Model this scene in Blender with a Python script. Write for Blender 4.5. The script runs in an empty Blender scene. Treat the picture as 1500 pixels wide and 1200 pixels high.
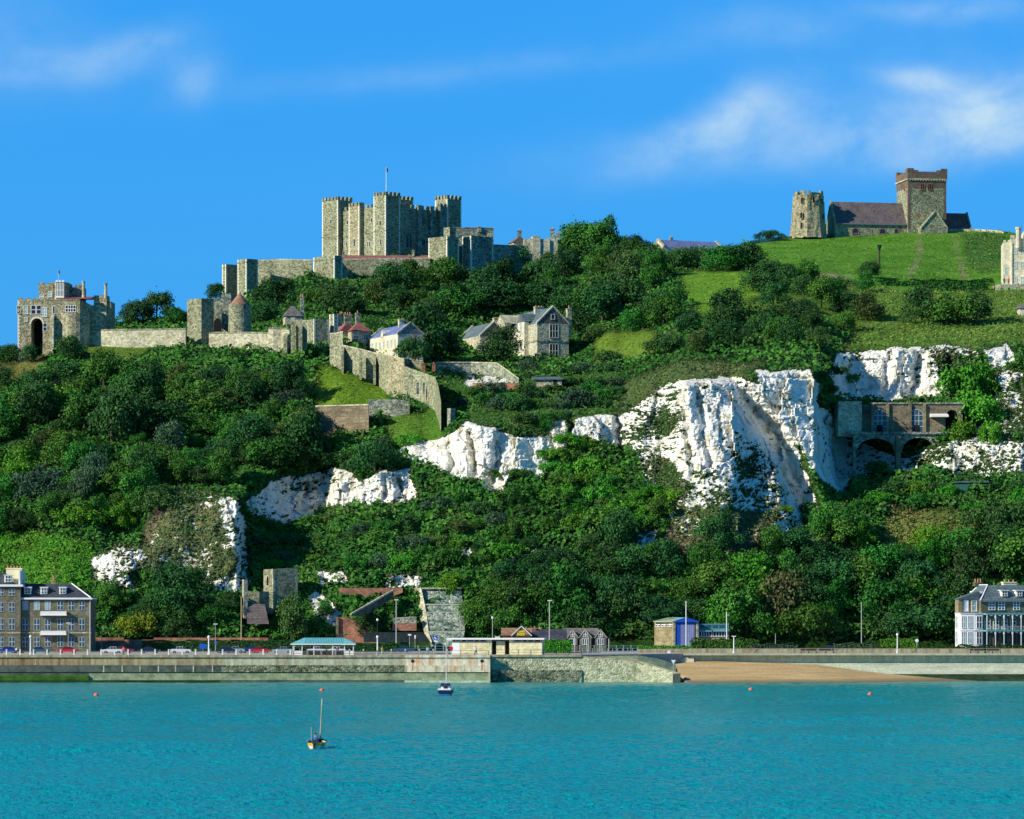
import bpy, math, random
import numpy as np
from mathutils import Vector, Matrix, noise as mnoise
R = math.radians
rnd = random.Random(7)
nr = np.random.RandomState(11)
SC = bpy.context.scene
COL = SC.collection
# ------------------------------------------------------------------ camera
F = 5550.0; HOR = 890.0; CH = 15.0            # focal length in photo pixels, horizon row, eye height
cam = bpy.data.cameras.new('camera'); cam_o = bpy.data.objects.new('camera', cam); COL.objects.link(cam_o)
cam.sensor_fit = 'HORIZONTAL'; cam.sensor_width = 36.0
cam.lens = 36.0 * F / 1500.0
cam.shift_y = (HOR - 600.0) / 1500.0
cam.clip_start = 1.0; cam.clip_end = 30000.0
cam_o.location = (0, 0, CH); cam_o.rotation_euler = (R(90), 0, 0)
SC.camera = cam_o
# ------------------------------------------------------------------ sun and sky
SUN_EL, SUN_AZ = 29.0, 27.0                    # azimuth: degrees from the left (-X) towards the camera (-Y)
sd = Vector((-math.cos(R(SUN_EL))*math.cos(R(SUN_AZ)), -math.cos(R(SUN_EL))*math.sin(R(SUN_AZ)), math.sin(R(SUN_EL))))
sun = bpy.data.lights.new('sun', 'SUN'); sun.energy = 5.0; sun.angle = R(0.5); sun.color = (1.0, 0.93, 0.78)
sun_o = bpy.data.objects.new('sun', sun); COL.objects.link(sun_o)
sun_o.rotation_euler = sd.to_track_quat('Z', 'Y').to_euler(); sun_o.location = (-300, 300, 400)
W = bpy.data.worlds.new('World'); SC.world = W; W.use_nodes = True
def world():
    nt = W.node_tree; N = nt.nodes; L = nt.links; N.clear()
    out = N.new('ShaderNodeOutputWorld'); bg = N.new('ShaderNodeBackground'); bg.inputs[1].default_value = 0.088
    sky = N.new('ShaderNodeTexSky'); sky.sky_type = 'NISHITA'; sky.sun_disc = False
    sky.sun_elevation = R(SUN_EL); sky.sun_rotation = math.atan2(sd.x, sd.y)
    sky.air_density = 1.3; sky.dust_density = 0.2; sky.ozone_density = 3.0; sky.altitude = 0
    hs = N.new('ShaderNodeHueSaturation'); hs.inputs['Saturation'].default_value = 1.35
    L.new(sky.outputs[0], hs.inputs['Color'])
    mul = N.new('ShaderNodeMix'); mul.data_type = 'RGBA'; mul.blend_type = 'MULTIPLY'; mul.inputs[0].default_value = 1
    L.new(hs.outputs[0], mul.inputs[6]); mul.inputs[7].default_value = (0.26, 0.70, 1.22, 1)
    flat = N.new('ShaderNodeMix'); flat.data_type = 'RGBA'; flat.inputs[0].default_value = 0.72; L.new(mul.outputs[2], flat.inputs[6]); flat.inputs[7].default_value = (0.32, 3.60, 9.6, 1)
    mul = flat
    # thin clouds, laid out by direction
    tc = N.new('ShaderNodeTexCoord'); sep = N.new('ShaderNodeSeparateXYZ'); L.new(tc.outputs['Generated'], sep.inputs[0])
    def m(op, a, b=None, c=None, clamp=False):
        n = N.new('ShaderNodeMath'); n.operation = op; n.use_clamp = clamp
        for i, v in enumerate((a, b, c)):
            if v is None: continue
            if isinstance(v, (int, float)): n.inputs[i].default_value = v
            else: L.new(v, n.inputs[i])
        return n.outputs[0]
    yy = m('MAXIMUM', sep.outputs[1], 0.05)
    u = m('DIVIDE', sep.outputs[0], yy); v = m('DIVIDE', sep.outputs[2], yy)
    comb = N.new('ShaderNodeCombineXYZ'); L.new(u, comb.inputs[0]); L.new(v, comb.inputs[1])
    wn = N.new('ShaderNodeTexNoise'); wn.inputs['Scale'].default_value = 22; wn.inputs['Detail'].default_value = 4
    L.new(comb.outputs[0], wn.inputs['Vector'])
    wob = m('SUBTRACT', wn.outputs['Fac'], 0.5)
    # streaky noise
    mp = N.new('ShaderNodeMapping'); mp.inputs['Scale'].default_value = (44, 62, 1); mp.inputs['Rotation'].default_value = (0, 0, R(-20))
    L.new(comb.outputs[0], mp.inputs[0])
    n2 = N.new('ShaderNodeTexNoise'); n2.inputs['Scale'].default_value = 1.0; n2.inputs['Detail'].default_value = 9; n2.inputs['Roughness'].default_value = 0.6
    n2.inputs['Distortion'].default_value = 0.25
    L.new(mp.outputs[0], n2.inputs['Vector'])
    tot = None
    # px, py, half width, half height, tilt, amount
    blobs = [(100,98,110,28,6,.34),(215,62,65,22,8,.34),(288,112,38,36,0,.34),(20,60,90,70,0,.22),(650,105,330,20,6,.18),
             (1075,175,48,24,38,.75),(1150,160,75,38,15,.45),(1000,200,80,26,25,.42),(1250,205,330,34,5,.52),(1350,112,60,17,-6,.75),(1400,165,120,50,12,.62),
             (1480,155,80,45,0,.55),(1390,8,110,18,0,.45),(1120,42,90,28,0,.22),(960,212,60,24,20,.20),(1430,220,120,24,8,.35),(1330,60,300,60,0,.08)]
    for (px, py, wx, wy, tilt, am) in blobs:
        cu, cv = (px-750)/F, (HOR-py)/F
        du = m('ADD', m('SUBTRACT', u, cu), m('MULTIPLY', wob, 0.012)); dv = m('ADD', m('SUBTRACT', v, cv), m('MULTIPLY', wob, -0.008))
        ct, st = math.cos(R(tilt)), math.sin(R(tilt))
        a = m('ADD', m('MULTIPLY', du, ct*F/wx), m('MULTIPLY', dv, st*F/wx))
        b = m('ADD', m('MULTIPLY', du, -st*F/wy), m('MULTIPLY', dv, ct*F/wy))
        r2 = m('ADD', m('MULTIPLY', a, a), m('MULTIPLY', b, b))
        g = m('MULTIPLY', m('EXPONENT', m('MULTIPLY', r2, -0.9)), am)
        tot = g if tot is None else m('ADD', tot, g)
    tex = m('MULTIPLY_ADD', n2.outputs['Fac'], 2.6, -0.72, clamp=True)
    # a soft share of the cloud is smooth veil, the rest follows the streaks
    fac = m('MULTIPLY', tot, m('MULTIPLY_ADD', tex, 0.75, 0.22), clamp=True)
    mixc = N.new('ShaderNodeMix'); mixc.data_type = 'RGBA'
    L.new(m('MULTIPLY', fac, 0.95), mixc.inputs[0]); L.new(mul.outputs[2], mixc.inputs[6]); mixc.inputs[7].default_value = (5.2, 7.2, 8.8, 1)
    dim = m('SUBTRACT', 1.0, m('MULTIPLY', m('MULTIPLY_ADD', sep.outputs[2], 1.6, -0.30, clamp=True), 0.68))   # the clear sky deepens towards the zenith
    cd = N.new('ShaderNodeCombineXYZ'); [L.new(dim, cd.inputs[i]) for i in range(3)]
    deep = N.new('ShaderNodeMix'); deep.data_type = 'RGBA'; deep.blend_type = 'MULTIPLY'; deep.inputs[0].default_value = 1; L.new(mixc.outputs[2], deep.inputs[6]); L.new(cd.outputs[0], deep.inputs[7])
    L.new(deep.outputs[2], bg.inputs[0]); L.new(bg.outputs[0], out.inputs[0])
world()
SC.view_settings.view_transform = 'Standard'; SC.view_settings.look = 'None'
SC.view_settings.exposure = 0.24; SC.view_settings.gamma = 1.0; SC.view_settings.use_curve_mapping = False
SC.cycles.max_bounces = 6; SC.cycles.transparent_max_bounces = 8
# ------------------------------------------------------------------ measuring helpers
def X(px, Y): return (px - 750.0) * Y / F
def Z(py, Y): return CH - (py - HOR) * Y / F
def P(px, py, Y): return Vector((X(px, Y), Y, Z(py, Y)))
# ------------------------------------------------------------------ materials
MAT = {}
def nodes(name):
    m = bpy.data.materials.new(name); m.use_nodes = True; MAT[name] = m
    nt = m.node_tree; N = nt.nodes; L = nt.links
    return m, nt, N, L, N['Principled BSDF']
def ramp(N, stops, interp='LINEAR'):
    r = N.new('ShaderNodeValToRGB'); e = r.color_ramp.elements; r.color_ramp.interpolation = interp
    while len(e) < len(stops): e.new(0.5)
    for i, (p, c) in enumerate(stops):
        e[i].position = p; e[i].color = (*c, 1) if len(c) == 3 else c
    return r
def mixrgb(N, L, fac, a, b, mode='MIX'):
    n = N.new('ShaderNodeMix'); n.data_type = 'RGBA'; n.blend_type = mode
    for i, v in ((0, fac), (6, a), (7, b)):
        if isinstance(v, (int, float)): n.inputs[i].default_value = v
        elif isinstance(v, tuple): n.inputs[i].default_value = (*v, 1) if len(v) == 3 else v
        else: L.new(v, n.inputs[i])
    return n.outputs[2]
def tnoise(N, L, vec, scale, detail=4, rough=0.55, dist=0.0):
    n = N.new('ShaderNodeTexNoise'); n.inputs['Scale'].default_value = scale; n.inputs['Detail'].default_value = detail
    n.inputs['Roughness'].default_value = rough; n.inputs['Distortion'].default_value = dist
    if vec is not None: L.new(vec, n.inputs['Vector'])
    return n.outputs['Fac']
def mapping(N, L, vec, scale=(1,1,1), rot=(0,0,0)):
    n = N.new('ShaderNodeMapping'); n.inputs['Scale'].default_value = scale; n.inputs['Rotation'].default_value = rot
    L.new(vec, n.inputs[0]); return n.outputs[0]
def bump(N, L, h, bsdf, dist=0.1, strength=1.0):
    b = N.new('ShaderNodeBump'); b.inputs['Distance'].default_value = dist; b.inputs['Strength'].default_value = strength
    L.new(h, b.inputs['Height']); L.new(b.outputs[0], bsdf.inputs['Normal'])
def plain(name, col, rough=0.7, metal=0.0, var=0.15, scale=1.5):
    m, nt, N, L, B = nodes(name)
    tc = N.new('ShaderNodeTexCoord').outputs['Object']
    n = tnoise(N, L, tc, scale, 5, 0.65)
    lo = tuple(c*(1-var) for c in col); hi = tuple(min(1, c*(1+var)) for c in col)
    r = ramp(N, [(0.3, lo), (0.7, hi)]); L.new(n, r.inputs[0]); L.new(r.outputs[0], B.inputs['Base Color'])
    B.inputs['Roughness'].default_value = rough; B.inputs['Metallic'].default_value = metal
    B.inputs['Specular IOR Level'].default_value = 0.3
    return m
def stone(name, a, b, c, cell=1.1, stain=0.35, bdist=0.12):
    """rubble / flint masonry: mottled stones of three tones, pale mortar, weather stains, relief"""
    m, nt, N, L, B = nodes(name)
    tc = N.new('ShaderNodeTexCoord').outputs['Object']
    v = N.new('ShaderNodeTexVoronoi'); v.inputs['Scale'].default_value = cell; L.new(mapping(N, L, tc, (1, 1, 1.35)), v.inputs['Vector'])
    sx = N.new('ShaderNodeSeparateXYZ'); L.new(v.outputs['Color'], sx.inputs[0])
    r = ramp(N, [(0.0, a), (0.45, b), (1.0, c)]); L.new(sx.outputs[0], r.inputs[0])
    v2 = N.new('ShaderNodeTexVoronoi'); v2.feature = 'DISTANCE_TO_EDGE'; v2.inputs['Scale'].default_value = cell; L.new(mapping(N, L, tc, (1, 1, 1.35)), v2.inputs['Vector'])
    big = tnoise(N, L, mapping(N, L, tc, (1, 1, 0.55)), 0.16, 5, 0.6)
    rb = ramp(N, [(0.33, (1-stain,)*3), (0.62, (1.12,)*3)]); L.new(big, rb.inputs[0])
    fine = tnoise(N, L, tc, 0.9, 6, 0.8)
    rf = ramp(N, [(0.30, (0.66, 0.67, 0.66)), (0.7, (1.22, 1.20, 1.14))]); L.new(fine, rf.inputs[0])
    c1 = mixrgb(N, L, 0.85, r.outputs[0], rb.outputs[0], 'MULTIPLY'); c2 = mixrgb(N, L, 1.0, c1, rf.outputs[0], 'MULTIPLY')
    L.new(c2, B.inputs['Base Color']); B.inputs['Roughness'].default_value = 0.95; B.inputs['Specular IOR Level'].default_value = 0.1
    add = N.new('ShaderNodeMath'); add.operation = 'MULTIPLY_ADD'; L.new(v2.outputs['Distance'], add.inputs[0]); add.inputs[1].default_value = 1.2; L.new(fine, add.inputs[2])
    bump(N, L, add.outputs[0], B, bdist*1.6, 0.9)
    return m
def courses(name, col, mortar, bw=0.45, bh=0.15, stain=0.3, var=0.25):
    """coursed brick, slate or tile"""
    m, nt, N, L, B = nodes(name)
    tc = N.new('ShaderNodeTexCoord').outputs['Object']
    sp = N.new('ShaderNodeSeparateXYZ'); L.new(tc, sp.inputs[0])
    s = N.new('ShaderNodeMath'); s.operation = 'ADD'; L.new(sp.outputs[0], s.inputs[0]); L.new(sp.outputs[1], s.inputs[1])
    cb = N.new('ShaderNodeCombineXYZ'); L.new(s.outputs[0], cb.inputs[0]); L.new(sp.outputs[2], cb.inputs[1])
    br = N.new('ShaderNodeTexBrick'); L.new(cb.outputs[0], br.inputs['Vector']); br.inputs['Scale'].default_value = 1
    br.inputs['Brick Width'].default_value = bw; br.inputs['Row Height'].default_value = bh; br.inputs['Mortar Size'].default_value = bh*0.1
    br.inputs['Color1'].default_value = (*[c*(1-var) for c in col], 1); br.inputs['Color2'].default_value = (*[min(1, c*(1+var)) for c in col], 1)
    br.inputs['Mortar'].default_value = (*mortar, 1)
    big = tnoise(N, L, tc, 0.3, 5, 0.65); rb = ramp(N, [(0.35, (1-stain,)*3), (0.65, (1.1,)*3)]); L.new(big, rb.inputs[0])
    med = tnoise(N, L, tc, 1.3, 4, 0.7); rm = ramp(N, [(0.3, (0.7,)*3), (0.7, (1.25,)*3)]); L.new(med, rm.inputs[0])
    c1 = mixrgb(N, L, 1.0, br.outputs['Color'], rb.outputs[0], 'MULTIPLY'); c1 = mixrgb(N, L, 1.0, c1, rm.outputs[0], 'MULTIPLY')
    L.new(c1, B.inputs['Base Color']); B.inputs['Roughness'].default_value = 0.85; B.inputs['Specular IOR Level'].default_value = 0.2
    bump(N, L, med, B, 0.08, 0.6)
    return m
stone('flint', (0.14,0.15,0.09), (0.27,0.285,0.18), (0.45,0.455,0.31), 1.9, 0.25)
stone('flint_warm', (0.19,0.17,0.10), (0.34,0.31,0.19), (0.54,0.50,0.34), 1.9, 0.22)
stone('flint_grey', (0.10,0.13,0.11), (0.24,0.27,0.21), (0.46,0.48,0.37), 1.6, 0.3, 0.12)
stone('ragstone', (0.32,0.30,0.20), (0.45,0.43,0.30), (0.64,0.62,0.46), 1.6, 0.2, 0.08)
stone('pale_ashlar', (0.55,0.52,0.38), (0.62,0.59,0.45), (0.74,0.70,0.55), 1.2, 0.15, 0.03)
stone('rubble_revetment', (0.09,0.14,0.12), (0.20,0.26,0.21), (0.50,0.55,0.45), 1.5, 0.3, 0.22)
plain('quoin', (0.72,0.69,0.52), 0.9)
plain('trim_white', (0.82,0.81,0.76), 0.6, 0, 0.05)
plain('trim_shade', (0.50,0.52,0.50), 0.6, 0, 0.08)  # white trim greyed down, shade on the window frames put into the colour
plain('cream_paint', (0.80,0.74,0.48), 0.7, 0, 0.05)
plain('glass_dark', (0.02,0.03,0.045), 0.12, 0, 0.3)
plain('glass_blue', (0.035,0.085,0.12), 0.10, 0, 0.3)
plain('blind', (0.30,0.42,0.44), 0.4, 0, 0.2)
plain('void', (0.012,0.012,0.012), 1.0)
plain('lead', (0.16,0.18,0.20), 0.6)
plain('iron', (0.03,0.035,0.04), 0.5, 0.3)
plain('pole_white', (0.80,0.79,0.74), 0.5, 0, 0.08)
plain('pole_grey', (0.40,0.40,0.36), 0.6)
plain('wood_dark', (0.06,0.045,0.03), 0.8)
plain('wood_pale', (0.45,0.36,0.20), 0.7)
plain('teal_roof', (0.13,0.42,0.45), 0.6, 0, 0.15)
plain('green_board', (0.03,0.12,0.09), 0.7)
plain('red_paint', (0.62,0.02,0.03), 0.4, 0, 0.1)
plain('blue_paint', (0.02,0.10,0.52), 0.45, 0, 0.15)
plain('grey_door', (0.42,0.42,0.58), 0.5)
plain('boat_yellow', (0.90,0.48,0.02), 0.5)
plain('yellow_paint', (0.75,0.60,0.03), 0.5)
plain('orange_paint', (0.85,0.16,0.06), 0.4)
plain('terracotta', (0.55,0.24,0.11), 0.9)
plain('skin', (0.55,0.30,0.20), 0.6)
plain('cloth_navy', (0.02,0.04,0.16), 0.9)
plain('cloth_black', (0.015,0.015,0.02), 0.9)
plain('cloth_red', (0.45,0.03,0.05), 0.9)
plain('cloth_white', (0.75,0.75,0.75), 0.9)
plain('cloth_blue', (0.06,0.16,0.40), 0.9)
plain('hair', (0.05,0.03,0.02), 0.9)
plain('tyre', (0.01,0.01,0.01), 0.9)
plain('chrome', (0.5,0.5,0.5), 0.3, 0.8)
plain('asphalt', (0.055,0.056,0.058), 0.95, 0, 0.25, 0.5)
plain('paving', (0.34,0.31,0.28), 0.9, 0, 0.2, 0.6)
plain('kerbstone', (0.42,0.41,0.38), 0.9, 0, 0.15)
courses('brick_yellow', (0.34,0.28,0.14), (0.24,0.22,0.16), 0.45, 0.16, 0.35)
courses('brick_dark', (0.20,0.19,0.12), (0.15,0.15,0.11), 0.45, 0.16, 0.4)
courses('brick_red', (0.42,0.17,0.10), (0.30,0.22,0.16), 0.5, 0.17, 0.4, 0.35)
courses('brick_church', (0.175,0.12,0.085), (0.20,0.16,0.12), 0.5, 0.17, 0.3, 0.3)
courses('brick_brown', (0.25,0.205,0.125), (0.20,0.17,0.12), 0.6, 0.3, 0.45, 0.35)
courses('slate', (0.13,0.185,0.20), (0.06,0.08,0.09), 0.5, 0.35, 0.25)
courses('slate_blue', (0.15,0.20,0.40), (0.10,0.13,0.26), 0.5, 0.35, 0.2)
courses('slate_dark', (0.065,0.075,0.095), (0.03,0.03,0.04), 0.5, 0.3, 0.3)
courses('slate_purple', (0.155,0.130,0.125), (0.09,0.07,0.08), 0.5, 0.35, 0.25)
courses('tile_red', (0.34,0.13,0.11), (0.18,0.08,0.07), 0.4, 0.3, 0.25)
courses('tile_brown', (0.36,0.20,0.12), (0.2,0.12,0.08), 0.4, 0.3, 0.25)
courses('tile_grey', (0.20,0.18,0.17), (0.12,0.11,0.10), 0.4, 0.3, 0.3)
courses('lead_red', (0.40,0.10,0.12), (0.3,0.08,0.1), 2.0, 1.0, 0.15, 0.1)
courses('block_wall', (0.74,0.69,0.40), (0.60,0.56,0.34), 0.9, 0.4, 0.15, 0.06)
# ------------------------------------------------------------------ object helpers
def link(o, parent=None):
    COL.objects.link(o)
    if parent is not None: o.parent = parent
    return o
def tag(o, label, cat, group=None, kind=None):
    if label: o['label'] = label
    if cat: o['category'] = cat
    if group: o['group'] = group
    if kind: o['kind'] = kind
    elif cat and o.parent is None: o['kind'] = 'thing'
    return o
def thing(name, label, cat, loc=(0,0,0), group=None, rz=0):
    o = bpy.data.objects.new(name, None); o.empty_display_size = 1; o.location = loc; o.rotation_euler = (0,0,rz)
    COL.objects.link(o); return tag(o, label, cat, group)
def root_of(o):
    while o.parent is not None: o = o.parent
    return o
class Fr:
    """a frame: origin + rotation about Z; local boxes, prisms etc. go through it"""
    def __init__(s, x=0, y=0, z=0, deg=0):
        s.o = Vector((x, y, z)); s.c = math.cos(R(deg)); s.s = math.sin(R(deg)); s.deg = deg
    def __call__(s, p):
        return Vector((s.o.x + s.c*p[0] - s.s*p[1], s.o.y + s.s*p[0] + s.c*p[1], s.o.z + p[2]))
    def sub(s, x, y, z, deg=0):
        o = s((x, y, z)); return Fr(o.x, o.y, o.z, s.deg + deg)
    def px(s, px):
        """local x of the point on the local x axis (y=0) seen at photo column px"""
        k = (px - 750.0)/F
        return (k*s.o.y - s.o.x) / (s.c - k*s.s)
    def py(s, py, lx=0.0):
        """local z of photo row py at local x on the wall line"""
        return Z(py, s((lx, 0, 0)).y) - s.o.z
WF = Fr()
class MB:
    def __init__(s, fr=WF): s.v = []; s.f = []; s.fr = fr
    def pts(s, pts, fr=None):
        fr = fr or s.fr; n = len(s.v); s.v += [fr(p) for p in pts]; return n
    def poly(s, pts, fr=None):
        n = s.pts(pts, fr); s.f.append(tuple(range(n, n+len(pts)))); return s
    def box(s, x0, x1, y0, y1, z0, z1, fr=None, taper=0.0):
        t = taper
        n = s.pts([(x0,y0,z0),(x1,y0,z0),(x1,y1,z0),(x0,y1,z0),(x0+t,y0+t,z1),(x1-t,y0+t,z1),(x1-t,y1-t,z1),(x0+t,y1-t,z1)], fr)
        s.f += [tuple(n+i for i in q) for q in ((0,3,2,1),(4,5,6,7),(0,1,5,4),(1,2,6,5),(2,3,7,6),(3,0,4,7))]; return s
    def prism(s, poly, z0, z1, fr=None, scale_top=1.0):
        k = len(poly); cx = sum(p[0] for p in poly)/k; cy = sum(p[1] for p in poly)/k
        z0 = z0 if isinstance(z0, (list, tuple)) else [z0]*k; z1 = z1 if isinstance(z1, (list, tuple)) else [z1]*k
        n = s.pts([(p[0], p[1], z0[i]) for i, p in enumerate(poly)] + [(cx+(p[0]-cx)*scale_top, cy+(p[1]-cy)*scale_top, z1[i]) for i, p in enumerate(poly)], fr)
        s.f.append(tuple(n+k-1-i for i in range(k))); s.f.append(tuple(n+k+i for i in range(k)))
        for i in range(k): j = (i+1) % k; s.f.append((n+i, n+j, n+k+j, n+k+i))
        return s
    def cyl(s, x, y, z0, z1, r0, r1=None, n=16, fr=None, jag=0):
        r1 = r0 if r1 is None else r1
        b = s.pts([(x+r0*math.cos(2*math.pi*i/n), y+r0*math.sin(2*math.pi*i/n), z0) for i in range(n)] +
                  [(x+r1*math.cos(2*math.pi*i/n), y+r1*math.sin(2*math.pi*i/n), z1+(rnd.uniform(-jag, 0) if jag else 0)) for i in range(n)], fr)
        s.f.append(tuple(b+n-1-i for i in range(n))); s.f.append(tuple(b+n+i for i in range(n)))
        for i in range(n): j = (i+1) % n; s.f.append((b+i, b+j, b+n+j, b+n+i))
        return s
    def bar(s, a, b, r=0.05, n=6, r1=None, fr=None):
        fr = fr or s.fr; a = fr(a); b = fr(b); r1 = r if r1 is None else r1
        d = (b-a).normalized(); u = d.orthogonal().normalized(); w = d.cross(u); k = len(s.v)
        for q, rr in ((a, r), (b, r1)):
            s.v += [q + rr*(math.cos(2*math.pi*i/n)*u + math.sin(2*math.pi*i/n)*w) for i in range(n)]
        s.f.append(tuple(k+n-1-i for i in range(n))); s.f.append(tuple(k+n+i for i in range(n)))
        for i in range(n): j = (i+1) % n; s.f.append((k+i, k+j, k+n+j, k+n+i))
        return s
    def gable(s, x0, x1, y0, y1, z0, z1, axis='x', over=0.3, fr=None, th=0.25, hip0=0.0, hip1=0.0):
        """a pitched roof; ridge along the axis; hip0/hip1 pull the ridge ends in"""
        if axis == 'x':
            ym = (y0+y1)/2
            lo = [(x0-over,y0-over,z0),(x1+over,y0-over,z0),(x1+over,y1+over,z0),(x0-over,y1+over,z0)]; top = [(x0-over+hip0,ym,z1),(x1+over-hip1,ym,z1)]
            order = ((0,1,5,4),(2,3,4,5),(1,2,5),(3,0,4))
        else:
            xm = (x0+x1)/2
            lo = [(x0-over,y0-over,z0),(x1+over,y0-over,z0),(x1+over,y1+over,z0),(x0-over,y1+over,z0)]; top = [(xm,y0-over+hip0,z1),(xm,y1+over-hip1,z1)]
            order = ((1,2,5,4),(3,0,4,5),(0,1,4),(2,3,5))
        n = s.pts(lo+top, fr); s.f += [tuple(n+i for i in q) for q in order]
        s.f.append((n+3,n+2,n+1,n)); return s
    def merlons(s, x0, x1, y0, y1, z, h=0.9, w=1.2, gap=0.8, fr=None, over=0.0):
        """battlements along local x"""
        L_ = x1-x0; k = max(1, round((L_+gap)/(w+gap))); w2 = (L_-(k-1)*gap)/k
        for i in range(k):
            a = x0+i*(w2+gap); s.box(a, a+w2, y0-over, y1+over, z, z+h, fr)
        return s
    def crown(s, x0, x1, y0, y1, z, h=0.9, w=1.2, gap=0.8, t=0.5, fr=None):
        """battlements round a rectangle"""
        fr = fr or s.fr
        s.merlons(x0, x1, y0, y0+t, z, h, w, gap, fr); s.merlons(x0, x1, y1-t, y1, z, h, w, gap, fr)
        f2 = fr.sub(x0, y0, 0, 90); e = t+0.02; L2 = y1-y0
        s.merlons(e+gap*.6, L2-e-gap*.6, -t, 0, z, h, w, gap, f2)
        f3 = fr.sub(x1, y0, 0, 90); s.merlons(e+gap*.6, L2-e-gap*.6, 0, t, z, h, w, gap, f3)
        return s
    def build(s, name, mat, parent=None, smooth=False):
        me = bpy.data.meshes.new(name); off = Vector((0,0,0))
        if parent is not None:
            r_ = root_of(parent); mw = Matrix.LocRotScale(r_.location, r_.rotation_euler, r_.scale).inverted()
            vs = [mw @ v for v in s.v]
        else:
            lo = [min(v[i] for v in s.v) for i in range(3)]; hi = [max(v[i] for v in s.v) for i in range(3)]
            off = Vector(((lo[0]+hi[0])/2, (lo[1]+hi[1])/2, lo[2])); vs = [v-off for v in s.v]
        me.from_pydata([tuple(v) for v in vs], [], s.f)
        me.materials.append(MAT[mat] if isinstance(mat, str) else mat)
        if smooth: me.polygons.foreach_set('use_smooth', [True]*len(me.polygons))
        me.update()
        o = bpy.data.objects.new(name, me); o.location = off; return link(o, parent)
def solo(mb, name, mat, label, cat, group=None, smooth=False):
    return tag(mb.build(name, mat, None, smooth), label, cat, group)
def copy_tree(o, parent=None):
    c = o.copy(); COL.objects.link(c); c.parent = parent
    for ch in o.children: copy_tree(ch, c)
    return c
# ------------------------------------------------------------------ noise in numpy
def vnoise(x, y, seed=0):
    xi = np.floor(x).astype(np.int64); yi = np.floor(y).astype(np.int64); xf = x-xi; yf = y-yi
    u = xf*xf*(3-2*xf); v = yf*yf*(3-2*yf)
    def h(a, b):
        n = (a*374761393 + b*668265263 + seed*1442695041) & 0xffffffff
        n = ((n ^ (n >> 13))*1274126177) & 0xffffffff
        return ((n ^ (n >> 16)) & 0xffff)/65535.0
    return (h(xi,yi)*(1-u)+h(xi+1,yi)*u)*(1-v) + (h(xi,yi+1)*(1-u)+h(xi+1,yi+1)*u)*v
def fbm(x, y, seed=0, oct=5, gain=0.5):
    t = 0; a = 1; s = 0
    for i in range(oct):
        t = t + a*(vnoise(x*2**i+17.3*i, y*2**i+5.1*i, seed+i)-0.5)*2; s += a; a *= gain
    return t/s
def inside(px, py, poly):
    r = np.zeros(px.shape, bool); n = len(poly)
    for i in range(n):
        x0, y0 = poly[i]; x1, y1 = poly[(i+1) % n]
        if y0 == y1: continue
        c = ((py < y0) != (py < y1)) & (px < (x1-x0)*(py-y0)/(y1-y0)+x0); r ^= c
    return r
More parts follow.
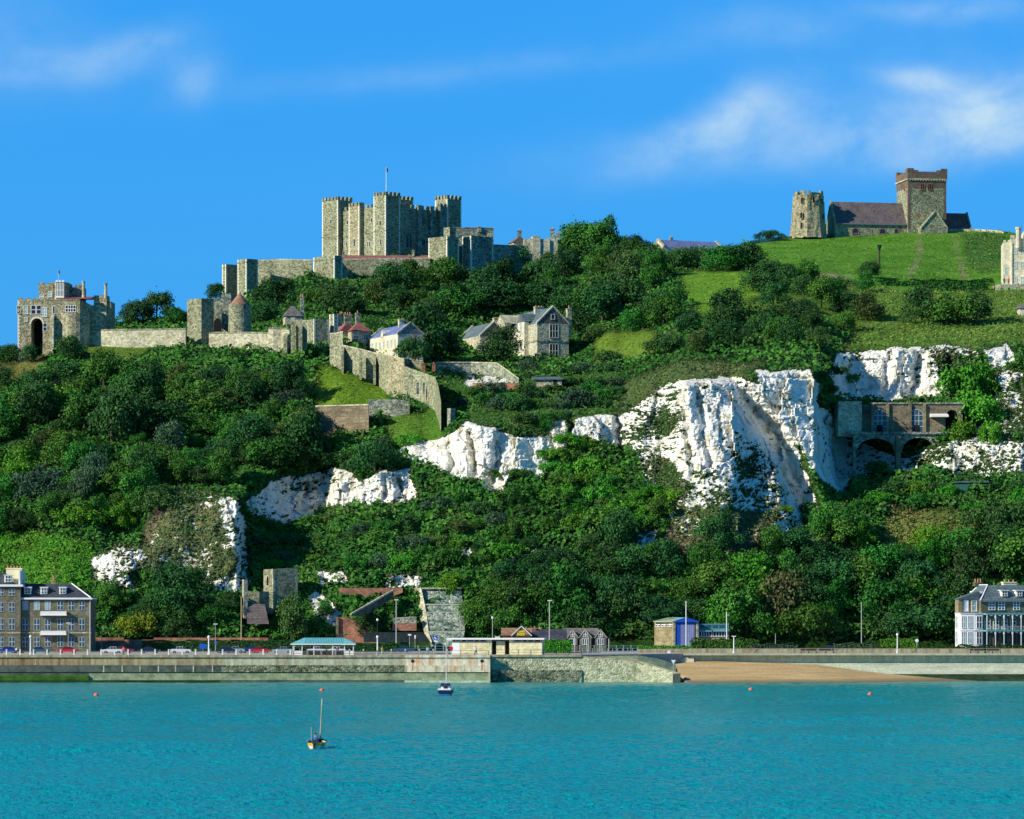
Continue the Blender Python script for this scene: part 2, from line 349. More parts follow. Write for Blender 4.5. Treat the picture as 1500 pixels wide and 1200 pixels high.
# ------------------------------------------------------------------ the hillside as a depth survey: for each bearing, (row, distance)
SURV = {
 -250:[(946,838),(870,852),(780,885),(700,915),(600,975),(560,1005),(540,1030)],
 0:[(946,838),(870,852),(780,880),(700,910),(620,945),(560,975),(535,1000),(515,1025)],
 110:[(946,838),(880,846),(855,852),(800,862),(700,897),(600,948),(530,990),(508,1004),(480,1050)],
 180:[(946,838),(880,846),(865,850),(805,860),(790,872),(700,893),(600,944),(530,986),(508,1003),(475,1055)],
 270:[(946,838),(880,845),(860,850),(740,866),(715,885),(600,940),(520,985),(503,1003),(462,1070)],
 345:[(946,838),(880,844),(860,848),(730,862),(712,890),(600,935),(520,980),(508,1003),(450,1100)],
 364:[(946,838),(850,858),(800,876),(760,884),(700,890),(600,937),(515,990),(505,1003),(440,1120)],
 440:[(946,838),(865,852),(840,862),(760,895),(745,903),(690,908),(670,914),(600,937),(515,985),(500,1005),(430,1110),(400,1150)],
 474:[(946,838),(865,851),(840,860),(760,897),(745,906),(690,911),(670,917),(620,935),(600,938),(515,985),(500,1005),(430,1110),(395,1160)],
 500:[(946,838),(865,850),(840,858),(760,886),(742,893),(690,897),(680,904),(632,926),(628,934),(592,938),(560,955),(525,985),(500,1010),(440,1100),(385,1175)],
 570:[(946,838),(865,850),(840,856),(760,880),(742,887),(692,891),(680,900),(632,918),(592,935),(580,950),(530,990),(500,1025),(440,1100),(380,1185)],
 615:[(946,838),(865,850),(840,856),(755,878),(735,884),(690,889),(665,899),(640,908),(600,928),(565,965),(520,1005),(450,1090),(380,1190)],
 700:[(946,838),(865,851),(800,864),(725,880),(705,885),(625,892),(612,905),(570,940),(545,985),(520,1030),(450,1095),(385,1190)],
 820:[(946,838),(865,851),(790,866),(720,880),(680,890),(615,897),(600,912),(560,945),(535,995),(515,1030),(440,1100),(352,1240)],
 905:[(946,838),(865,851),(790,864),(720,878),(690,886),(610,902),(595,915),(550,950),(520,990),(490,1010),(400,1120),(352,1240)],
 960:[(946,838),(865,850),(800,861),(735,872),(700,880),(600,896),(570,907),(535,935),(500,975),(440,1060),(400,1115),(372,1160)],
 1010:[(946,838),(870,848),(800,859),(745,867),(700,872),(565,884),(553,898),(520,935),(480,980),(430,1050),(372,1165)],
 1060:[(946,838),(870,848),(800,858),(740,866),(700,870),(562,886),(550,902),(520,935),(480,975),(430,1050),(362,1180)],
 1110:[(946,838),(860,851),(800,862),(740,872),(700,878),(548,894),(535,912),(510,938),(450,1020),(400,1100),(352,1215)],
 1190:[(946,838),(860,852),(800,868),(740,878),(700,884),(545,898),(532,915),(510,935),(450,1020),(400,1100),(345,1230)],
 1245:[(946,838),(850,860),(760,882),(720,900),(690,922),(640,932),(588,937),(582,945),(518,953),(505,970),(450,1030),(400,1110),(343,1230)],
 1330:[(946,838),(850,862),(760,884),(700,900),(680,915),(636,921),(633,933),(588,936),(584,945),(512,953),(496,975),(440,1045),(400,1120),(339,1230)],
 1400:[(946,838),(850,862),(760,880),(710,892),(700,900),(645,908),(630,920),(588,935),(570,942),(512,953),(496,975),(450,1030),(415,1110),(338,1230)],
 1500:[(946,838),(860,858),(750,880),(705,892),(645,903),(600,925),(520,950),(495,970),(450,1025),(420,1090),(345,1215)],
 1750:[(946,838),(860,858),(750,880),(700,892),(645,905),(600,925),(520,950),(490,975),(450,1030),(420,1090),(350,1215)]}
SIL = [(-250,545),(0,518),(60,500),(125,484),(170,472),(270,462),(330,450),(400,420),(460,398),(490,386),(560,378),(625,381),(700,385),(735,372),(760,362),(830,350),(915,350),(950,371),(1000,371),(1080,362),(1110,351),(1160,345.5),(1200,343.5),(1300,339),(1330,337),(1400,336),(1430,337),(1470,339),(1500,343),(1750,350)]
def silh(px): return np.interp(px, [a for a, b in SIL], [b for a, b in SIL])
_cols = sorted(SURV); _pyg = np.arange(200, 960.5, 1.0)
_tab = []
for c in _cols:
    t = sorted(SURV[c]); pys = [300]+[p for p, y in t]+[960]; ys = [t[0][1]+(t[0][0]-300)*1.2]+[y for p, y in t]+[t[-1][1]-2]
    col = np.interp(_pyg, pys, ys); col = np.convolve(np.pad(col, 3, 'edge'), np.ones(7)/7, 'valid'); _tab.append(col)
_tab = np.array(_tab)
def base_depth(px, py):
    px = np.asarray(px, float); py = np.asarray(py, float)
    cx = np.clip(np.interp(px, _cols, np.arange(len(_cols))), 0, len(_cols)-1.0001); i = cx.astype(int); f = cx-i
    f = f*f*(3-2*f)
    r = np.clip(py-200, 0, len(_pyg)-1.001); j = r.astype(int); g = r-j
    def T(a, b): return _tab[a, b]
    return ((T(i,j)*(1-g)+T(i,j+1)*g)*(1-f) + (T(i+1,j)*(1-g)+T(i+1,j+1)*g)*f)
# gullies: polyline (px at py), depth m, width of the wall left / right of the line in px
GROOVES = [
 ([(548,1066),(590,1100),(640,1142),(700,1166),(750,1184),(800,1200)], 8, 36, 24, 542, 815),
 ([(540,1200),(600,1203),(650,1214),(740,1240)], 10, 9, 14, 545, 770),
 ([(555,1022),(700,1040)], 2.0, 6, 10, 560, 700),
 ([(560,1000),(700,1015)], 2.0, 8, 10, 565, 705),
 ([(620,690),(700,694)], 3.5, 7, 12, 622, 705),
 ([(625,655),(690,662)], 3.0, 6, 10, 640, 695),
 ([(640,728),(700,722)], 3.0, 8, 10, 640, 715),
 ([(690,565),(740,560)], 2.5, 5, 12, 690, 742),
 ([(700,585),(735,585)], 3.5, 10, 4, 695, 740),
 ([(700,450),(750,440)], 3.0, 6, 10, 700, 755),
 ([(515,1300),(585,1296)], 3.0, 6, 14, 512, 588),
 ([(515,1345),(585,1338)], 4.0, 8, 14, 512, 588),
 ([(512,1385),(585,1400)], 2.5, 6, 10, 512, 585),
 ([(615,836),(650,838)], 5, 6, 5, 600, 660),
 ([(610,906),(670,910)], 6, 8, 6, 605, 680),
 ([(612,1180),(800,1186)], 3, 10, 10, 700, 800),
]
def grooves(px, py):
    d = np.zeros(np.shape(px))
    for pts, dep, wl, wr, y0, y1 in GROOVES:
        rows = [a for a, b in pts]; cols = [b for a, b in pts]
        c = np.interp(py, rows, cols) + fbm(py*0.08, py*0+3.0, 91)*6
        k = px-c; m_ = np.where(k < 0, np.clip(1+k/wl, 0, 1), np.clip(1-k/wr, 0, 1))
        e = np.clip((py-y0)/10.0, 0, 1)*np.clip((y1-py)/14.0, 0, 1)
        d += dep*m_*e
    return d
CHALK = [  # polygon, strength
 ([(995,558),(1050,555),(1085,585),(1120,630),(1140,665),(1100,668),(1060,690),(1015,690),(1000,640)], 1.0),
 ([(905,612),(930,592),(975,560),(1000,556),(1003,700),(985,680),(955,655),(905,655)], 0.66),
 ([(1000,640),(1140,660),(1178,750),(1188,800),(1168,790),(1140,750),(1090,745),(1040,742),(1000,745),(1012,712),(985,680),(955,662),(905,655)], 0.70),
 ([(1050,552),(1075,548),(1105,560),(1145,600),(1175,680),(1195,740),(1205,790),(1185,800),(1160,760),(1130,660),(1090,600)], 1.0),
 ([(1105,545),(1185,538),(1196,560),(1202,600),(1215,600),(1240,655),(1242,735),(1222,725),(1190,690),(1165,650),(1130,600)], 1.05),
 ([(1128,790),(1145,750),(1165,770),(1186,800)], 0.9),
 ([(1215,545),(1228,519),(1300,508),(1350,508),(1380,540),(1390,582),(1300,588),(1220,583)], 0.96),
 ([(1340,508),(1430,504),(1440,520),(1410,545),(1380,582)], 0.66),
 ([(1440,515),(1478,506),(1487,530),(1455,541)], 1.1),
 ([(1405,645),(1440,637),(1500,645),(1560,640),(1560,700),(1445,702),(1405,698)], 0.62),
 ([(1235,640),(1320,668),(1345,662),(1405,640),(1410,700),(1370,684),(1300,690),(1240,700)], 0.72),
 ([(1460,540),(1500,545),(1500,600),(1470,600)], 0.6),
 ([(578,662),(600,648),(640,642),(662,632),(685,613),(712,622),(760,638),(803,640),(808,690),(790,698),(745,690),(736,722),(700,706),(672,706),(655,692),(612,682)], 1.1),
 ([(804,615),(828,613),(836,632),(832,660),(804,660)], 1.0), ([(840,613),(905,608),(908,655),(870,650),(838,655)], 1.0),
 ([(358,738),(400,703),(455,692),(508,686),(524,708),(560,690),(600,684),(614,736),(540,742),(480,742),(455,760),(415,768),(370,752)], 0.86),
 ([(318,735),(330,727),(352,734),(362,790),(366,840),(362,876),(335,872),(345,820),(330,770)], 0.8),
 ([(132,818),(150,810),(182,800),(205,798),(212,815),(196,840),(200,868),(150,862),(136,846)], 0.78),
 ([(235,846),(290,852),(330,846),(365,850),(362,878),(300,872),(240,862)], 0.95),
 ([(255,715),(325,725),(345,760),(340,850),(240,850),(205,838),(212,800),(235,765)], 0.44),
 ([(560,842),(590,838),(618,842),(616,862),(562,862)], 0.8), ([(455,838),(500,835),(512,856),(470,862)], 0.7),
 ([(828,722),(862,722),(866,752),(846,758),(828,745)], 0.8), ([(918,786),(960,775),(960,800),(925,806)], 0.85),
 ([(448,872),(470,868),(505,905),(490,922),(465,905)], 0.85), ([(755,800),(838,806),(838,825),(760,822)], 0.45),
 ([(905,600),(1000,600),(1010,720),(1160,745),(1130,800),(1000,790),(940,700)], 0.42),
 ([(1410,540),(1470,540),(1500,600),(1500,640),(1420,640)], 0.40),
 ([(665,800),(690,800),(690,822),(668,822)], 0.6),([(675,565),(685,540),(700,553),(745,548),(760,566),(715,566)], 0.8),
]
BARE = [ # places where the scrub over the chalk is patchy rather than closed
]
ROUGH = ((0.09,0.14,0.045), (0.06,0.15,0.030), (0.075,0.250,0.022), (0.065,0.160,0.030), (0.15,0.16,0.085), (0.14,0.18,0.045), (0.115,0.215,0.036))
GRASS = [  # polygon, r, g, b
 ([(1100,352),(1500,330),(1600,330),(1600,430),(1290,424),(1200,405),(1120,385)], (0.100,0.260,0.030)),
 ([(1000,398),(1100,396),(1120,432),(1020,460),(1000,430)], (0.140,0.300,0.030)),
 ([(885,486),(958,486),(958,520),(870,528)], (0.125,0.215,0.030)),
 ([(465,535),(520,550),(568,562),(566,600),(465,600)], (0.140,0.260,0.025)),
 ([(-50,775),(60,785),(142,798),(135,860),(-50,870)], (0.075,0.250,0.022)),
 ([(130,503),(235,505),(185,532),(130,525)], (0.125,0.215,0.035)),
 ([(0,536),(60,520),(62,545),(0,560)], (0.20,0.20,0.06)),
 ([(565,612),(645,595),(652,645),(575,665)], (0.090,0.200,0.028)),
 ([(1348,343),(1351,343),(1348,372),(1340,400),(1337,412),(1334,412),(1337,385),(1344,365)], (0.26,0.25,0.14)),
 ([(1400,345),(1403,345),(1403,370),(1411,400),(1413,410),(1410,410),(1403,385)], (0.24,0.23,0.13)),
 ([(1408,340),(1476,340),(1474,385),(1440,400),(1418,395),(1410,365)], (0.065,0.160,0.030)),
 ([(1195,398),(1240,405),(1242,409),(1190,402)], (0.36,0.33,0.20)),
 ([(1300,745),(1420,755),(1430,805),(1290,805)], (0.14,0.18,0.045)),
 ([(1240,425),(1600,420),(1600,505),(1240,510)], (0.115,0.215,0.036)),
 ([(1020,455),(1120,440),(1200,430),(1240,470),(1020,470)], (0.11,0.22,0.030)),
 ([(920,560),(1000,530),(1120,535),(1060,556),(975,560),(930,590),(905,605)], (0.09,0.14,0.045)),
 ([(640,560),(830,560),(905,540),(905,605),(800,640),(690,612)], (0.06,0.15,0.030)),
 ([(225,745),(330,735),(345,840),(240,850),(200,835)], (0.15,0.16,0.085)),
 ([(1000,745),(1130,745),(1130,820),(960,820)], (0.15,0.16,0.085)),
]
def fields(px, py):
    """chalk share and turf colour at photo positions"""
    nz = fbm(px*0.045, py*0.06, 5, 5)*7.5; nz2 = fbm(px*0.045+40, py*0.06+9, 6, 5)*7.5
    qx, qy = px+nz, py+nz2
    ch = np.zeros(px.shape)
    for poly, s in CHALK: ch = np.maximum(ch, inside(qx, qy, poly)*s)
    g = np.zeros(px.shape+(3,)); g[:] = (0.022,0.060,0.014); gm = np.zeros(px.shape)
    for gi, (poly, c) in enumerate(GRASS):
        k = inside(px+nz*1.9, py+nz2*1.3, poly); g[k] = c; gm[k] = 0.0 if c in ROUGH else 1
    return ch, g, gm
NY, NB = 400, 12
pxs = np.concatenate([np.linspace(-1700, -120, 50)[:-1], np.linspace(-120, 1620, 871), np.linspace(1620, 3200, 50)[1:]]); NX = len(pxs)   # fine where the photo looks, coarse beyond
S = silh(pxs)
ts = np.linspace(0, 1, NY)
PX = np.repeat(pxs[None, :], NY, 0); PY = 950 + (S[None, :]-950)*ts[:, None]
CHK, GCOL, GM = fields(PX, PY)
def blur(a, k):
    for ax in (0, 1):
        w = np.ones(k)/k; a = np.apply_along_axis(lambda r: np.convolve(np.pad(r, k//2, 'edge'), w, 'valid'), ax, a)
    return a
CHKs = blur(CHK, 3)
GCOL = np.stack([blur(GCOL[:,:,i], 5) for i in range(3)], -1)
YB = base_depth(PX, PY) + grooves(PX, PY)
XW = (PX-750)*YB/F; ZW = CH-(PY-HOR)*YB/F
# relief: soft lumps everywhere, joints and flutes in the chalk
soft = fbm(XW*0.05, ZW*0.07+YB*0.03, 21, 4)*2.2
def facets(x, y, A, tx, ty, seed):
    """blocky rock: every cell of a jittered grid is a plane with its own offset and tilt"""
    xi = np.floor(x); yi = np.floor(y); best = np.full(x.shape, 9e9); out = np.zeros(x.shape)
    for i in (-1, 0, 1):
        for j in (-1, 0, 1):
            cx, cy = xi+i, yi+j
            def h(k): v = np.sin(cx*127.1+cy*311.7+k*74.7+seed*13.3)*43758.5453; return v-np.floor(v)
            px_, py_ = cx+0.15+0.7*h(1), cy+0.15+0.7*h(2); dx, dy = x-px_, y-py_; d = dx*dx+dy*dy
            v = A*(h(3)-0.5)+dx*tx*(h(4)-0.5)*2+dy*ty*(h(5)-0.5)*2; m_ = d < best; best = np.where(m_, d, best); out = np.where(m_, v, out)
    return out
wx = fbm(XW*0.12, ZW*0.12, 34, 3)*3.0; wz = fbm(XW*0.12+9, ZW*0.12, 35, 3)*3.0
flute = facets((XW+wx)*0.095, (ZW+wz)*0.045, 3.0, 4.4, 0.8, 1)+facets((XW+wx)*0.27, (ZW+wz)*0.14, 1.4, 2.1, 0.7, 2)
crag = facets((XW+wx*.4)*0.72, (ZW+wz*.4)*0.5, 0.50, 0.62, 0.35, 3)+facets(XW*1.7, ZW*1.3, 0.22, 0.26, 0.18, 4)
bed = (np.abs(((ZW*0.33+fbm(XW*0.04, ZW*0.2, 51, 2)*0.5) % 1)-0.5)*2)**8*0.5
fine = fbm(XW*1.1, ZW*1.1, 61, 4, 0.6)*0.55
cm = np.clip(blur(CHK, 7)*1.2, 0, 1)
calm = np.clip(GM*(1-cm), 0, 1)
DY = soft*(1-0.7*calm) + cm*(flute+crag+bed+fine) + (1-cm)*(1-calm)*fbm(XW*0.5, ZW*0.5, 71, 3)*1.0 + calm*fbm(XW*0.35, YB*0.05+ZW*0.3, 72, 3)*0.25
top = np.clip((1-ts[:, None])*8, 0, 1); foot = np.clip(ts[:, None]*14, 0, 1)
DY = DY*top*foot
YT = YB+DY
XW = (PX-750)*YT/F; ZW = CH-(PY-HOR)*YT/F
from_grid = lambda px, py: None
def depth_at(px, py):
    """distance of the hillside surface seen at a photo position"""
    j = float(np.interp(px, pxs, np.arange(NX))); j = min(max(j, 0), NX-1.001); s_ = float(silh(px)); t = (py-950)/(s_-950)
    i = min(max(t, 0), 1)*(NY-1); i0 = int(min(i, NY-2)); j0 = int(j)
    return float(YT[i0, j0])
def ground_at(px, Y):
    """height of the hillside at a bearing and a distance: walk up the column"""
    j = int(np.interp(px, pxs, np.arange(NX))); col = YT[:, j]
    k = int(np.searchsorted(np.maximum.accumulate(col), Y)); k = min(k, NY-1)
    return float(CH-(PY[k, j]-HOR)*Y/F), float(PY[k, j])
nfine = np.abs(fbm(XW*0.9+YT*0.15, ZW*1.5, 81, 4, 0.65)); steep = np.clip(CHKs, 0, 1.1)
patg = fbm(XW*0.11, ZW*0.13+YT*0.05, 83, 4)
CHALKSHARE = np.clip((steep - 0.24 - nfine*1.25 - np.clip(patg, -0.10, 1)*0.6)*4.0, 0, 1)*(steep > 0.15)
def make_hill():
    # rows behind the skyline: the plateau carries on and falls away gently
    bx, by, bz = [XW], [YT], [ZW]
    y0 = YT[-1]; z0 = ZW[-1]; x0 = XW[-1]
    for k in range(1, NB+1):
        yy = y0+12*k**1.6; bx.append((x0*yy/y0)[None, :]); by.append(yy[None, :]); bz.append((z0-0.02*(yy-y0)-0.3)[None, :])
    Xa = np.concatenate(bx); Ya = np.concatenate(by); Za = np.concatenate(bz); NR = Xa.shape[0]
    # foot row joins the promenade level
    ch = np.concatenate([CHKs, np.zeros((NB, NX))]); gc = np.concatenate([GCOL, np.repeat(GCOL[-1:], NB, 0)]); gm = np.concatenate([GM, np.repeat(GM[-1:], NB, 0)])
    steep = np.clip(ch, 0, 1.1); chk = np.concatenate([CHALKSHARE, np.zeros((NB, NX))])
    idx = np.arange(NR*NX).reshape(NR, NX)
    q = np.stack([idx[:-1,:-1], idx[:-1,1:], idx[1:,1:], idx[1:,:-1]], -1).reshape(-1, 4)
    fc = (steep[:-1,:-1] > 0.70).reshape(-1)
    co = np.stack([Xa, Ya, Za], -1).reshape(-1, 3)
    def part(name, mask):
        f = q[mask]; used = np.unique(f); rem = np.zeros(NR*NX, np.int64); rem[used] = np.arange(len(used)); f = rem[f]
        me = bpy.data.meshes.new(name); me.vertices.add(len(used)); me.vertices.foreach_set('co', co[used].ravel())
        me.loops.add(len(f)*4); me.polygons.add(len(f)); me.loops.foreach_set('vertex_index', f.ravel())
        me.polygons.foreach_set('loop_start', np.arange(len(f))*4); me.polygons.foreach_set('loop_total', np.full(len(f), 4))
        me.update(calc_edges=True); me.polygons.foreach_set('use_smooth', np.full(len(f), name == 'hillside'))
        a = me.attributes.new('chalk', 'FLOAT', 'POINT'); a.data.foreach_set('value', chk.ravel()[used])
        a = me.attributes.new('turf', 'FLOAT_COLOR', 'POINT'); a.data.foreach_set('color', np.concatenate([gc.reshape(-1,3)[used], gm.reshape(-1,1)[used]], 1).ravel())
        me.materials.append(hill_mat); o = bpy.data.objects.new(name, me); COL.objects.link(o); o['kind'] = 'structure'; return o
    part('hillside', ~fc); part('chalk_cliff', fc)
def hill_material():
    m, nt, N, L, B = nodes('hill')
    tc = N.new('ShaderNodeTexCoord').outputs['Object']
    at = N.new('ShaderNodeAttribute'); at.attribute_name = 'chalk'; tf = N.new('ShaderNodeAttribute'); tf.attribute_name = 'turf'
    n1 = tnoise(N, L, tc, 0.9, 6, 0.75); r1 = ramp(N, [(0.30, (0.35,0.40,0.35)), (0.5, (0.9,0.9,0.85)), (0.72, (1.7,1.55,1.25))]); L.new(n1, r1.inputs[0])
    n2 = tnoise(N, L, tc, 0.12, 4, 0.6); r2 = ramp(N, [(0.35, (0.70,0.78,0.62)), (0.65, (1.25,1.12,1.15))]); L.new(n2, r2.inputs[0])
    turf = mixrgb(N, L, 1, mixrgb(N, L, 1, tf.outputs['Color'], r1.outputs[0], 'MULTIPLY'), r2.outputs[0], 'MULTIPLY')
    # chalk: white with cream and grey weather streaks, thin flint bands
    n3 = tnoise(N, L, mapping(N, L, tc, (1,1,0.22)), 0.45, 6, 0.62)
    rc = ramp(N, [(0.30, (0.34,0.32,0.22)), (0.40, (0.62,0.59,0.46)), (0.48, (0.80,0.78,0.69)), (0.66, (0.90,0.89,0.84))]); L.new(n3, rc.inputs[0])
    n4 = tnoise(N, L, mapping(N, L, tc, (0.25,0.25,1.5)), 0.8, 4, 0.6); r4 = ramp(N, [(0.30, (0.55,0.52,0.42)), (0.37, (1,1,1))]); L.new(n4, r4.inputs[0])
    chalk = mixrgb(N, L, 0.8, rc.outputs[0], r4.outputs[0], 'MULTIPLY')
    # tufts hold on wherever the share is not full
    n5 = tnoise(N, L, tc, 1.1, 6, 0.8)
    k = N.new('ShaderNodeMath'); k.operation = 'MULTIPLY_ADD'; L.new(n5, k.inputs[0]); k.inputs[1].default_value = 1.5; k.inputs[2].default_value = -0.75
    k2 = N.new('ShaderNodeMath'); k2.operation = 'ADD'; L.new(k.outputs[0], k2.inputs[0]); L.new(at.outputs['Fac'], k2.inputs[1])
    r5 = ramp(N, [(0.42, (0,0,0)), (0.52, (1,1,1))]); L.new(k2.outputs[0], r5.inputs[0])
    c = mixrgb(N, L, r5.outputs[0], turf, chalk); L.new(c, B.inputs['Base Color']); B.inputs['Roughness'].default_value = 1.0; B.inputs['Specular IOR Level'].default_value = 0.05
    vo = N.new('ShaderNodeTexVoronoi'); vo.inputs['Scale'].default_value = 0.75; vo.inputs['Randomness'].default_value = 1.0
    wv = mixrgb(N, L, 0.35, tc, N.new('ShaderNodeTexNoise').outputs['Color'], 'ADD'); L.new(mapping(N, L, wv, (1, 1, 1.5), (0, R(12), 0)), vo.inputs['Vector'])
    add = N.new('ShaderNodeMath'); add.operation = 'ADD'; L.new(n1, add.inputs[0]); L.new(n3, add.inputs[1])
    ad2 = N.new('ShaderNodeMath'); ad2.operation = 'MULTIPLY_ADD'; L.new(vo.outputs['Distance'], ad2.inputs[0]); ad2.inputs[1].default_value = 0.4; L.new(add.outputs[0], ad2.inputs[2])
    bump(N, L, ad2.outputs[0], B, 0.45, 1.0)
    return m
hill_mat = hill_material()
make_hill()
# ------------------------------------------------------------------ sea
def sea():
    m, nt, N, L, B = nodes('sea_water')
    tc = N.new('ShaderNodeTexCoord').outputs['Object']
    n0 = tnoise(N, L, mapping(N, L, tc, (0.9, 0.35, 1), (0,0,R(12))), 0.010, 4, 0.6)
    r0 = ramp(N, [(0.3, (0.001,0.240,0.255)), (0.7, (0.002,0.315,0.320))]); L.new(n0, r0.inputs[0])
    # cloudy green shallows close to the shore
    sp = N.new('ShaderNodeSeparateXYZ'); L.new(tc, sp.inputs[0])
    nn = tnoise(N, L, tc, 0.02, 3, 0.5)
    sh = N.new('ShaderNodeMath'); sh.operation = 'MULTIPLY_ADD'; L.new(nn, sh.inputs[0]); sh.inputs[1].default_value = 60; L.new(sp.outputs[1], sh.inputs[2])
    rs = N.new('ShaderNodeMapRange'); L.new(sh.outputs[0], rs.inputs[0]); rs.inputs[1].default_value = 735; rs.inputs[2].default_value = 800
    c = mixrgb(N, L, rs.outputs[0], r0.outputs[0], (0.05,0.27,0.22)); L.new(c, B.inputs['Base Color'])
    B.inputs['Roughness'].default_value = 0.16; B.inputs['IOR'].default_value = 1.33; B.inputs['Specular IOR Level'].default_value = 0.4
    prev = None
    for sc, dist, dt in (((1.1,0.8,1), 0.5, 4), ((3.2,2.6,1), 0.16, 3)):
        bb = N.new('ShaderNodeBump'); bb.inputs['Distance'].default_value = dist
        L.new(tnoise(N, L, mapping(N, L, tc, sc, (0,0,R(-8))), 1.0, dt, 0.6, 0.3), bb.inputs['Height'])
        if prev is not None: L.new(prev, bb.inputs['Normal'])
        prev = bb.outputs[0]
    L.new(prev, B.inputs['Normal'])
    # rippled sheet: fine in the part in view, then wide flat skirts
    KR, KC = 1150, 900; ys = 1.0/np.linspace(1/250.0, 1/772.0, KR); us = np.linspace(-0.15, 0.15, KC)
    Yg = np.repeat(ys[:, None], KC, 1); Xg = us[None, :]*Yg
    z = 0.30*fbm(Xg*0.20+Yg*0.04, Yg*0.42, 101, 3, 0.55) + 0.15*fbm(Xg*0.75-Yg*0.1, Yg*1.25, 111, 3, 0.6)
    z *= 0.75+0.5*fbm(Xg*0.02, Yg*0.03, 121, 2)
    z = z*np.clip((772-Yg)/20, 0, 1)*np.clip((0.15-np.abs(us[None, :]))*60, 0, 1)*np.clip((Yg-250)/6, 0, 1)
    co = np.stack([Xg, Yg, z], -1).reshape(-1, 3); idx = np.arange(KR*KC).reshape(KR, KC)
    q = np.stack([idx[:-1,:-1], idx[:-1,1:], idx[1:,1:], idx[1:,:-1]], -1).reshape(-1, 4)
    ex = np.array([(-9000,-3000,-0.02),(9000,-3000,-0.02),(Xg[0,-1]-1,251,-0.02),(Xg[0,0]+1,251,-0.02),(Xg[-1,-1]-3,772,-0.02),(Xg[-1,0]+3,772,-0.02),(9000,772,-0.02),(-9000,772,-0.02)])
    n0_ = len(co); co = np.concatenate([co, ex]); q = np.concatenate([q, np.array([(0,1,2,3),(1,6,4,2),(0,3,5,7)])+n0_])
    me = bpy.data.meshes.new('sea'); me.vertices.add(len(co)); me.vertices.foreach_set('co', co.ravel()); me.loops.add(len(q)*4); me.polygons.add(len(q))
    me.loops.foreach_set('vertex_index', q.ravel()); me.polygons.foreach_set('loop_start', np.arange(len(q))*4); me.polygons.foreach_set('loop_total', np.full(len(q), 4))
    me.update(calc_edges=True); me.polygons.foreach_set('use_smooth', np.ones(len(q), bool)); me.materials.append(m)
    o = bpy.data.objects.new('sea', me); COL.objects.link(o); o['kind'] = 'structure'
sea()
# inland: level ground from the quay to the foot of the hill, and wide land beyond the skyline
DECK = 5.4
def land():
    m, nt, N, L, B = nodes('inland_ground')
    tc = N.new('ShaderNodeTexCoord').outputs['Object']; n1 = tnoise(N, L, tc, 0.5, 6, 0.7)
    r1 = ramp(N, [(0.3, (0.03,0.06,0.02)), (0.7, (0.09,0.16,0.04))]); L.new(n1, r1.inputs[0]); L.new(r1.outputs[0], B.inputs['Base Color']); B.inputs['Roughness'].default_value = 1
    mb = MB(); mb.box(-2500, 2500, 838.1, 850, -6, DECK-0.05); mb.poly([(-9000,850,3),(9000,850,3),(9000,12000,3),(-9000,12000,3)])
    o = mb.build('ground', m); o['kind'] = 'structure'
land()
# ------------------------------------------------------------------ foliage
def leaf_mat(name, dark, mid, light, hue=0.03):
    m, nt, N, L, B = nodes(name)
    oi = N.new('ShaderNodeObjectInfo'); at = N.new('ShaderNodeAttribute'); at.attribute_name = 'tone'
    r = ramp(N, [(0.0, dark), (0.5, mid), (1.0, light)]); L.new(at.outputs['Fac'], r.inputs[0])
    hs = N.new('ShaderNodeHueSaturation'); L.new(r.outputs[0], hs.inputs['Color'])
    mr = N.new('ShaderNodeMapRange'); L.new(oi.outputs['Random'], mr.inputs[0]); mr.inputs[3].default_value = 0.5-hue; mr.inputs[4].default_value = 0.5+hue*0.6; L.new(mr.outputs[0], hs.inputs['Hue'])
    mr2 = N.new('ShaderNodeMapRange'); k = N.new('ShaderNodeMath'); k.operation = 'FRACT'; k1 = N.new('ShaderNodeMath'); k1.operation = 'MULTIPLY'; k1.inputs[1].default_value = 7.31
    L.new(oi.outputs['Random'], k1.inputs[0]); L.new(k1.outputs[0], k.inputs[0]); L.new(k.outputs[0], mr2.inputs[0]); mr2.inputs[3].default_value = 0.72; mr2.inputs[4].default_value = 1.25; L.new(mr2.outputs[0], hs.inputs['Value'])
    L.new(hs.outputs[0], B.inputs['Base Color']); B.inputs['Roughness'].default_value = 0.7; B.inputs['Specular IOR Level'].default_value = 0.15
    return m
LEAF = {
 'dark': leaf_mat('leaf_dark', (0.010,0.046,0.012), (0.024,0.100,0.022), (0.055,0.170,0.030)),
 'mid': leaf_mat('leaf_mid', (0.015,0.074,0.010), (0.040,0.165,0.020), (0.092,0.270,0.030)),
 'bright': leaf_mat('leaf_bright', (0.026,0.120,0.008), (0.060,0.245,0.016), (0.130,0.380,0.030)),
 'olive': leaf_mat('leaf_olive', (0.026,0.062,0.014), (0.060,0.130,0.028), (0.120,0.215,0.045)),
 'brown': leaf_mat('leaf_brown', (0.050,0.062,0.020), (0.110,0.120,0.040), (0.180,0.180,0.070)),
 'grey': leaf_mat('leaf_grey', (0.022,0.060,0.030), (0.048,0.110,0.052), (0.095,0.175,0.085)),
 'gold': leaf_mat('leaf_gold', (0.040,0.100,0.008), (0.110,0.200,0.012), (0.220,0.310,0.025)),
}
plain('bark', (0.085,0.075,0.055), 0.95)
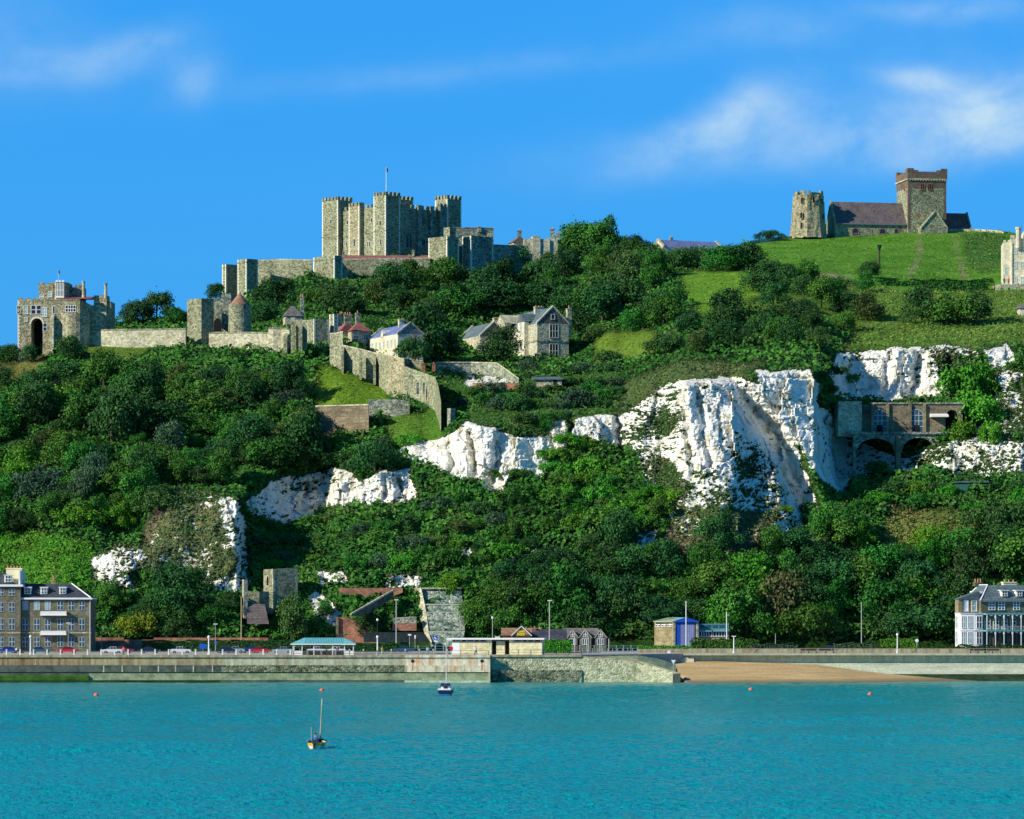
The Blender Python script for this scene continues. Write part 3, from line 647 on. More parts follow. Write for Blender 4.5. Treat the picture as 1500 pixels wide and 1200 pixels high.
def quads_mesh(name, c, nrm, size, tone, mats):
    """leaf clumps: one bent pair of faces per point"""
    n = len(c); a = nr.normal(size=(n, 3)); nrm = nrm/np.maximum(np.linalg.norm(nrm, axis=1, keepdims=True), 1e-6)
    t = np.cross(nrm, a); t /= np.maximum(np.linalg.norm(t, axis=1, keepdims=True), 1e-6); b = np.cross(nrm, t)
    s = size[:, None]; asp = nr.uniform(0.6, 1.0, (n, 1))
    v = np.stack([c-t*s*0.5-b*s*0.35*asp, c+t*s*0.1-b*s*0.5*asp, c+t*s*0.55+b*s*0.15*asp, c-t*s*0.05+b*s*0.5*asp], 1).reshape(-1, 3)
    me = bpy.data.meshes.new(name); me.vertices.add(len(v)); me.vertices.foreach_set('co', v.ravel()); me.loops.add(n*4); me.polygons.add(n)
    me.loops.foreach_set('vertex_index', np.arange(n*4)); me.polygons.foreach_set('loop_start', np.arange(n)*4); me.polygons.foreach_set('loop_total', np.full(n, 4)); me.update(calc_edges=True)
    at = me.attributes.new('tone', 'FLOAT', 'POINT'); at.data.foreach_set('value', np.repeat(np.clip(tone, 0, 1), 4))
    for m in mats: me.materials.append(m)
    return me
def crown_mesh(name, seed, n=5200, lobes=34, flat=0.8, size=0.058, spread=0.8, skew=0.0, low=0.0, small=0.20, big=0.36):
    """unit crown: about 1 in radius, resting on z=0; many overlapping lobes of leaf clumps over an uneven dome"""
    st = np.random.RandomState(seed); cs = []; ph = st.uniform(0, 6.28, 3)
    for i in range(lobes):
        a = st.uniform(0, 2*math.pi); r = math.sqrt(st.uniform(0.0, 1)); edge = 1+0.22*math.sin(2*a+ph[0])+0.14*math.sin(3*a+ph[1])
        z = flat*(0.95*math.sqrt(max(0, 1-r*r*0.92))*st.uniform(0.72, 1.12)+0.05); r2 = spread*r*edge
        if st.uniform() < 0.3: z *= st.uniform(0.2, 0.7)
        cs.append((r2*math.cos(a)+skew*z, r2*math.sin(a), z, st.uniform(small, big)))
    cs.append((0, 0, 0.45*flat, 0.55)); cs = np.array(cs); k = st.choice(len(cs), n, p=cs[:,3]**2/np.sum(cs[:,3]**2))
    d = st.normal(size=(n, 3)); d /= np.linalg.norm(d, axis=1, keepdims=True); d[:, 2] = np.where(d[:, 2] < -0.4, -d[:, 2], d[:, 2])
    rr = cs[k, 3]*(1-0.4*st.uniform(0, 1, n)**2)*(1+0.16*st.normal(size=n))
    p = cs[k, :3] + d*rr[:, None]; p[:, 2] = np.maximum(p[:, 2], low+0.1*st.uniform(size=n))
    nn = d + 0.6*st.normal(size=(n, 3)) + np.array([0, 0, 0.25])
    tone = 0.46+0.16*st.normal(size=n)+0.22*(st.uniform(-1, 1, len(cs)))[k]
    return quads_mesh(name, p, nn, size*st.uniform(0.6, 1.6, n), tone, [LEAF['mid']])
def trunk_mb(h, r, seed, branches=4):
    st = random.Random(seed); mb = MB(); p = Vector((0,0,-0.5)); q = Vector((st.uniform(-.04,.04), st.uniform(-.04,.04), h*0.55)); t = Vector((st.uniform(-.1,.1), st.uniform(-.1,.1), h))
    mb.bar(p, q, r, 7, r*0.7); mb.bar(q, t, r*0.7, 6, r*0.3)
    for i in range(branches):
        a = st.uniform(0, 6.28); s_ = q.lerp(t, st.uniform(0, .6)); mb.bar(s_, s_+Vector((math.cos(a)*.45, math.sin(a)*.45, .35)), r*0.4, 5, r*0.12)
    return mb
CROWNS = [crown_mesh('crown', 100+i, 5200, lo, fl, 0.058, sp, sk, 0.0, sm, bg) for i, (lo, fl, sp, sk, sm, bg) in enumerate([
    (36, 0.80, 0.80, 0.05, .18, .34), (46, 0.70, 0.86, 0.22, .15, .30), (28, 1.00, 0.72, 0.0, .20, .36), (40, 0.75, 0.84, 0.15, .16, .32),
    (26, 0.92, 0.74, 0.08, .22, .40), (54, 0.62, 0.92, 0.25, .13, .28), (34, 1.15, 0.66, 0.05, .18, .32), (40, 0.66, 0.95, 0.1, .16, .34)])]
SPARSE = crown_mesh('crown', 150, 1100, 22, 0.95, 0.06, 0.85, 0.1)
BUSH = [crown_mesh('foliage', 170+i, 2400, 22, 0.55, 0.080, 0.85, 0.08) for i in range(4)]
_tr = trunk_mb(0.9, 0.045, 3).build('trunk', 'bark'); TRUNK = _tr.data; bpy.data.objects.remove(_tr)
NTREE = [0, 0]
def tree(px, py, r, tone='mid', label='', group=None, kind='tree', name='broadleaf_tree', lift=0.35, hs=1.0, mesh=None, Y=None, cat=None):
    """r: crown radius in photo pixels; py: where the crown's foot shows"""
    Y = Y or depth_at(px, py); ppm = F/Y; rad = 1.12*r/ppm
    gz, _ = ground_at(px, Y); base = Vector((X(px, Y), Y, Z(py, Y)))
    bush = kind != 'tree'
    me = mesh or (rnd.choice(BUSH) if bush else rnd.choice(CROWNS))
    t = thing(name, label, cat or ('shrub' if bush else 'tree'), (base.x, base.y, base.z), group, rnd.uniform(-1.0, 1.0))
    c = bpy.data.objects.new('foliage' if bush else 'crown', me); c.parent = t; COL.objects.link(c)
    lz = -0.12*rad if bush else rad*lift*0.15
    c.scale = (rad*rnd.uniform(.85,1.25), rad*rnd.uniform(.85,1.2), rad*hs*rnd.uniform(0.8, 1.2)); c.location = (0, 0, lz)
    c.material_slots[0].link = 'OBJECT'; c.material_slots[0].material = LEAF[tone]
    k = bpy.data.objects.new('stem' if bush else 'trunk', TRUNK); k.parent = t; COL.objects.link(k)
    k.scale = (rad, rad, (rad*0.62*hs if not bush else rad*0.3)); k.location = (0, 0, 0)
    NTREE[bush] += 1
    return t
def wood(poly, dx, dy, r0, r1, tones, what, place, kind='tree', seed=1, name='broadleaf_tree', hs=1.22, keep=None):
    """fill a photo polygon with single trees, jittered; one shared group per tone"""
    st = random.Random(seed); xs = [p[0] for p in poly]; ys = [p[1] for p in poly]; row = 0; y = max(ys)
    names = {'dark':'dark green','mid':'mid green','bright':'bright green','olive':'olive green','brown':'brownish','grey':'grey green','gold':'yellow green'}
    while y > min(ys):
        x = min(xs) + (dx/2 if row % 2 else 0)
        while x < max(xs):
            qx, qy = x+st.uniform(-.35,.35)*dx, y+st.uniform(-.35,.35)*dy
            if inside(np.array([qx]), np.array([qy]), poly)[0]:
                tn = st.choice(tones); r_ = st.uniform(r0, r1)*st.choice((.72,.9,1,1,1.1,1.28))
                tree(qx, qy, r_, tn, '%s %s %s' % (names[tn], what, place), '%s %s %s' % (names[tn], what+'s', place), kind, name, hs=hs)
            x += dx
        y -= dy; row += 1

def cover_material():
    m, nt, N, L, B = nodes('scrub_cover')
    at = N.new('ShaderNodeAttribute'); at.attribute_name = 'leafcol'; tc = N.new('ShaderNodeTexCoord').outputs['Object']
    p = tnoise(N, L, tc, 0.09, 3, 0.6); rp = ramp(N, [(0.36, (1.4,0.95,1.25)), (0.5, (1,1,1)), (0.64, (0.75,0.88,0.9))]); L.new(p, rp.inputs[0])
    c = mixrgb(N, L, 1, at.outputs['Color'], rp.outputs[0], 'MULTIPLY')
    L.new(c, B.inputs['Base Color']); B.inputs['Roughness'].default_value = 0.8; B.inputs['Specular IOR Level'].default_value = 0.1
    return m
def ground_cover():
    n = 380000
    t = nr.uniform(0, 1, n); i = np.clip((t*(NY-1)), 0, NY-1.01); far = nr.uniform(0, 1, n) < 0.08; j = np.where(far, np.where(nr.uniform(0, 1, n) < .5, nr.uniform(15, 49, n), nr.uniform(NX-50, NX-16, n)), nr.uniform(49, NX-50, n))
    i0 = i.astype(int); j0 = j.astype(int); f = (i-i0)[:, None]; g = (j-j0)[:, None]
    G = np.stack([XW, YT, ZW], -1)
    p = (G[i0,j0]*(1-f)+G[np.minimum(i0+1,NY-1),j0]*f)*(1-g)+(G[i0,j0+1]*(1-f)+G[np.minimum(i0+1,NY-1),j0+1]*f)*g
    c = CHKs[i0, j0]; gr = GM[i0, j0]; cs = CHALKSHARE[i0, j0]
    pat = fbm(p[:,0]*0.10, p[:,2]*0.12+p[:,1]*0.05, 301, 4)
    ragged = fbm(p[:,0]*0.55, p[:,2]*0.75, 302, 3)
    keep = np.where(c > 0.15, (cs < 0.3)*0.75 + (cs >= 0.3)*(c < 0.7)*0.06, 1.0)
    keep = keep*np.where(gr > 0.5, np.where(c > 0.2, 1.0, 0.42), 1.0)
    keep = keep*(PY[i0, j0] < 938)
    k = nr.uniform(0, 1, n) < keep; far = far[k]; gc = GCOL[i0, j0][k]; p = p[k]; c = c[k]; pat = pat[k]; gr = gr[k]; n = len(p)
    lump = np.clip(fbm(p[:,0]*0.22, p[:,1]*0.1+p[:,2]*0.22, 303, 3)+0.25, 0, 1)*2.6*(c < 0.15)*np.where(gr > 0.5, 0.0, 1.0)
    rough = (np.abs(gc-np.array([0.022,0.060,0.014])).sum(1) > 0.02)*(c < 0.15); lump = np.where(rough & (gr < 0.5), lump*0.35, lump)
    h = nr.uniform(0, 1, n)**0.6*lump + nr.uniform(0, 1, n)*np.where(gr > 0.5, 0.12, 0.35)
    p[:, 2] += h; p[:, 1] -= h*0.4+0.15
    nn = nr.normal(size=(n, 3))*0.6 + np.array([0, -0.6, 0.8])
    sz = np.where(gr > 0.5, 0.38, np.where(c > 0.15, 0.5, np.where(rough, 0.5, 0.8)))*nr.uniform(0.6, 1.5, n)*np.where(far, 3.0, 1.0)
    tone = 0.42+0.2*nr.normal(size=n)+0.25*h/2.6+0.3*pat
    me = quads_mesh('ground_cover', p, nn, sz, tone, [cover_material()])
    T = np.clip(tone, 0, 1)[:, None]; lo, mi, hi = np.array([0.013,0.055,0.010]), np.array([0.036,0.140,0.020]), np.array([0.090,0.260,0.030])
    col = np.where(T < .5, lo+(mi-lo)*T*2, mi+(hi-mi)*(T*2-1))
    rg = (rough | (gr > 0.5))[:, None]; col = np.where(rg, gc*(0.55+0.9*T), col)
    dry = np.where(c > 0.15, nr.uniform(0.1, 0.9, n), (nr.uniform(0,1,n) < 0.05)*0.5)[:, None]; col = col*(1-dry)+np.array([0.15,0.155,0.08])*dry
    a = me.attributes.new('leafcol', 'FLOAT_COLOR', 'POINT'); a.data.foreach_set('color', np.repeat(np.concatenate([col, np.ones((n,1))], 1), 4, 0).ravel())
    o = bpy.data.objects.new('ground_cover', me); COL.objects.link(o)
    tag(o, 'low ivy, bramble and scrub clinging to the hillside between the trees and chalk', 'ground cover', kind='stuff')
ground_cover()
wood([(-30,585),(60,572),(140,562),(200,560),(235,550),(330,556),(415,548),(432,548),(440,580),(440,640),(500,690),(420,705),(360,720),(300,715),(240,740),(210,790),(150,800),(60,780),(-30,780)],
     38, 28, 22, 34, ['dark','mid','mid','dark','mid','mid','olive','dark','mid','grey','bright','mid','dark','mid'], 'tree', 'in the dense wood below the curtain wall', seed=3)
wood([(455,470),(500,440),(560,400),(640,408),(720,408),(760,388),(820,362),(900,360),(950,382),(985,420),(1010,470),(960,500),(880,480),(850,530),(840,470),(810,450),(740,460),(680,470),(600,485),(590,510),(560,470),(520,460)],
     36, 26, 20, 31, ['dark','mid','mid','mid','dark','olive','dark'], 'tree', 'in the wood between the great keep and the manor', seed=5)
wood([(690,870),(760,830),(900,800),(1000,815),(1130,805),(1200,760),(1290,810),(1400,800),(1520,760),(1540,860),(1420,870),(1400,935),(1090,938),(1000,915),(940,915),(880,935),(700,930)],
     44, 31, 26, 38, ['dark','dark','mid','dark','mid','dark','bright'], 'tree', 'in the belt of wood along the foot of the cliffs', seed=7)
wood([(960,470),(1040,478),(1150,440),(1210,420),(1290,425),(1300,470),(1240,500),(1190,530),(1120,520),(1040,515),(960,535)],
     38, 26, 20, 28, ['dark','dark','olive','mid'], 'tree', 'on the ledge above the high chalk cliff', seed=9)
wood([(370,780),(440,760),(480,760),(620,750),(700,730),(800,720),(900,700),(930,780),(800,800),(690,850),(560,835),(500,850),(420,830),(370,850)],
     34, 26, 13, 23, ['mid','dark','grey','mid','dark','olive','bright'], 'shrub', 'on the scrubby slope under the middle cliffs', 'shrub', 11, 'broadleaf_shrub')
wood([(800,650),(850,640),(900,700),(1000,720),(960,770),(930,790),(820,770),(800,720)],
     24, 20, 15, 22, ['bright','bright','mid','bright'], 'shrub', 'of the ivy bank left of the high chalk cliff', 'shrub', 13, 'ivy_shrub')
wood([(1240,700),(1300,690),(1400,720),(1520,700),(1520,770),(1430,750),(1300,745),(1230,790)],
     30, 24, 15, 24, ['mid','bright','dark'], 'shrub', 'on the bank below the cliff casemates', 'shrub', 15, 'broadleaf_shrub')
wood([(655,570),(760,572),(850,540),(900,525),(920,545),(900,590),(800,630),(700,610),(660,600)],
     24, 17, 12, 20, ['dark','dark','grey','mid'], 'shrub', 'on the slope in front of the manor', 'shrub', 17, 'broadleaf_shrub')
wood([(165,870),(260,860),(335,885),(350,940),(140,942)],
     32, 24, 18, 28, ['dark','dark','mid'], 'tree', 'behind the hedge by the seafront terrace', seed=19)
wood([(350,720),(480,640),(560,640),(600,670),(530,690),(400,690)],
     28, 20, 14, 22, ['dark','dark','mid'], 'shrub', 'in the hollow above the shaded chalk face', 'shrub', 21, 'broadleaf_shrub')

# ------------------------------------------------------------------ single trees and bushes one can point to
for px, py, r, tn, lab in [
 (198,476,24,'dark','big dark tree behind the curtain wall nearest the gatehouse'), (232,470,26,'dark','broad dark tree in the middle behind the curtain wall'), (256,478,20,'mid','rounder lighter tree behind the wall beside the tall flint tower'),
 (143,481,9,'bright','bright green tree hugging the right end of the gatehouse'), (316,440,15,'dark','dark tree rising behind the recessed doorway wall'),
 (402,446,28,'dark','wide pine like tree below the long bailey wall'), (385,470,20,'dark','dark tree between the conical roofed tower and the grey cottage'), (425,476,14,'dark','small dark tree against the grey roofed cottage'),
 (470,446,22,'mid','tree at the foot of the broad bailey tower'), (102,526,20,'dark','dark bushy tree in front of the gatehouse round tower'), (42,532,13,'dark','dark tree below the gateway arch'), (14,530,17,'dark','thin topped tree at the left edge beside the gatehouse'),
 (622,526,33,'dark','big dark tree between the barracks and the manor'), (596,505,20,'dark','dark tree touching the end of the blue roofed barracks'), (650,525,24,'dark','dark tree behind the turf topped garden wall'),
 (733,532,25,'dark','big dark tree standing in front of the manor facade'), (772,550,13,'grey','grey green shrubby tree before the manor corner'),
 (925,378,27,'dark','tall dark tree on the skyline left of the pale gabled hall'), (1000,392,25,'dark','round dark tree in front of the purple slate hall'), (1055,396,27,'mid','broad tree on the skyline right of the slate hall'), (1085,392,30,'dark','dark tree joined to the right of the broad skyline tree'),
 (1127,352,15,'dark','small rounded tree on the crest left of the ancient lighthouse'), (1118,428,28,'dark','dark tree at the lower left of the grass mound'), (1150,414,18,'dark','dark bush on the left foot of the grass mound'), (1182,412,20,'mid','rounded bush right of the bush at the foot of the grass mound'),
 (1272,406,18,'dark','flat dark bush in the middle of the lawn below the beacon'), (1350,474,28,'dark','left tree of the clump above the right chalk face'), (1390,476,32,'mid','middle tree of the clump above the right chalk face'), (1430,474,26,'dark','right tree of the clump above the right chalk face'),
 (1443,418,9,'dark','small round bush beside the terrace of the battlemented block'), (1270,470,24,'olive','olive tree at the right end of the trees on the cliff ledge'),
 (203,934,24,'gold','bright yellow green bush by the garden wall'), (428,941,27,'olive','large olive bush between the ruin slope and the teal shelter'), (540,935,22,'dark','dark bush in front of the lower brick ramp wall'), (478,905,14,'mid','leafy tree left of the brick ramp'),
 (1142,912,38,'brown','brownish leaved tree in the shore wood right of the boat shed'), (338,890,14,'dark','dark tree left of the ruined pillar'), (260,905,34,'dark','large dark tree above the clipped hedge'),
 (1476,945,14,'mid','leafy shrub in the garden of the right villa'), (660,870,18,'bright','bright bush just right of the revetment top'), (700,925,26,'mid','tree behind the cream block left end'), (450,690,34,'dark','dark tree above the notch in the shaded chalk face'), (550,690,30,'dark','dark tree filling the dip between the middle chalk faces')]:
    tree(px, py, r*(1.15 if py > 480 else 1.05), tn, lab, None, hs=(1.0 if px > 900 and py < 450 else 1.2 if py < 480 else 1.35))
tree(607, 528, 27, 'dark', 'dark tree covering the right gable of the blue roofed barracks', None, hs=1.5, Y=970)
for i, (px, py, r) in enumerate([(1415,560,34),(1432,600,36),(1408,625,28),(1450,630,24),(1395,590,16),(1440,560,22)]):
    tree(px, py+18, r*.95, 'bright', 'bright green ivy mound right of the cliff casemates', 'bright green ivy mounds right of the cliff casemates', 'shrub', 'ivy_mound', hs=1.6)
for px, py, r, tn, lab in [(598,650,24,'bright','bright bush on the grassy spur above the middle chalk face'),(735,698,16,'mid','bush against the chalk below the little cave'),(765,696,15,'mid','bush right of the one below the little cave'),(690,706,13,'mid','bush in the cleft of the middle chalk face'),(1262,600,12,'bright','bright bush on the brink left of the casemate side block'),(1245,560,14,'mid','bush on the notch between the high cliff and the right chalk face'),
   (850,655,22,'bright','bright bush between the two pale chalk stacks'),(485,655,22,'mid','bush below the brown retaining wall'),(1150,748,12,'bright','bright bush low on the edge of the high cliff'),(390,500,10,'dark','small bush behind the low curtain wall'),(1212,575,16,'dark','dark bush in the upper part of the gap beside the high cliff'),(1228,612,18,'dark','dark bush in the gap between the high cliff and the casemates'),(1222,548,16,'dark','dark bush at the top of the gap beside the high cliff'),(1258,650,11,'dark','dark bush at the left springing of the casemate arches'),(1316,590,7,'mid','small bush on the casemate parapet between the big windows'),(1374,590,9,'bright','small bright bush on the casemate parapet over the canopy')]:
    tree(px, py, r, tn, lab, None, 'shrub', 'shrub')

# ------------------------------------------------------------------ masonry helpers
def win(parent, wf, u, z, w, h, frame='quoin', pane='glass_dark', arch=0.0, bars=(1, 2), t=0.12, proud=0.10, sill=None, name='window', key=None):
    """a window on the wall line y=0 of frame wf (outward is -y): surround + glazing bars, pane as sub-part"""
    a = MB(wf); b = MB(wf); x0, x1 = u-w/2, u+w/2; zs = z+h-arch
    if t > 0:
        a.box(x0-t, x0, -proud, 0.05, z, zs); a.box(x1, x1+t, -proud, 0.05, z, zs); a.box(x0-t*1.3, x1+t*1.3, -proud-0.08, 0.05, z-t, z)
        if arch:
            n = 8; pts = [(u+(w/2)*math.cos(math.pi*i/n), zs+arch*math.sin(math.pi*i/n)) for i in range(n+1)]; out = [(u+(w/2+t)*math.cos(math.pi*i/n), zs+(arch+t)*math.sin(math.pi*i/n)) for i in range(n+1)]
            for i in range(n):
                a.poly([(pts[i][0],-proud,pts[i][1]),(out[i][0],-proud,out[i][1]),(out[i+1][0],-proud,out[i+1][1]),(pts[i+1][0],-proud,pts[i+1][1])])
        else: a.box(x0-t, x1+t, -proud, 0.05, zs, zs+t)
        bt = min(0.07, w*0.06)
        for i in range(1, bars[0]): c = x0+w*i/bars[0]; a.box(c-bt, c+bt, -0.08, 0, z, zs+arch*0.8)
        for i in range(1, bars[1]): c = z+h*i/bars[1]; a.box(x0, x1, -0.075, 0, c-bt, c+bt)
    if arch:
        n = 8; b.poly([(x0,-0.03,z),(x1,-0.03,z)]+[(u+(w/2)*math.cos(math.pi*i/n), -0.03, zs+arch*math.sin(math.pi*i/n)) for i in range(n+1)])
    else: b.box(x0, x1, -0.03, 0.05, z, z+h)
    if t > 0:
        f = a.build(name, frame, parent); b.build('pane', pane, f)
    else: f = b.build(name, pane, parent)
    return f
def quoins(mb, x, y, z0, z1, fr, w=0.55, p=0.03, sx=-1, sy=-1):
    """alternating corner stones at the arris (x, y); sx, sy: outward directions"""
    z = z0; k = 0
    while z < z1-0.1:
        h = min(0.45, z1-z); a = w if k % 2 else w*0.6; b = w*0.6 if k % 2 else w
        xa, xb = sorted((x+sx*p, x-sx*a)); ya, yb = sorted((y+sy*p, y-sy*b)); mb.box(xa, xb, ya, yb, z, z+h-0.03, fr); z += 0.45; k += 1
def side(fr, x): return fr.sub(x, 0, 0, -90)      # wall facing local -x; u = -y
def tower(parent, fr, x0, x1, y0, y1, z0, z1, mat='flint', name='tower', crown=0.9, q=True, mw=1.1, gap=0.8, batter=0.0, string=None):
    mb = MB(fr); mb.prism([(x0-batter,y0-batter),(x1+batter,y0-batter),(x1+batter,y1+batter),(x0-batter,y1+batter)], z0, z0+(z1-z0)*0.3 if batter else z1, scale_top=1.0 if not batter else (x1-x0)/(x1-x0+2*batter))
    if batter: mb.box(x0, x1, y0, y1, z0+(z1-z0)*0.3, z1)
    if crown: mb.crown(x0-0.05, x1+0.05, y0-0.05, y1+0.05, z1, crown, mw, gap)
    if string: 
        for zz in string: mb.box(x0-0.12, x1+0.12, y0-0.12, y1+0.12, zz, zz+0.25)
    o = mb.build(name, mat, parent)
    if q:
        [(lambda m2: (quoins(m2, qx, qy, z0, z1, fr, sx=ax, sy=ay), m2.build('quoins', 'quoin', o)))(MB(fr)) for qx, qy, ax, ay in ((x0,y0,-1,-1),(x1,y0,1,-1),(x0,y1,-1,1))]
    return o
def ribbon(pts, thick=1.6, deep=3.0, dy=-0.6, Yfix=None):
    """a wall that follows the hillside; pts: (px, top row, foot row)"""
    mb = MB(); rows = []
    for p in pts:
        px, t, b = p[:3]; Y = p[3] if len(p) > 3 else (Yfix or depth_at(px, b)+dy); rows.append((X(px,Y), Y, Z(t,Y), Z(b,Y)-deep))
    n = len(rows)
    for (x,y,zt,zb) in rows: mb.v += [Vector((x,y,zb)), Vector((x,y,zt)), Vector((x,y+thick,zt)), Vector((x,y+thick,zb))]
    for i in range(n-1):
        a = i*4; b = a+4
        mb.f += [(a,b,b+1,a+1),(a+1,b+1,b+2,a+2),(a+2,b+2,b+3,a+3),(a+3,b+3,b,a)]
    mb.f += [(0,1,2,3),(4*n-1,4*n-2,4*n-3,4*n-4)]
    return mb
def coping(pts, thick=1.6, dy=-0.6, h=0.35):
    mb = ribbon(pts, thick+0.3, 0, dy-0.15)
    n = len(mb.v)//4
    for i in range(n): zt = mb.v[i*4+1].z; mb.v[i*4].z = zt+0.02; mb.v[i*4+3].z = zt+0.02; mb.v[i*4+1].z = zt+h; mb.v[i*4+2].z = zt+h
    return mb
def curtain(name, label, pts, mat='ragstone', cat='castle wall', cop=True, group=None, thick=1.6):
    t = thing(name, label, cat, (X(pts[0][0], 1000), depth_at(pts[0][0], pts[0][2]), Z(pts[0][2], 1000)-3), group)
    ribbon(pts, thick).build('wall', mat, t)
    if cop: coping(pts, thick).build('coping', 'ragstone' if mat != 'ragstone' else 'flint', t)
    return t
def pot_stack(parent, fr, x, y, z0, z1, w=1.2, d=0.8, n=2, mat='flint_grey', pot=0.7):
    mb = MB(fr); mb.box(x-w/2, x+w/2, y-d/2, y+d/2, z0, z1-0.25); mb.box(x-w/2-0.1, x+w/2+0.1, y-d/2-0.1, y+d/2+0.1, z1-0.25, z1)
    c = mb.build('chimney', mat, parent)
    p = MB(fr)
    for i in range(n): p.cyl(x-w/2+w*(i+0.5)/n, y, z1, z1+pot, 0.17, 0.13, 8)
    p.build('chimney_pot', 'terracotta', c); return c
def gable_house(parent, fr, x0, x1, y0, y1, z0, ze, zr, wall, roof, axis='x', over=0.35, hip=0.0, coping_mat=None):
    w = MB(fr); w.box(x0, x1, y0, y1, z0, ze)
    if axis == 'x' and not hip: w.prism([(x0,y0),(x0+0.4,y0),(x0+0.4,y1),(x0,y1)], ze, ze); 
    if not hip:
        if axis == 'x':
            ym = (y0+y1)/2
            for a, b in ((x0, x0+0.4), (x1-0.4, x1)): n = w.pts([(a,y0,ze),(a,y1,ze),(a,ym,zr-0.1),(b,y0,ze),(b,y1,ze),(b,ym,zr-0.1)]); w.f += [(n,n+1,n+2),(n+5,n+4,n+3),(n,n+3,n+4,n+1),(n+1,n+4,n+5,n+2),(n+2,n+5,n+3,n)]
        else:
            xm = (x0+x1)/2
            for a, b in ((y0, y0+0.4), (y1-0.4, y1)): n = w.pts([(x0,a,ze),(x1,a,ze),(xm,a,zr-0.1),(x0,b,ze),(x1,b,ze),(xm,b,zr-0.1)]); w.f += [(n,n+1,n+2),(n+5,n+4,n+3),(n,n+3,n+4,n+1),(n+1,n+4,n+5,n+2),(n+2,n+5,n+3,n)]
    wo = w.build('wall', wall, parent)
    r = MB(fr)
    ya, yb, xa, xb = y0, y1, x0, x1
    if not hip:
        if axis == 'x': xa, xb = x0+0.02, x1-0.02
        r.gable(xa, xb, ya, yb, ze, zr, axis, 0.0 if coping_mat else over)
    else: r.gable(xa, xb, ya, yb, ze, zr, axis, over, hip0=hip, hip1=hip)
    ro = r.build('roof', roof, parent)
    if coping_mat and not hip:
        ends = ((y0-0.15, y0+0.45), (y1-0.45, y1+0.15)) if axis == 'y' else ((x0-0.15, x0+0.45), (x1-0.45, x1+0.15))
        for a, b in ends:
            c = MB(fr); m = ((x0+x1)/2) if axis == 'y' else ((y0+y1)/2); e0, e1 = (x0, x1) if axis == 'y' else (y0, y1)
            for s_, e in ((-1, e0), (1, e1)):
                q = [(e+0.25*s_, ze-0.15), (m, zr), (m, zr+0.45), (e+0.25*s_, ze+0.35)]
                P3 = [((p[0], a, p[1]) if axis == 'y' else (a, p[0], p[1])) for p in q] + [((p[0], b, p[1]) if axis == 'y' else (b, p[0], p[1])) for p in q]
                n = c.pts(P3); c.f += [(n,n+1,n+2,n+3),(n+7,n+6,n+5,n+4),(n,n+4,n+5,n+1),(n+1,n+5,n+6,n+2),(n+2,n+6,n+7,n+3),(n+3,n+7,n+4,n)]
            c.build('gable_coping', coping_mat, parent)
    return wo, ro
def arch_wall(mb, x0, x1, y0, y1, z0, z1, ops, n=14):
    """a wall with arched openings: ops = (centre, width, springing height, rise)"""
    cur = x0
    for (c, w, zs, rise) in sorted(ops):
        a, b = c-w/2, c+w/2
        if a > cur: mb.box(cur, a, y0, y1, z0, z1)
        for i in range(n):
            u0 = -1+2*i/n; u1 = -1+2*(i+1)/n; h0 = zs+rise*math.sqrt(max(0, 1-u0*u0)); h1 = zs+rise*math.sqrt(max(0, 1-u1*u1))
            xa, xb = c+u0*w/2, c+u1*w/2
            mb.prism([(xa,y0),(xb,y0),(xb,y1),(xa,y1)], [h0,h1,h1,h0], z1)
        cur = b
    if cur < x1: mb.box(cur, x1, y0, y1, z0, z1)
    return mb
def flag_on(parent, x, y, z0, z1, r=0.09, w=1.6, h=0.9, mat='red_paint', pole='pole_white'):
    mb = MB(); mb.bar((x,y,z0), (x,y,z1), r, 6, r*0.6); p = mb.build('flagpole', pole, parent)
    f = MB(); n = 6
    for i in range(n):
        a, b = i/n, (i+1)/n; wv = lambda t: 0.18*math.sin(t*7)
        f.poly([(x+w*a*0.35, y+wv(a)+w*a*0.5, z1-h-a*.5), (x+w*b*0.35, y+wv(b)+w*b*.5, z1-h-b*.5), (x+w*b*0.35, y+wv(b)+w*b*.5, z1-0.05-b*.4), (x+w*a*0.35, y+wv(a)+w*a*.5, z1-0.05-a*.4)])
    f.build('flag', mat, p)
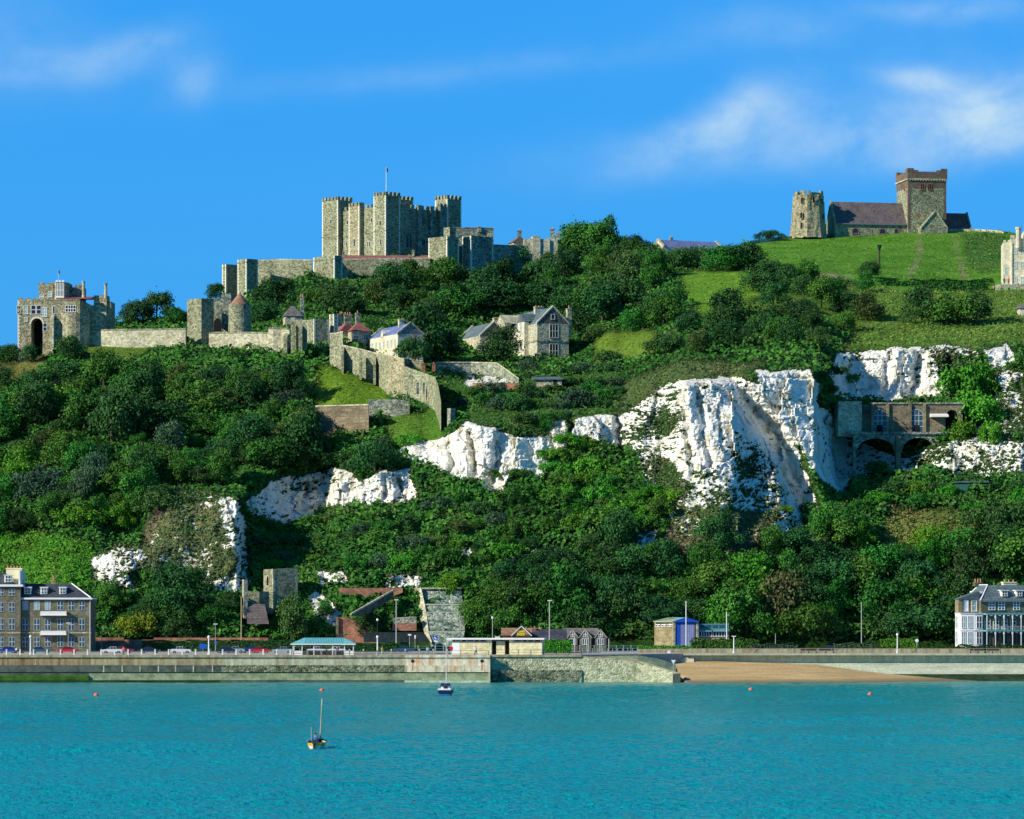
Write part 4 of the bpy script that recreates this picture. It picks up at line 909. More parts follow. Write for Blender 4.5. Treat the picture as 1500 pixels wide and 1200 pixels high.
# ------------------------------------------------------------------ the great keep
def keep():
    Y0 = 1188.0; fr = Fr(X(565,Y0), Y0, 0, 42); zb = 118.0
    t = thing('castle_keep', 'great square flint keep with battlemented corner towers and a flagpole on the hilltop', 'castle keep', (X(565,Y0)+5, Y0+15, zb))
    zt = lambda py, dy=0: Z(py, Y0+dy)
    L_ = 31.5; tw = 5.9; pr = 1.8
    core = MB(fr); core.box(pr, L_-pr, pr, L_-pr, zb, zt(300.5)); core.crown(pr-0.02, L_-pr+0.02, pr-0.02, L_-pr+0.02, zt(300.5), 1.1, 1.1, 1.0)
    core.box(pr-0.15, L_-pr+.15, pr-0.15, L_-pr+.15, zt(338), zt(338)+0.3)
    c = core.build('wall', 'flint', t)
    tops = {(0,0):286, (1,0):291, (0,1):293, (1,1):292}
    for (i, j), py in tops.items():
        x0 = 0 if not i else L_-tw; y0 = 0 if not j else L_-tw-2
        x1 = x0+tw; y1 = y0+tw+(2 if j else 0); d = (fr((x0,y0,0)).y-Y0)
        to = tower(t, fr, x0, x1, y0, y1, zb, zt(py, d), 'flint', 'corner_tower', 1.15, True, 1.15, 0.75, string=[zt(338)])
        if (i, j) == (0, 0):
            wl = side(fr, 0)
            for (u, py0, w, h) in ((-2.6, 330, .9, 1.6), (-2.4, 358, .7, 1.8)): win(to, wl, u, Z(py0, Y0), w, h, bars=(1,1))
        if (i, j) == (0, 1): win(to, side(fr, 0), -(y0+3.4), Z(328, Y0+20), .8, 1.4, bars=(1,1))
    # middle buttresses of the two faces in view
    b = tower(t, fr, 0.2, pr+0.3, 13.2, 18.4, zb, zt(301, 10), 'flint_warm', 'buttress', 1.0, True, 1.1, .9)
    win(b, side(fr, 0.2), -15.6, Z(361, Y0+11), .8, 2.4, bars=(1,1))
    for x in (14.2, 19.4): tower(t, fr, x, x+1.4, 0.9, pr+0.2, zb, zt(304, 10), 'flint_grey', 'buttress', 0.8, False)
    b2 = tower(t, fr, 23.0, 25.4, 0.4, pr+0.2, zb, zt(302, 16), 'flint_grey', 'buttress', 0.9, False)
    wl = side(fr, pr); wf = fr.sub(0, pr, 0, 0)
    for (u, py, w, h) in ((-9.0, 325, .8, 1.3), (-21.0, 328, .9, 1.3), (-10.8, 361, .6, 1.7), (-9.9, 361, .6, 1.7), (-8.1, 360, .7, 1.5), (-21.5, 361, .6, 1.8)):
        win(c, wl, u, Z(py, Y0+abs(u)*.7), w, h, bars=(1,1))
    for (u, py, w, h) in ((10.5, 362, .8, 4.0), (11.7, 362, .8, 4.0), (17.2, 328, .9, 1.8), (21.5, 328, .9, 1.6), (17.3, 360, .9, 2.0), (21.4, 358, .9, 2.0)):
        win(c, wf, u, Z(py, Y0+u*.7), w, h, frame='flint_grey', bars=(1,1))
    top = MB(fr); top.box(8, 10, 8.5, 10.5, zt(303), zt(292, 8)); top.build('chimney', 'lead', t)
    low = MB(fr); low.gable(pr+1.5, L_-pr-1.5, pr+1.5, 15.4, zt(305), zt(300), 'x', 0); low.gable(pr+1.5, L_-pr-1.5, 15.6, L_-pr-1.5, zt(305), zt(300), 'x', 0); low.build('roof', 'lead', t)
    p = fr((1.4, 1.4, 0)); flag_on(t, p.x, p.y, zt(287), Z(244, Y0), 0.13, 1.5, 1.2)
keep()
# ------------------------------------------------------------------ inner bailey: walls and towers in front of the keep
def sq(name, label, arris, Y, wl, wr, pyt, pyb, deg=42, mat='flint', crown=0, cat='castle tower', group=None, q=True, string=True, extra=None, batter=0):
    ppm = F/Y; c, s_ = math.cos(R(deg)), math.sin(R(deg)); a = wr/(ppm*c); b = wl/(ppm*s_)
    fr = Fr(X(arris,Y), Y, 0, deg); z0 = Z(pyb, Y)-4; z1 = Z(pyt, Y)-(crown or 0)
    t = thing(name, label, cat, (X(arris,Y), Y, z0), group)
    o = tower(t, fr, 0, a, 0, b, z0, z1, mat, 'wall', crown, q, batter=batter, string=[z1-1.2] if string else None)
    if extra: extra(t, fr, a, b, z0, z1)
    return t, fr, a, b
IB = None
sq('bailey_tower', 'slim outermost square tower of the inner bailey wall, leftmost before the keep', 331, 1160, 6, 16, 387, 440, group=IB)
sq('bailey_tower', 'tall square bailey tower at the left end of the long bailey wall', 361, 1150, 14, 16, 379, 446)
curtain('bailey_wall', 'long flint bailey wall left of the keep between two square towers', [(366,383,445,1162),(412,381,440,1158),(457,382,436,1154)], 'flint')
def slopeb(t, fr, a, b, z0, z1):
    m = MB(fr); m.prism([(a,0.3),(a+5.5,0.3),(a+5.5,b-.3),(a,b-.3)], z0, [z1-1.5, z1-7, z1-7, z1-1.5]); m.build('sloping_buttress', 'flint', t)
    for u in (b*.40, b*.58): win(t, side(fr, 0), -u, Z(426, 1140), .7, .9, frame='brick_red', bars=(1,1))
sq('bailey_tower', 'broad square bailey tower directly below the left corner of the keep', 490, 1140, 33, 11, 374, 446, extra=slopeb)
curtain('bailey_wall', 'low flint bailey wall below the keep partly hidden by windswept trees', [(498,381,420,1150),(560,380,410,1150),(630,379,400,1150)], 'flint')
t_ = thing('bailey_range', 'long low range with a weathered red tile roof at the foot of the keep', 'building', (X(570,1158),1158,118))
gable_house(t_, Fr(X(496,1156),1156,0,1), 0, 32.5, 0, 7, 116, Z(380,1156), Z(372.5,1156), 'flint', 'tile_red')
pot_stack(t_, Fr(X(498,1156),1156,0,1), 1.0, 3, Z(376,1156), Z(367,1156), .8, .8, 1); pot_stack(t_, Fr(X(605,1156),1156,0,1), 0, 3, Z(376,1156), Z(366,1156), .8, .8, 1, pot=.3)
def t3x(t, fr, a, b, z0, z1):
    m = MB(fr); m.box(1.2, 3.6, 0.2, 3.0, z1, z1+2.8); tu = m.build('stair_turret', 'flint', t); p = MB(); q = fr((1.8,1.5,0)); p.bar((q.x,q.y,z1+2.8),(q.x,q.y,z1+6.0),.09); p.build('pole', 'wood_dark', tu)
sq('bailey_tower', 'square tower with a small stair turret on top, below the right corner of the keep', 655, 1146, 28, 17, 346, 402, extra=t3x)
sq('bailey_tower', 'square flint tower almost wholly in shade at the right end of the inner bailey', 690, 1150, 13, 32, 345, 402, mat='flint_grey')
curtain('bailey_wall', 'short dark stretch of bailey wall between the two towers right of the keep', [(668,360,400,1155),(680,360,400,1153)], 'flint_grey', cop=False)
t_ = thing('bailey_range', 'plain flat topped range showing behind the towers right of the keep', 'building', (X(690,1175),1175,120))
m_ = MB(Fr(X(664,1172),1172,0,8)); m_.box(0, 12.6, 0, 8, 118, Z(334,1172)); m_.box(0, 12.7, -.1, .4, Z(334,1172), Z(332.8,1172)); m_.build('wall', 'flint_grey', t_)
pot_stack(t_, Fr(X(703,1172),1172,0,8), 0, 1, Z(340,1172), Z(332,1172), .9, .9, 1, pot=.4)
curtain('bailey_wall', 'shaded bailey wall running down right behind the treetops', [(722,358,395,1156),(760,359.5,395,1165),(770,361,395,1168)], 'flint_grey', cop=False)
t_ = thing('stone_house', 'stone house with two tall chimneys poking above the woods right of the keep', 'house', (X(765,1185),1185,125))
f_ = Fr(X(752,1182),1182,0,15); gable_house(t_, f_, 0, 4.2, 0, 6, 118, Z(355,1182), Z(346,1182), 'ragstone', 'tile_grey', 'y')
m_ = MB(Fr(X(768,1180),1180,0,6)); m_.box(0, 8, 0, 7, 118, Z(350,1180)); m_.box(2.5, 5, -.4, 7, 118, Z(346,1180)); m_.box(7, 10.5, 0.5, 7, 118, Z(349,1180)); m_.build('wall', 'ragstone', t_)
pot_stack(t_, WF, X(761,1183), 1183, Z(356,1183), Z(338,1183), 1.3, 1, 1); pot_stack(t_, WF, X(809,1183), 1183, Z(356,1183), Z(336,1183), 1.3, 1, 2); pot_stack(t_, WF, X(817.5,1183), 1183, Z(356,1183), Z(342,1183), 1.1, 1, 1)
m_ = ribbon([(845,343,365,1205),(856,340,365,1205),(868,341,365,1205),(869,337,365,1205),(893,336,365,1205),(897,342,365,1205)]); solo(m_, 'ruined_wall', 'flint', 'ruined pale wall top showing over the trees right of the chimneyed house', 'ruin')
def blue_barracks():
    Y = 1165; fr = Fr(X(972,Y), Y, 0, 22); t = thing('stone_barn', 'long hall with a pale gable and purple slate roof among the hilltop trees', 'hall', (X(975,Y), Y, Z(372,Y)))
    gable_house(t, fr, 0, 20, 0, 8.5, Z(376,Y), Z(361,Y), Z(349.5,Y), 'pale_ashlar', 'slate_blue', coping_mat='ragstone')
    pot_stack(t, fr, 4.5, 4.2, Z(352,Y), Z(345.5,Y), .9, .7, 1)
    for u in (2.5, 5.5): win(t, side(fr, 0), -u, Z(372,Y), .9, 1.3, bars=(1,1))
blue_barracks()
# ------------------------------------------------------------------ gatehouse at the left end
def gatehouse():
    Y = 1004; fr = Fr(X(26,Y), Y, 0, -3); px = fr.px; z = lambda py: Z(py, Y); zb = z(512)
    t = thing('castle_gatehouse', 'large castle gatehouse with a dark arched gateway, bay window and battlements at the far left', 'gatehouse', (X(70,Y), Y, zb))
    m = MB(fr); arch_wall(m, px(26), px(117), 0, 9, zb-4, z(440), [(px(54), px(62.5)-px(45.5), z(475), (px(62.5)-px(45.5))/2)]); m.merlons(px(26), px(66), 0, .5, z(440), z(436.5)-z(440), 1.1, .8); m.box(px(66), px(117), -.12, .5, z(440), z(438.8)); w = m.build('front_wall', 'flint_warm', t)
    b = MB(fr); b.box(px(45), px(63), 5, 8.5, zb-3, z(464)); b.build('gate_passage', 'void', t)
    a = MB(fr); n = 12; c0 = px(54); r = (px(62.5)-px(45.5))/2
    for i in range(n):
        q0, q1 = math.pi*i/n, math.pi*(i+1)/n
        a.poly([(c0+r*math.cos(q0),-.15,z(475)+r*math.sin(q0)),(c0+(r+.4)*math.cos(q0),-.15,z(475)+(r+.4)*math.sin(q0)),(c0+(r+.4)*math.cos(q1),-.15,z(475)+(r+.4)*math.sin(q1)),(c0+r*math.cos(q1),-.15,z(475)+r*math.sin(q1))])
    a.build('gate_arch', 'quoin', w)
    for (p, y0, wd, h, bars) in ((27.5,459,.8,1.9,(1,2)),(38,460,1.0,2.1,(1,2)),(49,460,1.1,2.2,(1,2)),(57,460,1.1,2.2,(1,2)),(65.5,464,1.1,2.3,(2,3)),(79,460,.5,2.0,(1,1)),(103.5,457,2.6,1.6,(4,2)),(38,471,.7,1.0,(1,1)),(66,485,.9,2.0,(1,2))):
        win(w, fr, px(p), z(y0), wd, h, 'trim_white' if p > 45 else 'quoin', 'blind' if p in (38, 65.5) else 'glass_dark', bars=bars)
    # half round tower carrying the right part, buttress, and the dark return wall
    rt = MB(fr); rt.cyl(px(106), 3.0, zb-4, z(459), (px(130)-px(82))/2, (px(130)-px(82))/2*0.97, 24); rt.build('round_tower', 'flint_warm', t)
    bt = MB(fr); bt.prism([(px(75),-1.6),(px(80),-1.6),(px(80),0.1),(px(75),0.1)], zb-4, [z(468), z(468), z(461), z(461)]); bt.build('buttress', 'ragstone', t)
    rw = MB(fr); rw.prism([(px(117),0),(px(126),4),(px(126),9),(px(117),9)], zb-2, [z(439), z(444), z(444), z(439)]); rw.box(px(126), px(152), 4, 10, zb-2, z(446)); rw.box(px(133), px(152), 5, 10, z(446), z(431)); rw.box(px(152), px(158), 5.5, 12, zb-2, z(440)); rw.build('side_wall', 'flint_warm', t)
    cb = MB(fr); 
    for i in range(8): cb.box(px(134)+i*.42, px(134)+i*.42+.2, 3.7, 4, z(442.5), z(441))
    cb.build('corbels', 'quoin', t)
    up = MB(fr); up.box(px(54), px(76), 2.5, 9, z(442), z(416)); up.crown(px(54), px(76), 2.5, 9, z(416), z(413)-z(416), 1.2, .8); uo = up.build('upper_tower', 'flint_warm', t)
    ufr = fr.sub(0, 2.5, 0, 0); win(uo, ufr, px(71), z(434), .9, 1.3, 'trim_white', 'blind'); win(uo, ufr, px(59), z(436), 1.0, .8, 'trim_white', 'blind')
    bay = MB(fr); x0, x1 = px(76), px(97); bay.prism([(x0,3),(x0+.9,1.4),(x1-.9,1.4),(x1,3),(x1,8),(x0,8)], z(442), z(413)); bo = bay.build('bay_window', 'flint_warm', t)
    tr = MB(fr); 
    for i in range(6): u = x0+.9+(x1-x0-1.8)*i/5; tr.box(u-.09, u+.09, 1.2, 1.4, z(434), z(414.5))
    tr.box(x0+.8, x1-.8, 1.15, 1.4, z(436), z(433.6)); tr.box(x0+.8, x1-.8, 1.22, 1.4, z(425), z(424.3)); tr.merlons(x0+.8, x1-.8, 1.2, 1.6, z(413), .5, .5, .3); f = tr.build('tracery', 'trim_white', bo)
    gp = MB(fr); gp.box(x0+.9, x1-.9, 1.34, 1.42, z(433.6), z(415)); gp.build('pane', 'glass_dark', f)
    bk = MB(fr); bk.box(px(97), px(117), 5, 10, z(442), z(419)); bk.merlons(px(97), px(117), 5, 5.5, z(419), .7, 1, .7); bk.box(px(107),px(112),5,7,z(419),z(415)); bk.build('rear_block', 'flint_grey', t)
    rr = MB(fr); rr.prism([(px(86),1),(px(133),1),(px(133),5),(px(88),5)], z(437.6), [z(436.6),z(436.6),z(433),z(433)]); rr.build('roof', 'lead_red', t)
    for p, a_, b_ in ((119.5, 413, 437), (152, 416, 436)):
        ch = MB(fr); ch.cyl(px(p), 3.2, z(b_), z(a_), .48, .36, 8); ch.cyl(px(p), 3.2, z(a_), z(a_)+.35, .5, .5, 8); ch.build('chimney', 'ragstone', t)
    q = fr((px(81.5), 4, 0)); flag_on(t, q.x, q.y, z(414), z(393), .05, 1.0, .9)
    q = MB(fr); quoins(q, px(26), 0, zb, z(440), fr); q.build('quoins', 'quoin', t)
gatehouse()
curtain('curtain_wall', 'long pale curtain wall right of the gatehouse above the dense wood', [(122,484.5,505),(170,484,507),(220,483.5,508),(272,483,508)])
def west_tower():
    Y = 1000; t, fr, a, b = sq('castle_tower', 'tall flint tower with a rounded sunlit side beside a dark pointed doorway', 295, Y, 23, 17, 437, 514, string=False, q=False)
    m = MB(); m.box(X(311,1012), X(337,1012), 1012, 1018, Z(512,1012), Z(437,1012)); m.box(X(324,1008), X(338,1008), 1009, 1018, Z(480,1008), Z(429.5,1008)); w = m.build('recessed_wall', 'flint_grey', t)
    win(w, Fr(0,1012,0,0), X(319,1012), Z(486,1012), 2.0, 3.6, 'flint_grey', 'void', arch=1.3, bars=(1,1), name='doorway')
    s_ = MB(); s_.prism([(X(284,Y),Y-2.5),(X(291,Y),Y-2.5),(X(293,Y),Y+2),(X(284,Y),Y+2)], Z(520,Y), [Z(512,Y),Z(506,Y),Z(500,Y),Z(500,Y)]); s_.build('buttress', 'flint', t)
west_tower()
def conical():
    Y = 1004; t = thing('round_tower', 'round flint tower with a brown conical tile roof behind the low curtain wall', 'castle tower', (X(351,Y), Y, Z(495,Y)))
    m = MB(); r = 17*Y/F; m.cyl(X(351,Y), Y, Z(500,Y), Z(446,Y), r*1.02, r*.93, 28); w = m.build('wall', 'flint', t, smooth=False)
    c = MB(); c.cyl(X(351,Y), Y, Z(447,Y), Z(429,Y), 14.8*Y/F, .12, 28); ro = c.build('roof', 'tile_brown', t); c = MB(); c.cyl(X(351,Y), Y, Z(429.5,Y), Z(427,Y), .15, .25, 8); c.build('finial', 'pale_ashlar', ro)
    win(w, Fr(X(359,Y), Y-2.6, 0, 28), 0, Z(454,Y), .6, 1.0, 'flint_grey', bars=(1,1))
conical()
curtain('curtain_wall', 'low curtain wall in front of the round tower with the conical roof', [(306,488.5,508),(350,488,511),(394,488.5,512)])
curtain('curtain_wall', 'raised bastion of the curtain wall between the conical roofed tower and the slit window tower', [(393,482,514),(400,481,514),(412,482,514),(424,484,515)], 'ragstone', thick=4)
for i, (p, a, b, lab) in enumerate([(419,488,516,'first battered buttress left of the slit window tower'),(432,470,518,'middle battered buttress left of the slit window tower'),(441,474,520,'last battered buttress hard against the slit window tower')]):
    Y = depth_at(p, b)-1; m = MB(); m.prism([(X(p-3,Y),Y-2.5),(X(p+2.5,Y),Y-2.5),(X(p+2.5,Y),Y+1),(X(p-3,Y),Y+1)], Z(b+4,Y), [Z(a+9,Y),Z(a+9,Y),Z(a,Y),Z(a,Y)]); solo(m, 'wall_buttress', 'flint', lab, 'buttress')
curtain('curtain_wall', 'narrow high piece of curtain wall left of the slit window tower', [(426,465,520),(432,465,520),(433,469,520),(450,469,522)], 'flint', cop=False)
def slit(t, fr, a, b, z0, z1): win(t, fr, a*.6, Z(515,995), .5, 1.3, 'quoin', 'void', bars=(1,1)); win(t, side(fr,0), -b*.5, Z(512,995), .4, 1.2, 'quoin', 'void', bars=(1,1))
sq('castle_tower', 'big square flint tower with a slit window where the curtain wall turns downhill', 460, 994, 11, 22, 467, 536, deg=22, extra=slit, string=False)
sq('castle_turret', 'slender turret with orange chimney pots beside the slit window tower', 489, 1000, 7, 6, 460, 530, deg=35, extra=lambda t, fr, a, b, z0, z1: pot_stack(t, fr, a+1, b/2, z1-3, z1-.5, 1.4, .8, 3), string=False)
# houses inside the wall
t_ = thing('stone_cottage', 'small stone cottage with a grey roof and one chimney between trees behind the bastion', 'house', (X(430,1030),1030,Z(482,1030)))
f_ = Fr(X(418,1030),1030,0,10); gable_house(t_, f_, 0, 4.6, 0, 6, Z(490,1030), Z(463,1030), Z(447,1030), 'ragstone', 'tile_grey', hip=2.2); pot_stack(t_, f_, 4.9, 3, Z(466,1030), Z(433,1030), 1.0, .8, 2)
def red_houses():
    Y = 1005; t = thing('stone_house', 'stone house with a hipped red tile roof behind the downhill curtain wall', 'house', (X(525,Y),Y,Z(512,Y)))
    f = Fr(X(515,Y),Y,0,18); gable_house(t, f, 0, 5.4, 0, 5.6, Z(520,Y), Z(485,Y), Z(471,Y), 'ragstone', 'tile_red', hip=2.7); pot_stack(t, f, 2.6, 3.4, Z(476,Y), Z(457,Y), 1.1, .8, 1)
    for u, py in ((1.2,499),(3.9,497)): win(t, f, u, Z(py,Y), 1.1, 1.2, 'quoin', bars=(2,2))
    win(t, f, 4.2, Z(511,Y), 1.0, 1.3, 'quoin', bars=(1,2))
    t = thing('stone_house', 'narrow house with a sloping red roof and broad chimney left of the hipped roof house', 'house', (X(505,Y),Y+3,Z(512,Y)))
    f = Fr(X(498,Y+3),Y+3,0,18); gable_house(t, f, 0, 3.6, 0, 5, Z(520,Y), Z(485,Y), Z(472,Y), 'ragstone', 'tile_red', 'y'); pot_stack(t, f, 2.4, 1, Z(478,Y), Z(459,Y), 1.9, .9, 3)
    win(t, f, 2.4, Z(500,Y), .9, 1.1, 'quoin')
red_houses()
def barracks():
    Y = 985; fr = Fr(X(583,Y), Y, 0, 22); t = thing('stone_barracks', 'long cream stone range with a blue slate roof and a small gabled dormer', 'building', (X(583,Y),Y,Z(520,Y)))
    ln = 22; gable_house(t, fr, 0, 7, 0, ln, Z(530,Y), Z(489,Y), Z(473,Y), 'pale_ashlar', 'slate_blue', 'y', coping_mat='ragstone')
    s_ = side(fr, 0)
    for i in range(7): win(t, s_, -(2+i*2.9), Z(506,Y), .8, 1.7, 'quoin', 'blind')
    d = MB(s_); d.prism([(-12.9,-.1),(-11.1,-.1),(-11.1,3),(-12.9,3)], Z(490,Y), Z(486,Y)); n = d.pts([(-12.9,-.1,Z(486,Y)),(-11.1,-.1,Z(486,Y)),(-12,-.1,Z(479,Y)),(-12,3,Z(479,Y))]); d.f += [(n,n+1,n+2),(n+1,n+3,n+2),(n,n+2,n+3)]; d.build('dormer', 'pale_ashlar', t)
    pot_stack(t, fr, 3.5, 7, Z(478,Y), Z(465,Y), 1.5, 1, 3, 'ragstone', .3)
barracks()
# ------------------------------------------------------------------ curtain wall going downhill
curtain('curtain_wall', 'upper stretch of the curtain wall stepping down below the red roofed houses', [(483,490,532),(494,489,537),(502,487,541)], 'flint', thick=2)
curtain('curtain_wall', 'long middle stretch of the downhill curtain wall with three buttresses', [(502,507,541),(525,512,549),(550,518.5,560),(568,521,574)], 'flint', thick=2)
for p, a, b, lab in ((502.5,508,543,'topmost of the three buttresses on the downhill curtain wall'),(529,519,553,'middle one of the three buttresses on the downhill curtain wall'),(549.5,519,560,'lowest of the three buttresses on the downhill curtain wall')):
    Y = depth_at(p, b)-.6; m = MB(); m.prism([(X(p-2.2,Y),Y-2.8),(X(p+1.6,Y),Y-2.8),(X(p+1.6,Y),Y+.5),(X(p-2.2,Y),Y+.5)], Z(b+5,Y), [Z(a+14,Y)]*2+[Z(a,Y)]*2); solo(m, 'wall_buttress', 'flint', lab, 'buttress')
curtain('curtain_wall', 'tall rounded bastion near the lower end of the downhill wall', [(566,521,575),(573,523,580),(582,525,582),(592,527.5,584)], 'flint_warm', thick=5)
t_ = curtain('curtain_wall', 'ruined end of the downhill wall with a little doorway above the chalk', [(592,536,584),(605,541,586),(620,546,590),(637,552,600),(642,565,615),(646,589,632)], 'flint', thick=2, cop=False)
win(t_, Fr(X(600,948),depth_at(600,585)-1.0,0,0), 0, Z(585,948), 1.1, 2.0, 'quoin', 'void', arch=.5, bars=(1,1), name='doorway')
for p, a, b in ((613,556,592),(622,560,592)): win(t_, Fr(X(p,940),depth_at(p,b)-1.9,0,0), 0, Z(b-12,940), .7, 3.0, 'quoin', 'flint_grey', arch=.35, bars=(1,1), name='blind_arch')
sq('ruined_turret', 'small broken turret at the very foot of the downhill wall', 660, 905, 5, 7, 598, 628, deg=42, mat='flint_grey', q=False, string=False, cat='ruin')
curtain('retaining_wall', 'brown retaining wall below the bright grass slope', [(462,596,632),(500,595,632),(540,594,634)], 'brick_brown', 'retaining wall', thick=3)
curtain('retaining_wall', 'grey flint retaining block standing forward of the brown retaining wall', [(540,585,633,928),(560,585,630,928),(580,585,620,927),(600,588,606,927)], 'flint_grey', 'retaining wall', cop=False, thick=4)
curtain('garden_wall', 'low garden wall behind the top of the downhill wall', [(588,528,540),(600,527,540),(619,530,543)], 'flint', 'garden wall')
for p, lab in ((620.5,'left one of the pair of brick gate pillars at the garden wall'),(635.5,'right one of the pair of brick gate pillars at the garden wall')):
    Y = depth_at(p, 546); m = MB(Fr(X(p,Y),Y-.5,0,0)); m.box(-.45,.45,-.45,.45,Z(548,Y),Z(533.5,Y)); m.box(-.55,.55,-.55,.55,Z(533.5,Y),Z(532.6,Y)); m.cyl(0,0,Z(532.6,Y),Z(530.6,Y),.3,.1,8); solo(m, 'gate_pillar', 'brick_red', lab, 'pillar')
curtain('garden_wall', 'turf topped garden wall in front of the dark trees beside the manor', [(638,532,549),(690,532,548),(728,533,550),(745,545,556),(760,556,562)], 'flint_grey', 'garden wall')
m_ = ribbon([(692,561,567),(730,561,568),(761,562,568.5)], 1.0); solo(m_, 'terrace_wall', 'brick_red', 'low red brick terrace wall above the dark scrub below the manor', 'wall')
def store():
    Y = depth_at(800, 567)-1; f = Fr(X(786,Y),Y,0,-6); t = thing('garden_store', 'low pale store with a thin sloping grey roof below the manor lawn', 'outbuilding', (X(800,Y),Y,Z(568,Y)))
    m = MB(f); m.box(0,6.2,0,3,Z(572,Y),Z(556.5,Y)); m.build('wall','ragstone',t); m = MB(f); m.prism([(-.8,-.6),(6.7,-.6),(5.4,4.2),(-1.6,4.2)], Z(556.5,Y), [Z(555.2,Y)]*2+[Z(550.5,Y)]*2); m.build('roof','slate',t)
    win(t, f, 4.6, Z(565,Y), .9, 1.5, 'flint_grey', 'void', bars=(1,1), name='doorway')
store()
# ------------------------------------------------------------------ the manor
def manor():
    Y = 1012; fr = Fr(X(787,Y), Y, 0, 19); t = thing('stone_manor', 'tall gabled stone manor house with slate roofs and mullioned windows on the wooded slope', 'manor house', (X(787,Y),Y,Z(535,Y)))
    z = lambda py: Z(py, Y); w = 8.9; ln = 48
    wo, ro = gable_house(t, fr, 0, w, 0, ln, z(548), z(474), z(449), 'ragstone', 'slate', 'y', coping_mat='pale_ashlar')
    st = MB(fr); st.box(-.15, w+.15, -.15, ln, z(500.5), z(498.5)); st.box(-.1, w+.1, -.1, ln, z(527), z(525.5)); st.build('string_course', 'flint_grey', wo)
    win(wo, fr, w*.53, z(494), 2.3, 3.5, 'quoin', 'glass_dark', bars=(3,2)); win(wo, fr, w*.53, z(523), 2.3, 3.5, 'quoin', 'glass_dark', bars=(3,2)); win(wo, fr, w*.5, z(467), .9, 1.2, 'quoin', 'glass_dark', bars=(1,1))
    win(wo, fr, w*.33, z(536), .9, 1.3, 'quoin', 'void', arch=.4, bars=(1,1)); win(wo, fr, w*.55, z(536), 1.6, 1.3, 'quoin', 'void', arch=.5, bars=(1,1))
    s_ = side(fr, 0)
    for u in (3.0, 15.5, 20, 28): 
        for py in (492, 517): win(wo, s_, -u, z(py), 1.3, 2.4, 'quoin', 'blind', bars=(2,2))
    # projecting gabled bay on the long side
    b = MB(s_); u0, u1 = -12.5, -7.0; b.box(u0, u1, -1.2, .1, z(548), z(468)); n = b.pts([(u0,-1.2,z(468)),(u1,-1.2,z(468)),((u0+u1)/2,-1.2,z(456)),(u0,.1,z(468)),(u1,.1,z(468)),((u0+u1)/2,.1,z(456))]); b.f += [(n,n+1,n+2),(n+1,n+4,n+5,n+2),(n,n+2,n+5,n+3)]; bo = b.build('gabled_bay', 'pale_ashlar', t)
    for py in (486, 512): win(bo, s_.sub(0,-1.2,0,0), (u0+u1)/2, z(py), 1.6, 3.2, 'quoin', 'blind', bars=(2,3))
    br = MB(s_); br.gable(u0, u1, -1.3, 4, z(468), z(456), 'y', .1); br.build('bay_roof', 'slate', t)
    b = MB(s_); u0, u1 = -28, -21.0; b.box(u0, u1, -2.0, .1, z(548), z(466)); b.build('gabled_bay', 'ragstone', t); br = MB(s_); br.gable(u0, u1, -2.1, 4, z(466), z(452), 'y', .05); br.build('bay_roof', 'ragstone', t)
    pot_stack(t, fr, w*.5, 11.5, z(456), z(444), 2.4, 1.3, 3, 'ragstone', .3); pot_stack(t, fr, w+.8, 2.0, z(492), z(450), 1.2, 1.2, 1, 'ragstone', .9); pot_stack(t, fr, 2.0, 40, z(470), z(450), 1.7, 1.3, 3, 'ragstone', .3)
    w2, r2 = gable_house(t, fr, -8.0, -.02, 24, 43, z(548), z(484), z(463), 'ragstone', 'slate', 'y', coping_mat='pale_ashlar')
    win(w2, fr.sub(0,24,0,0), -3.4, z(500), 1.4, 2.4, 'quoin', 'glass_blue', bars=(2,2)); win(w2, fr.sub(0,24,0,0), -6.0, z(504), 1.0, 2.0, 'quoin', 'glass_blue')
manor()
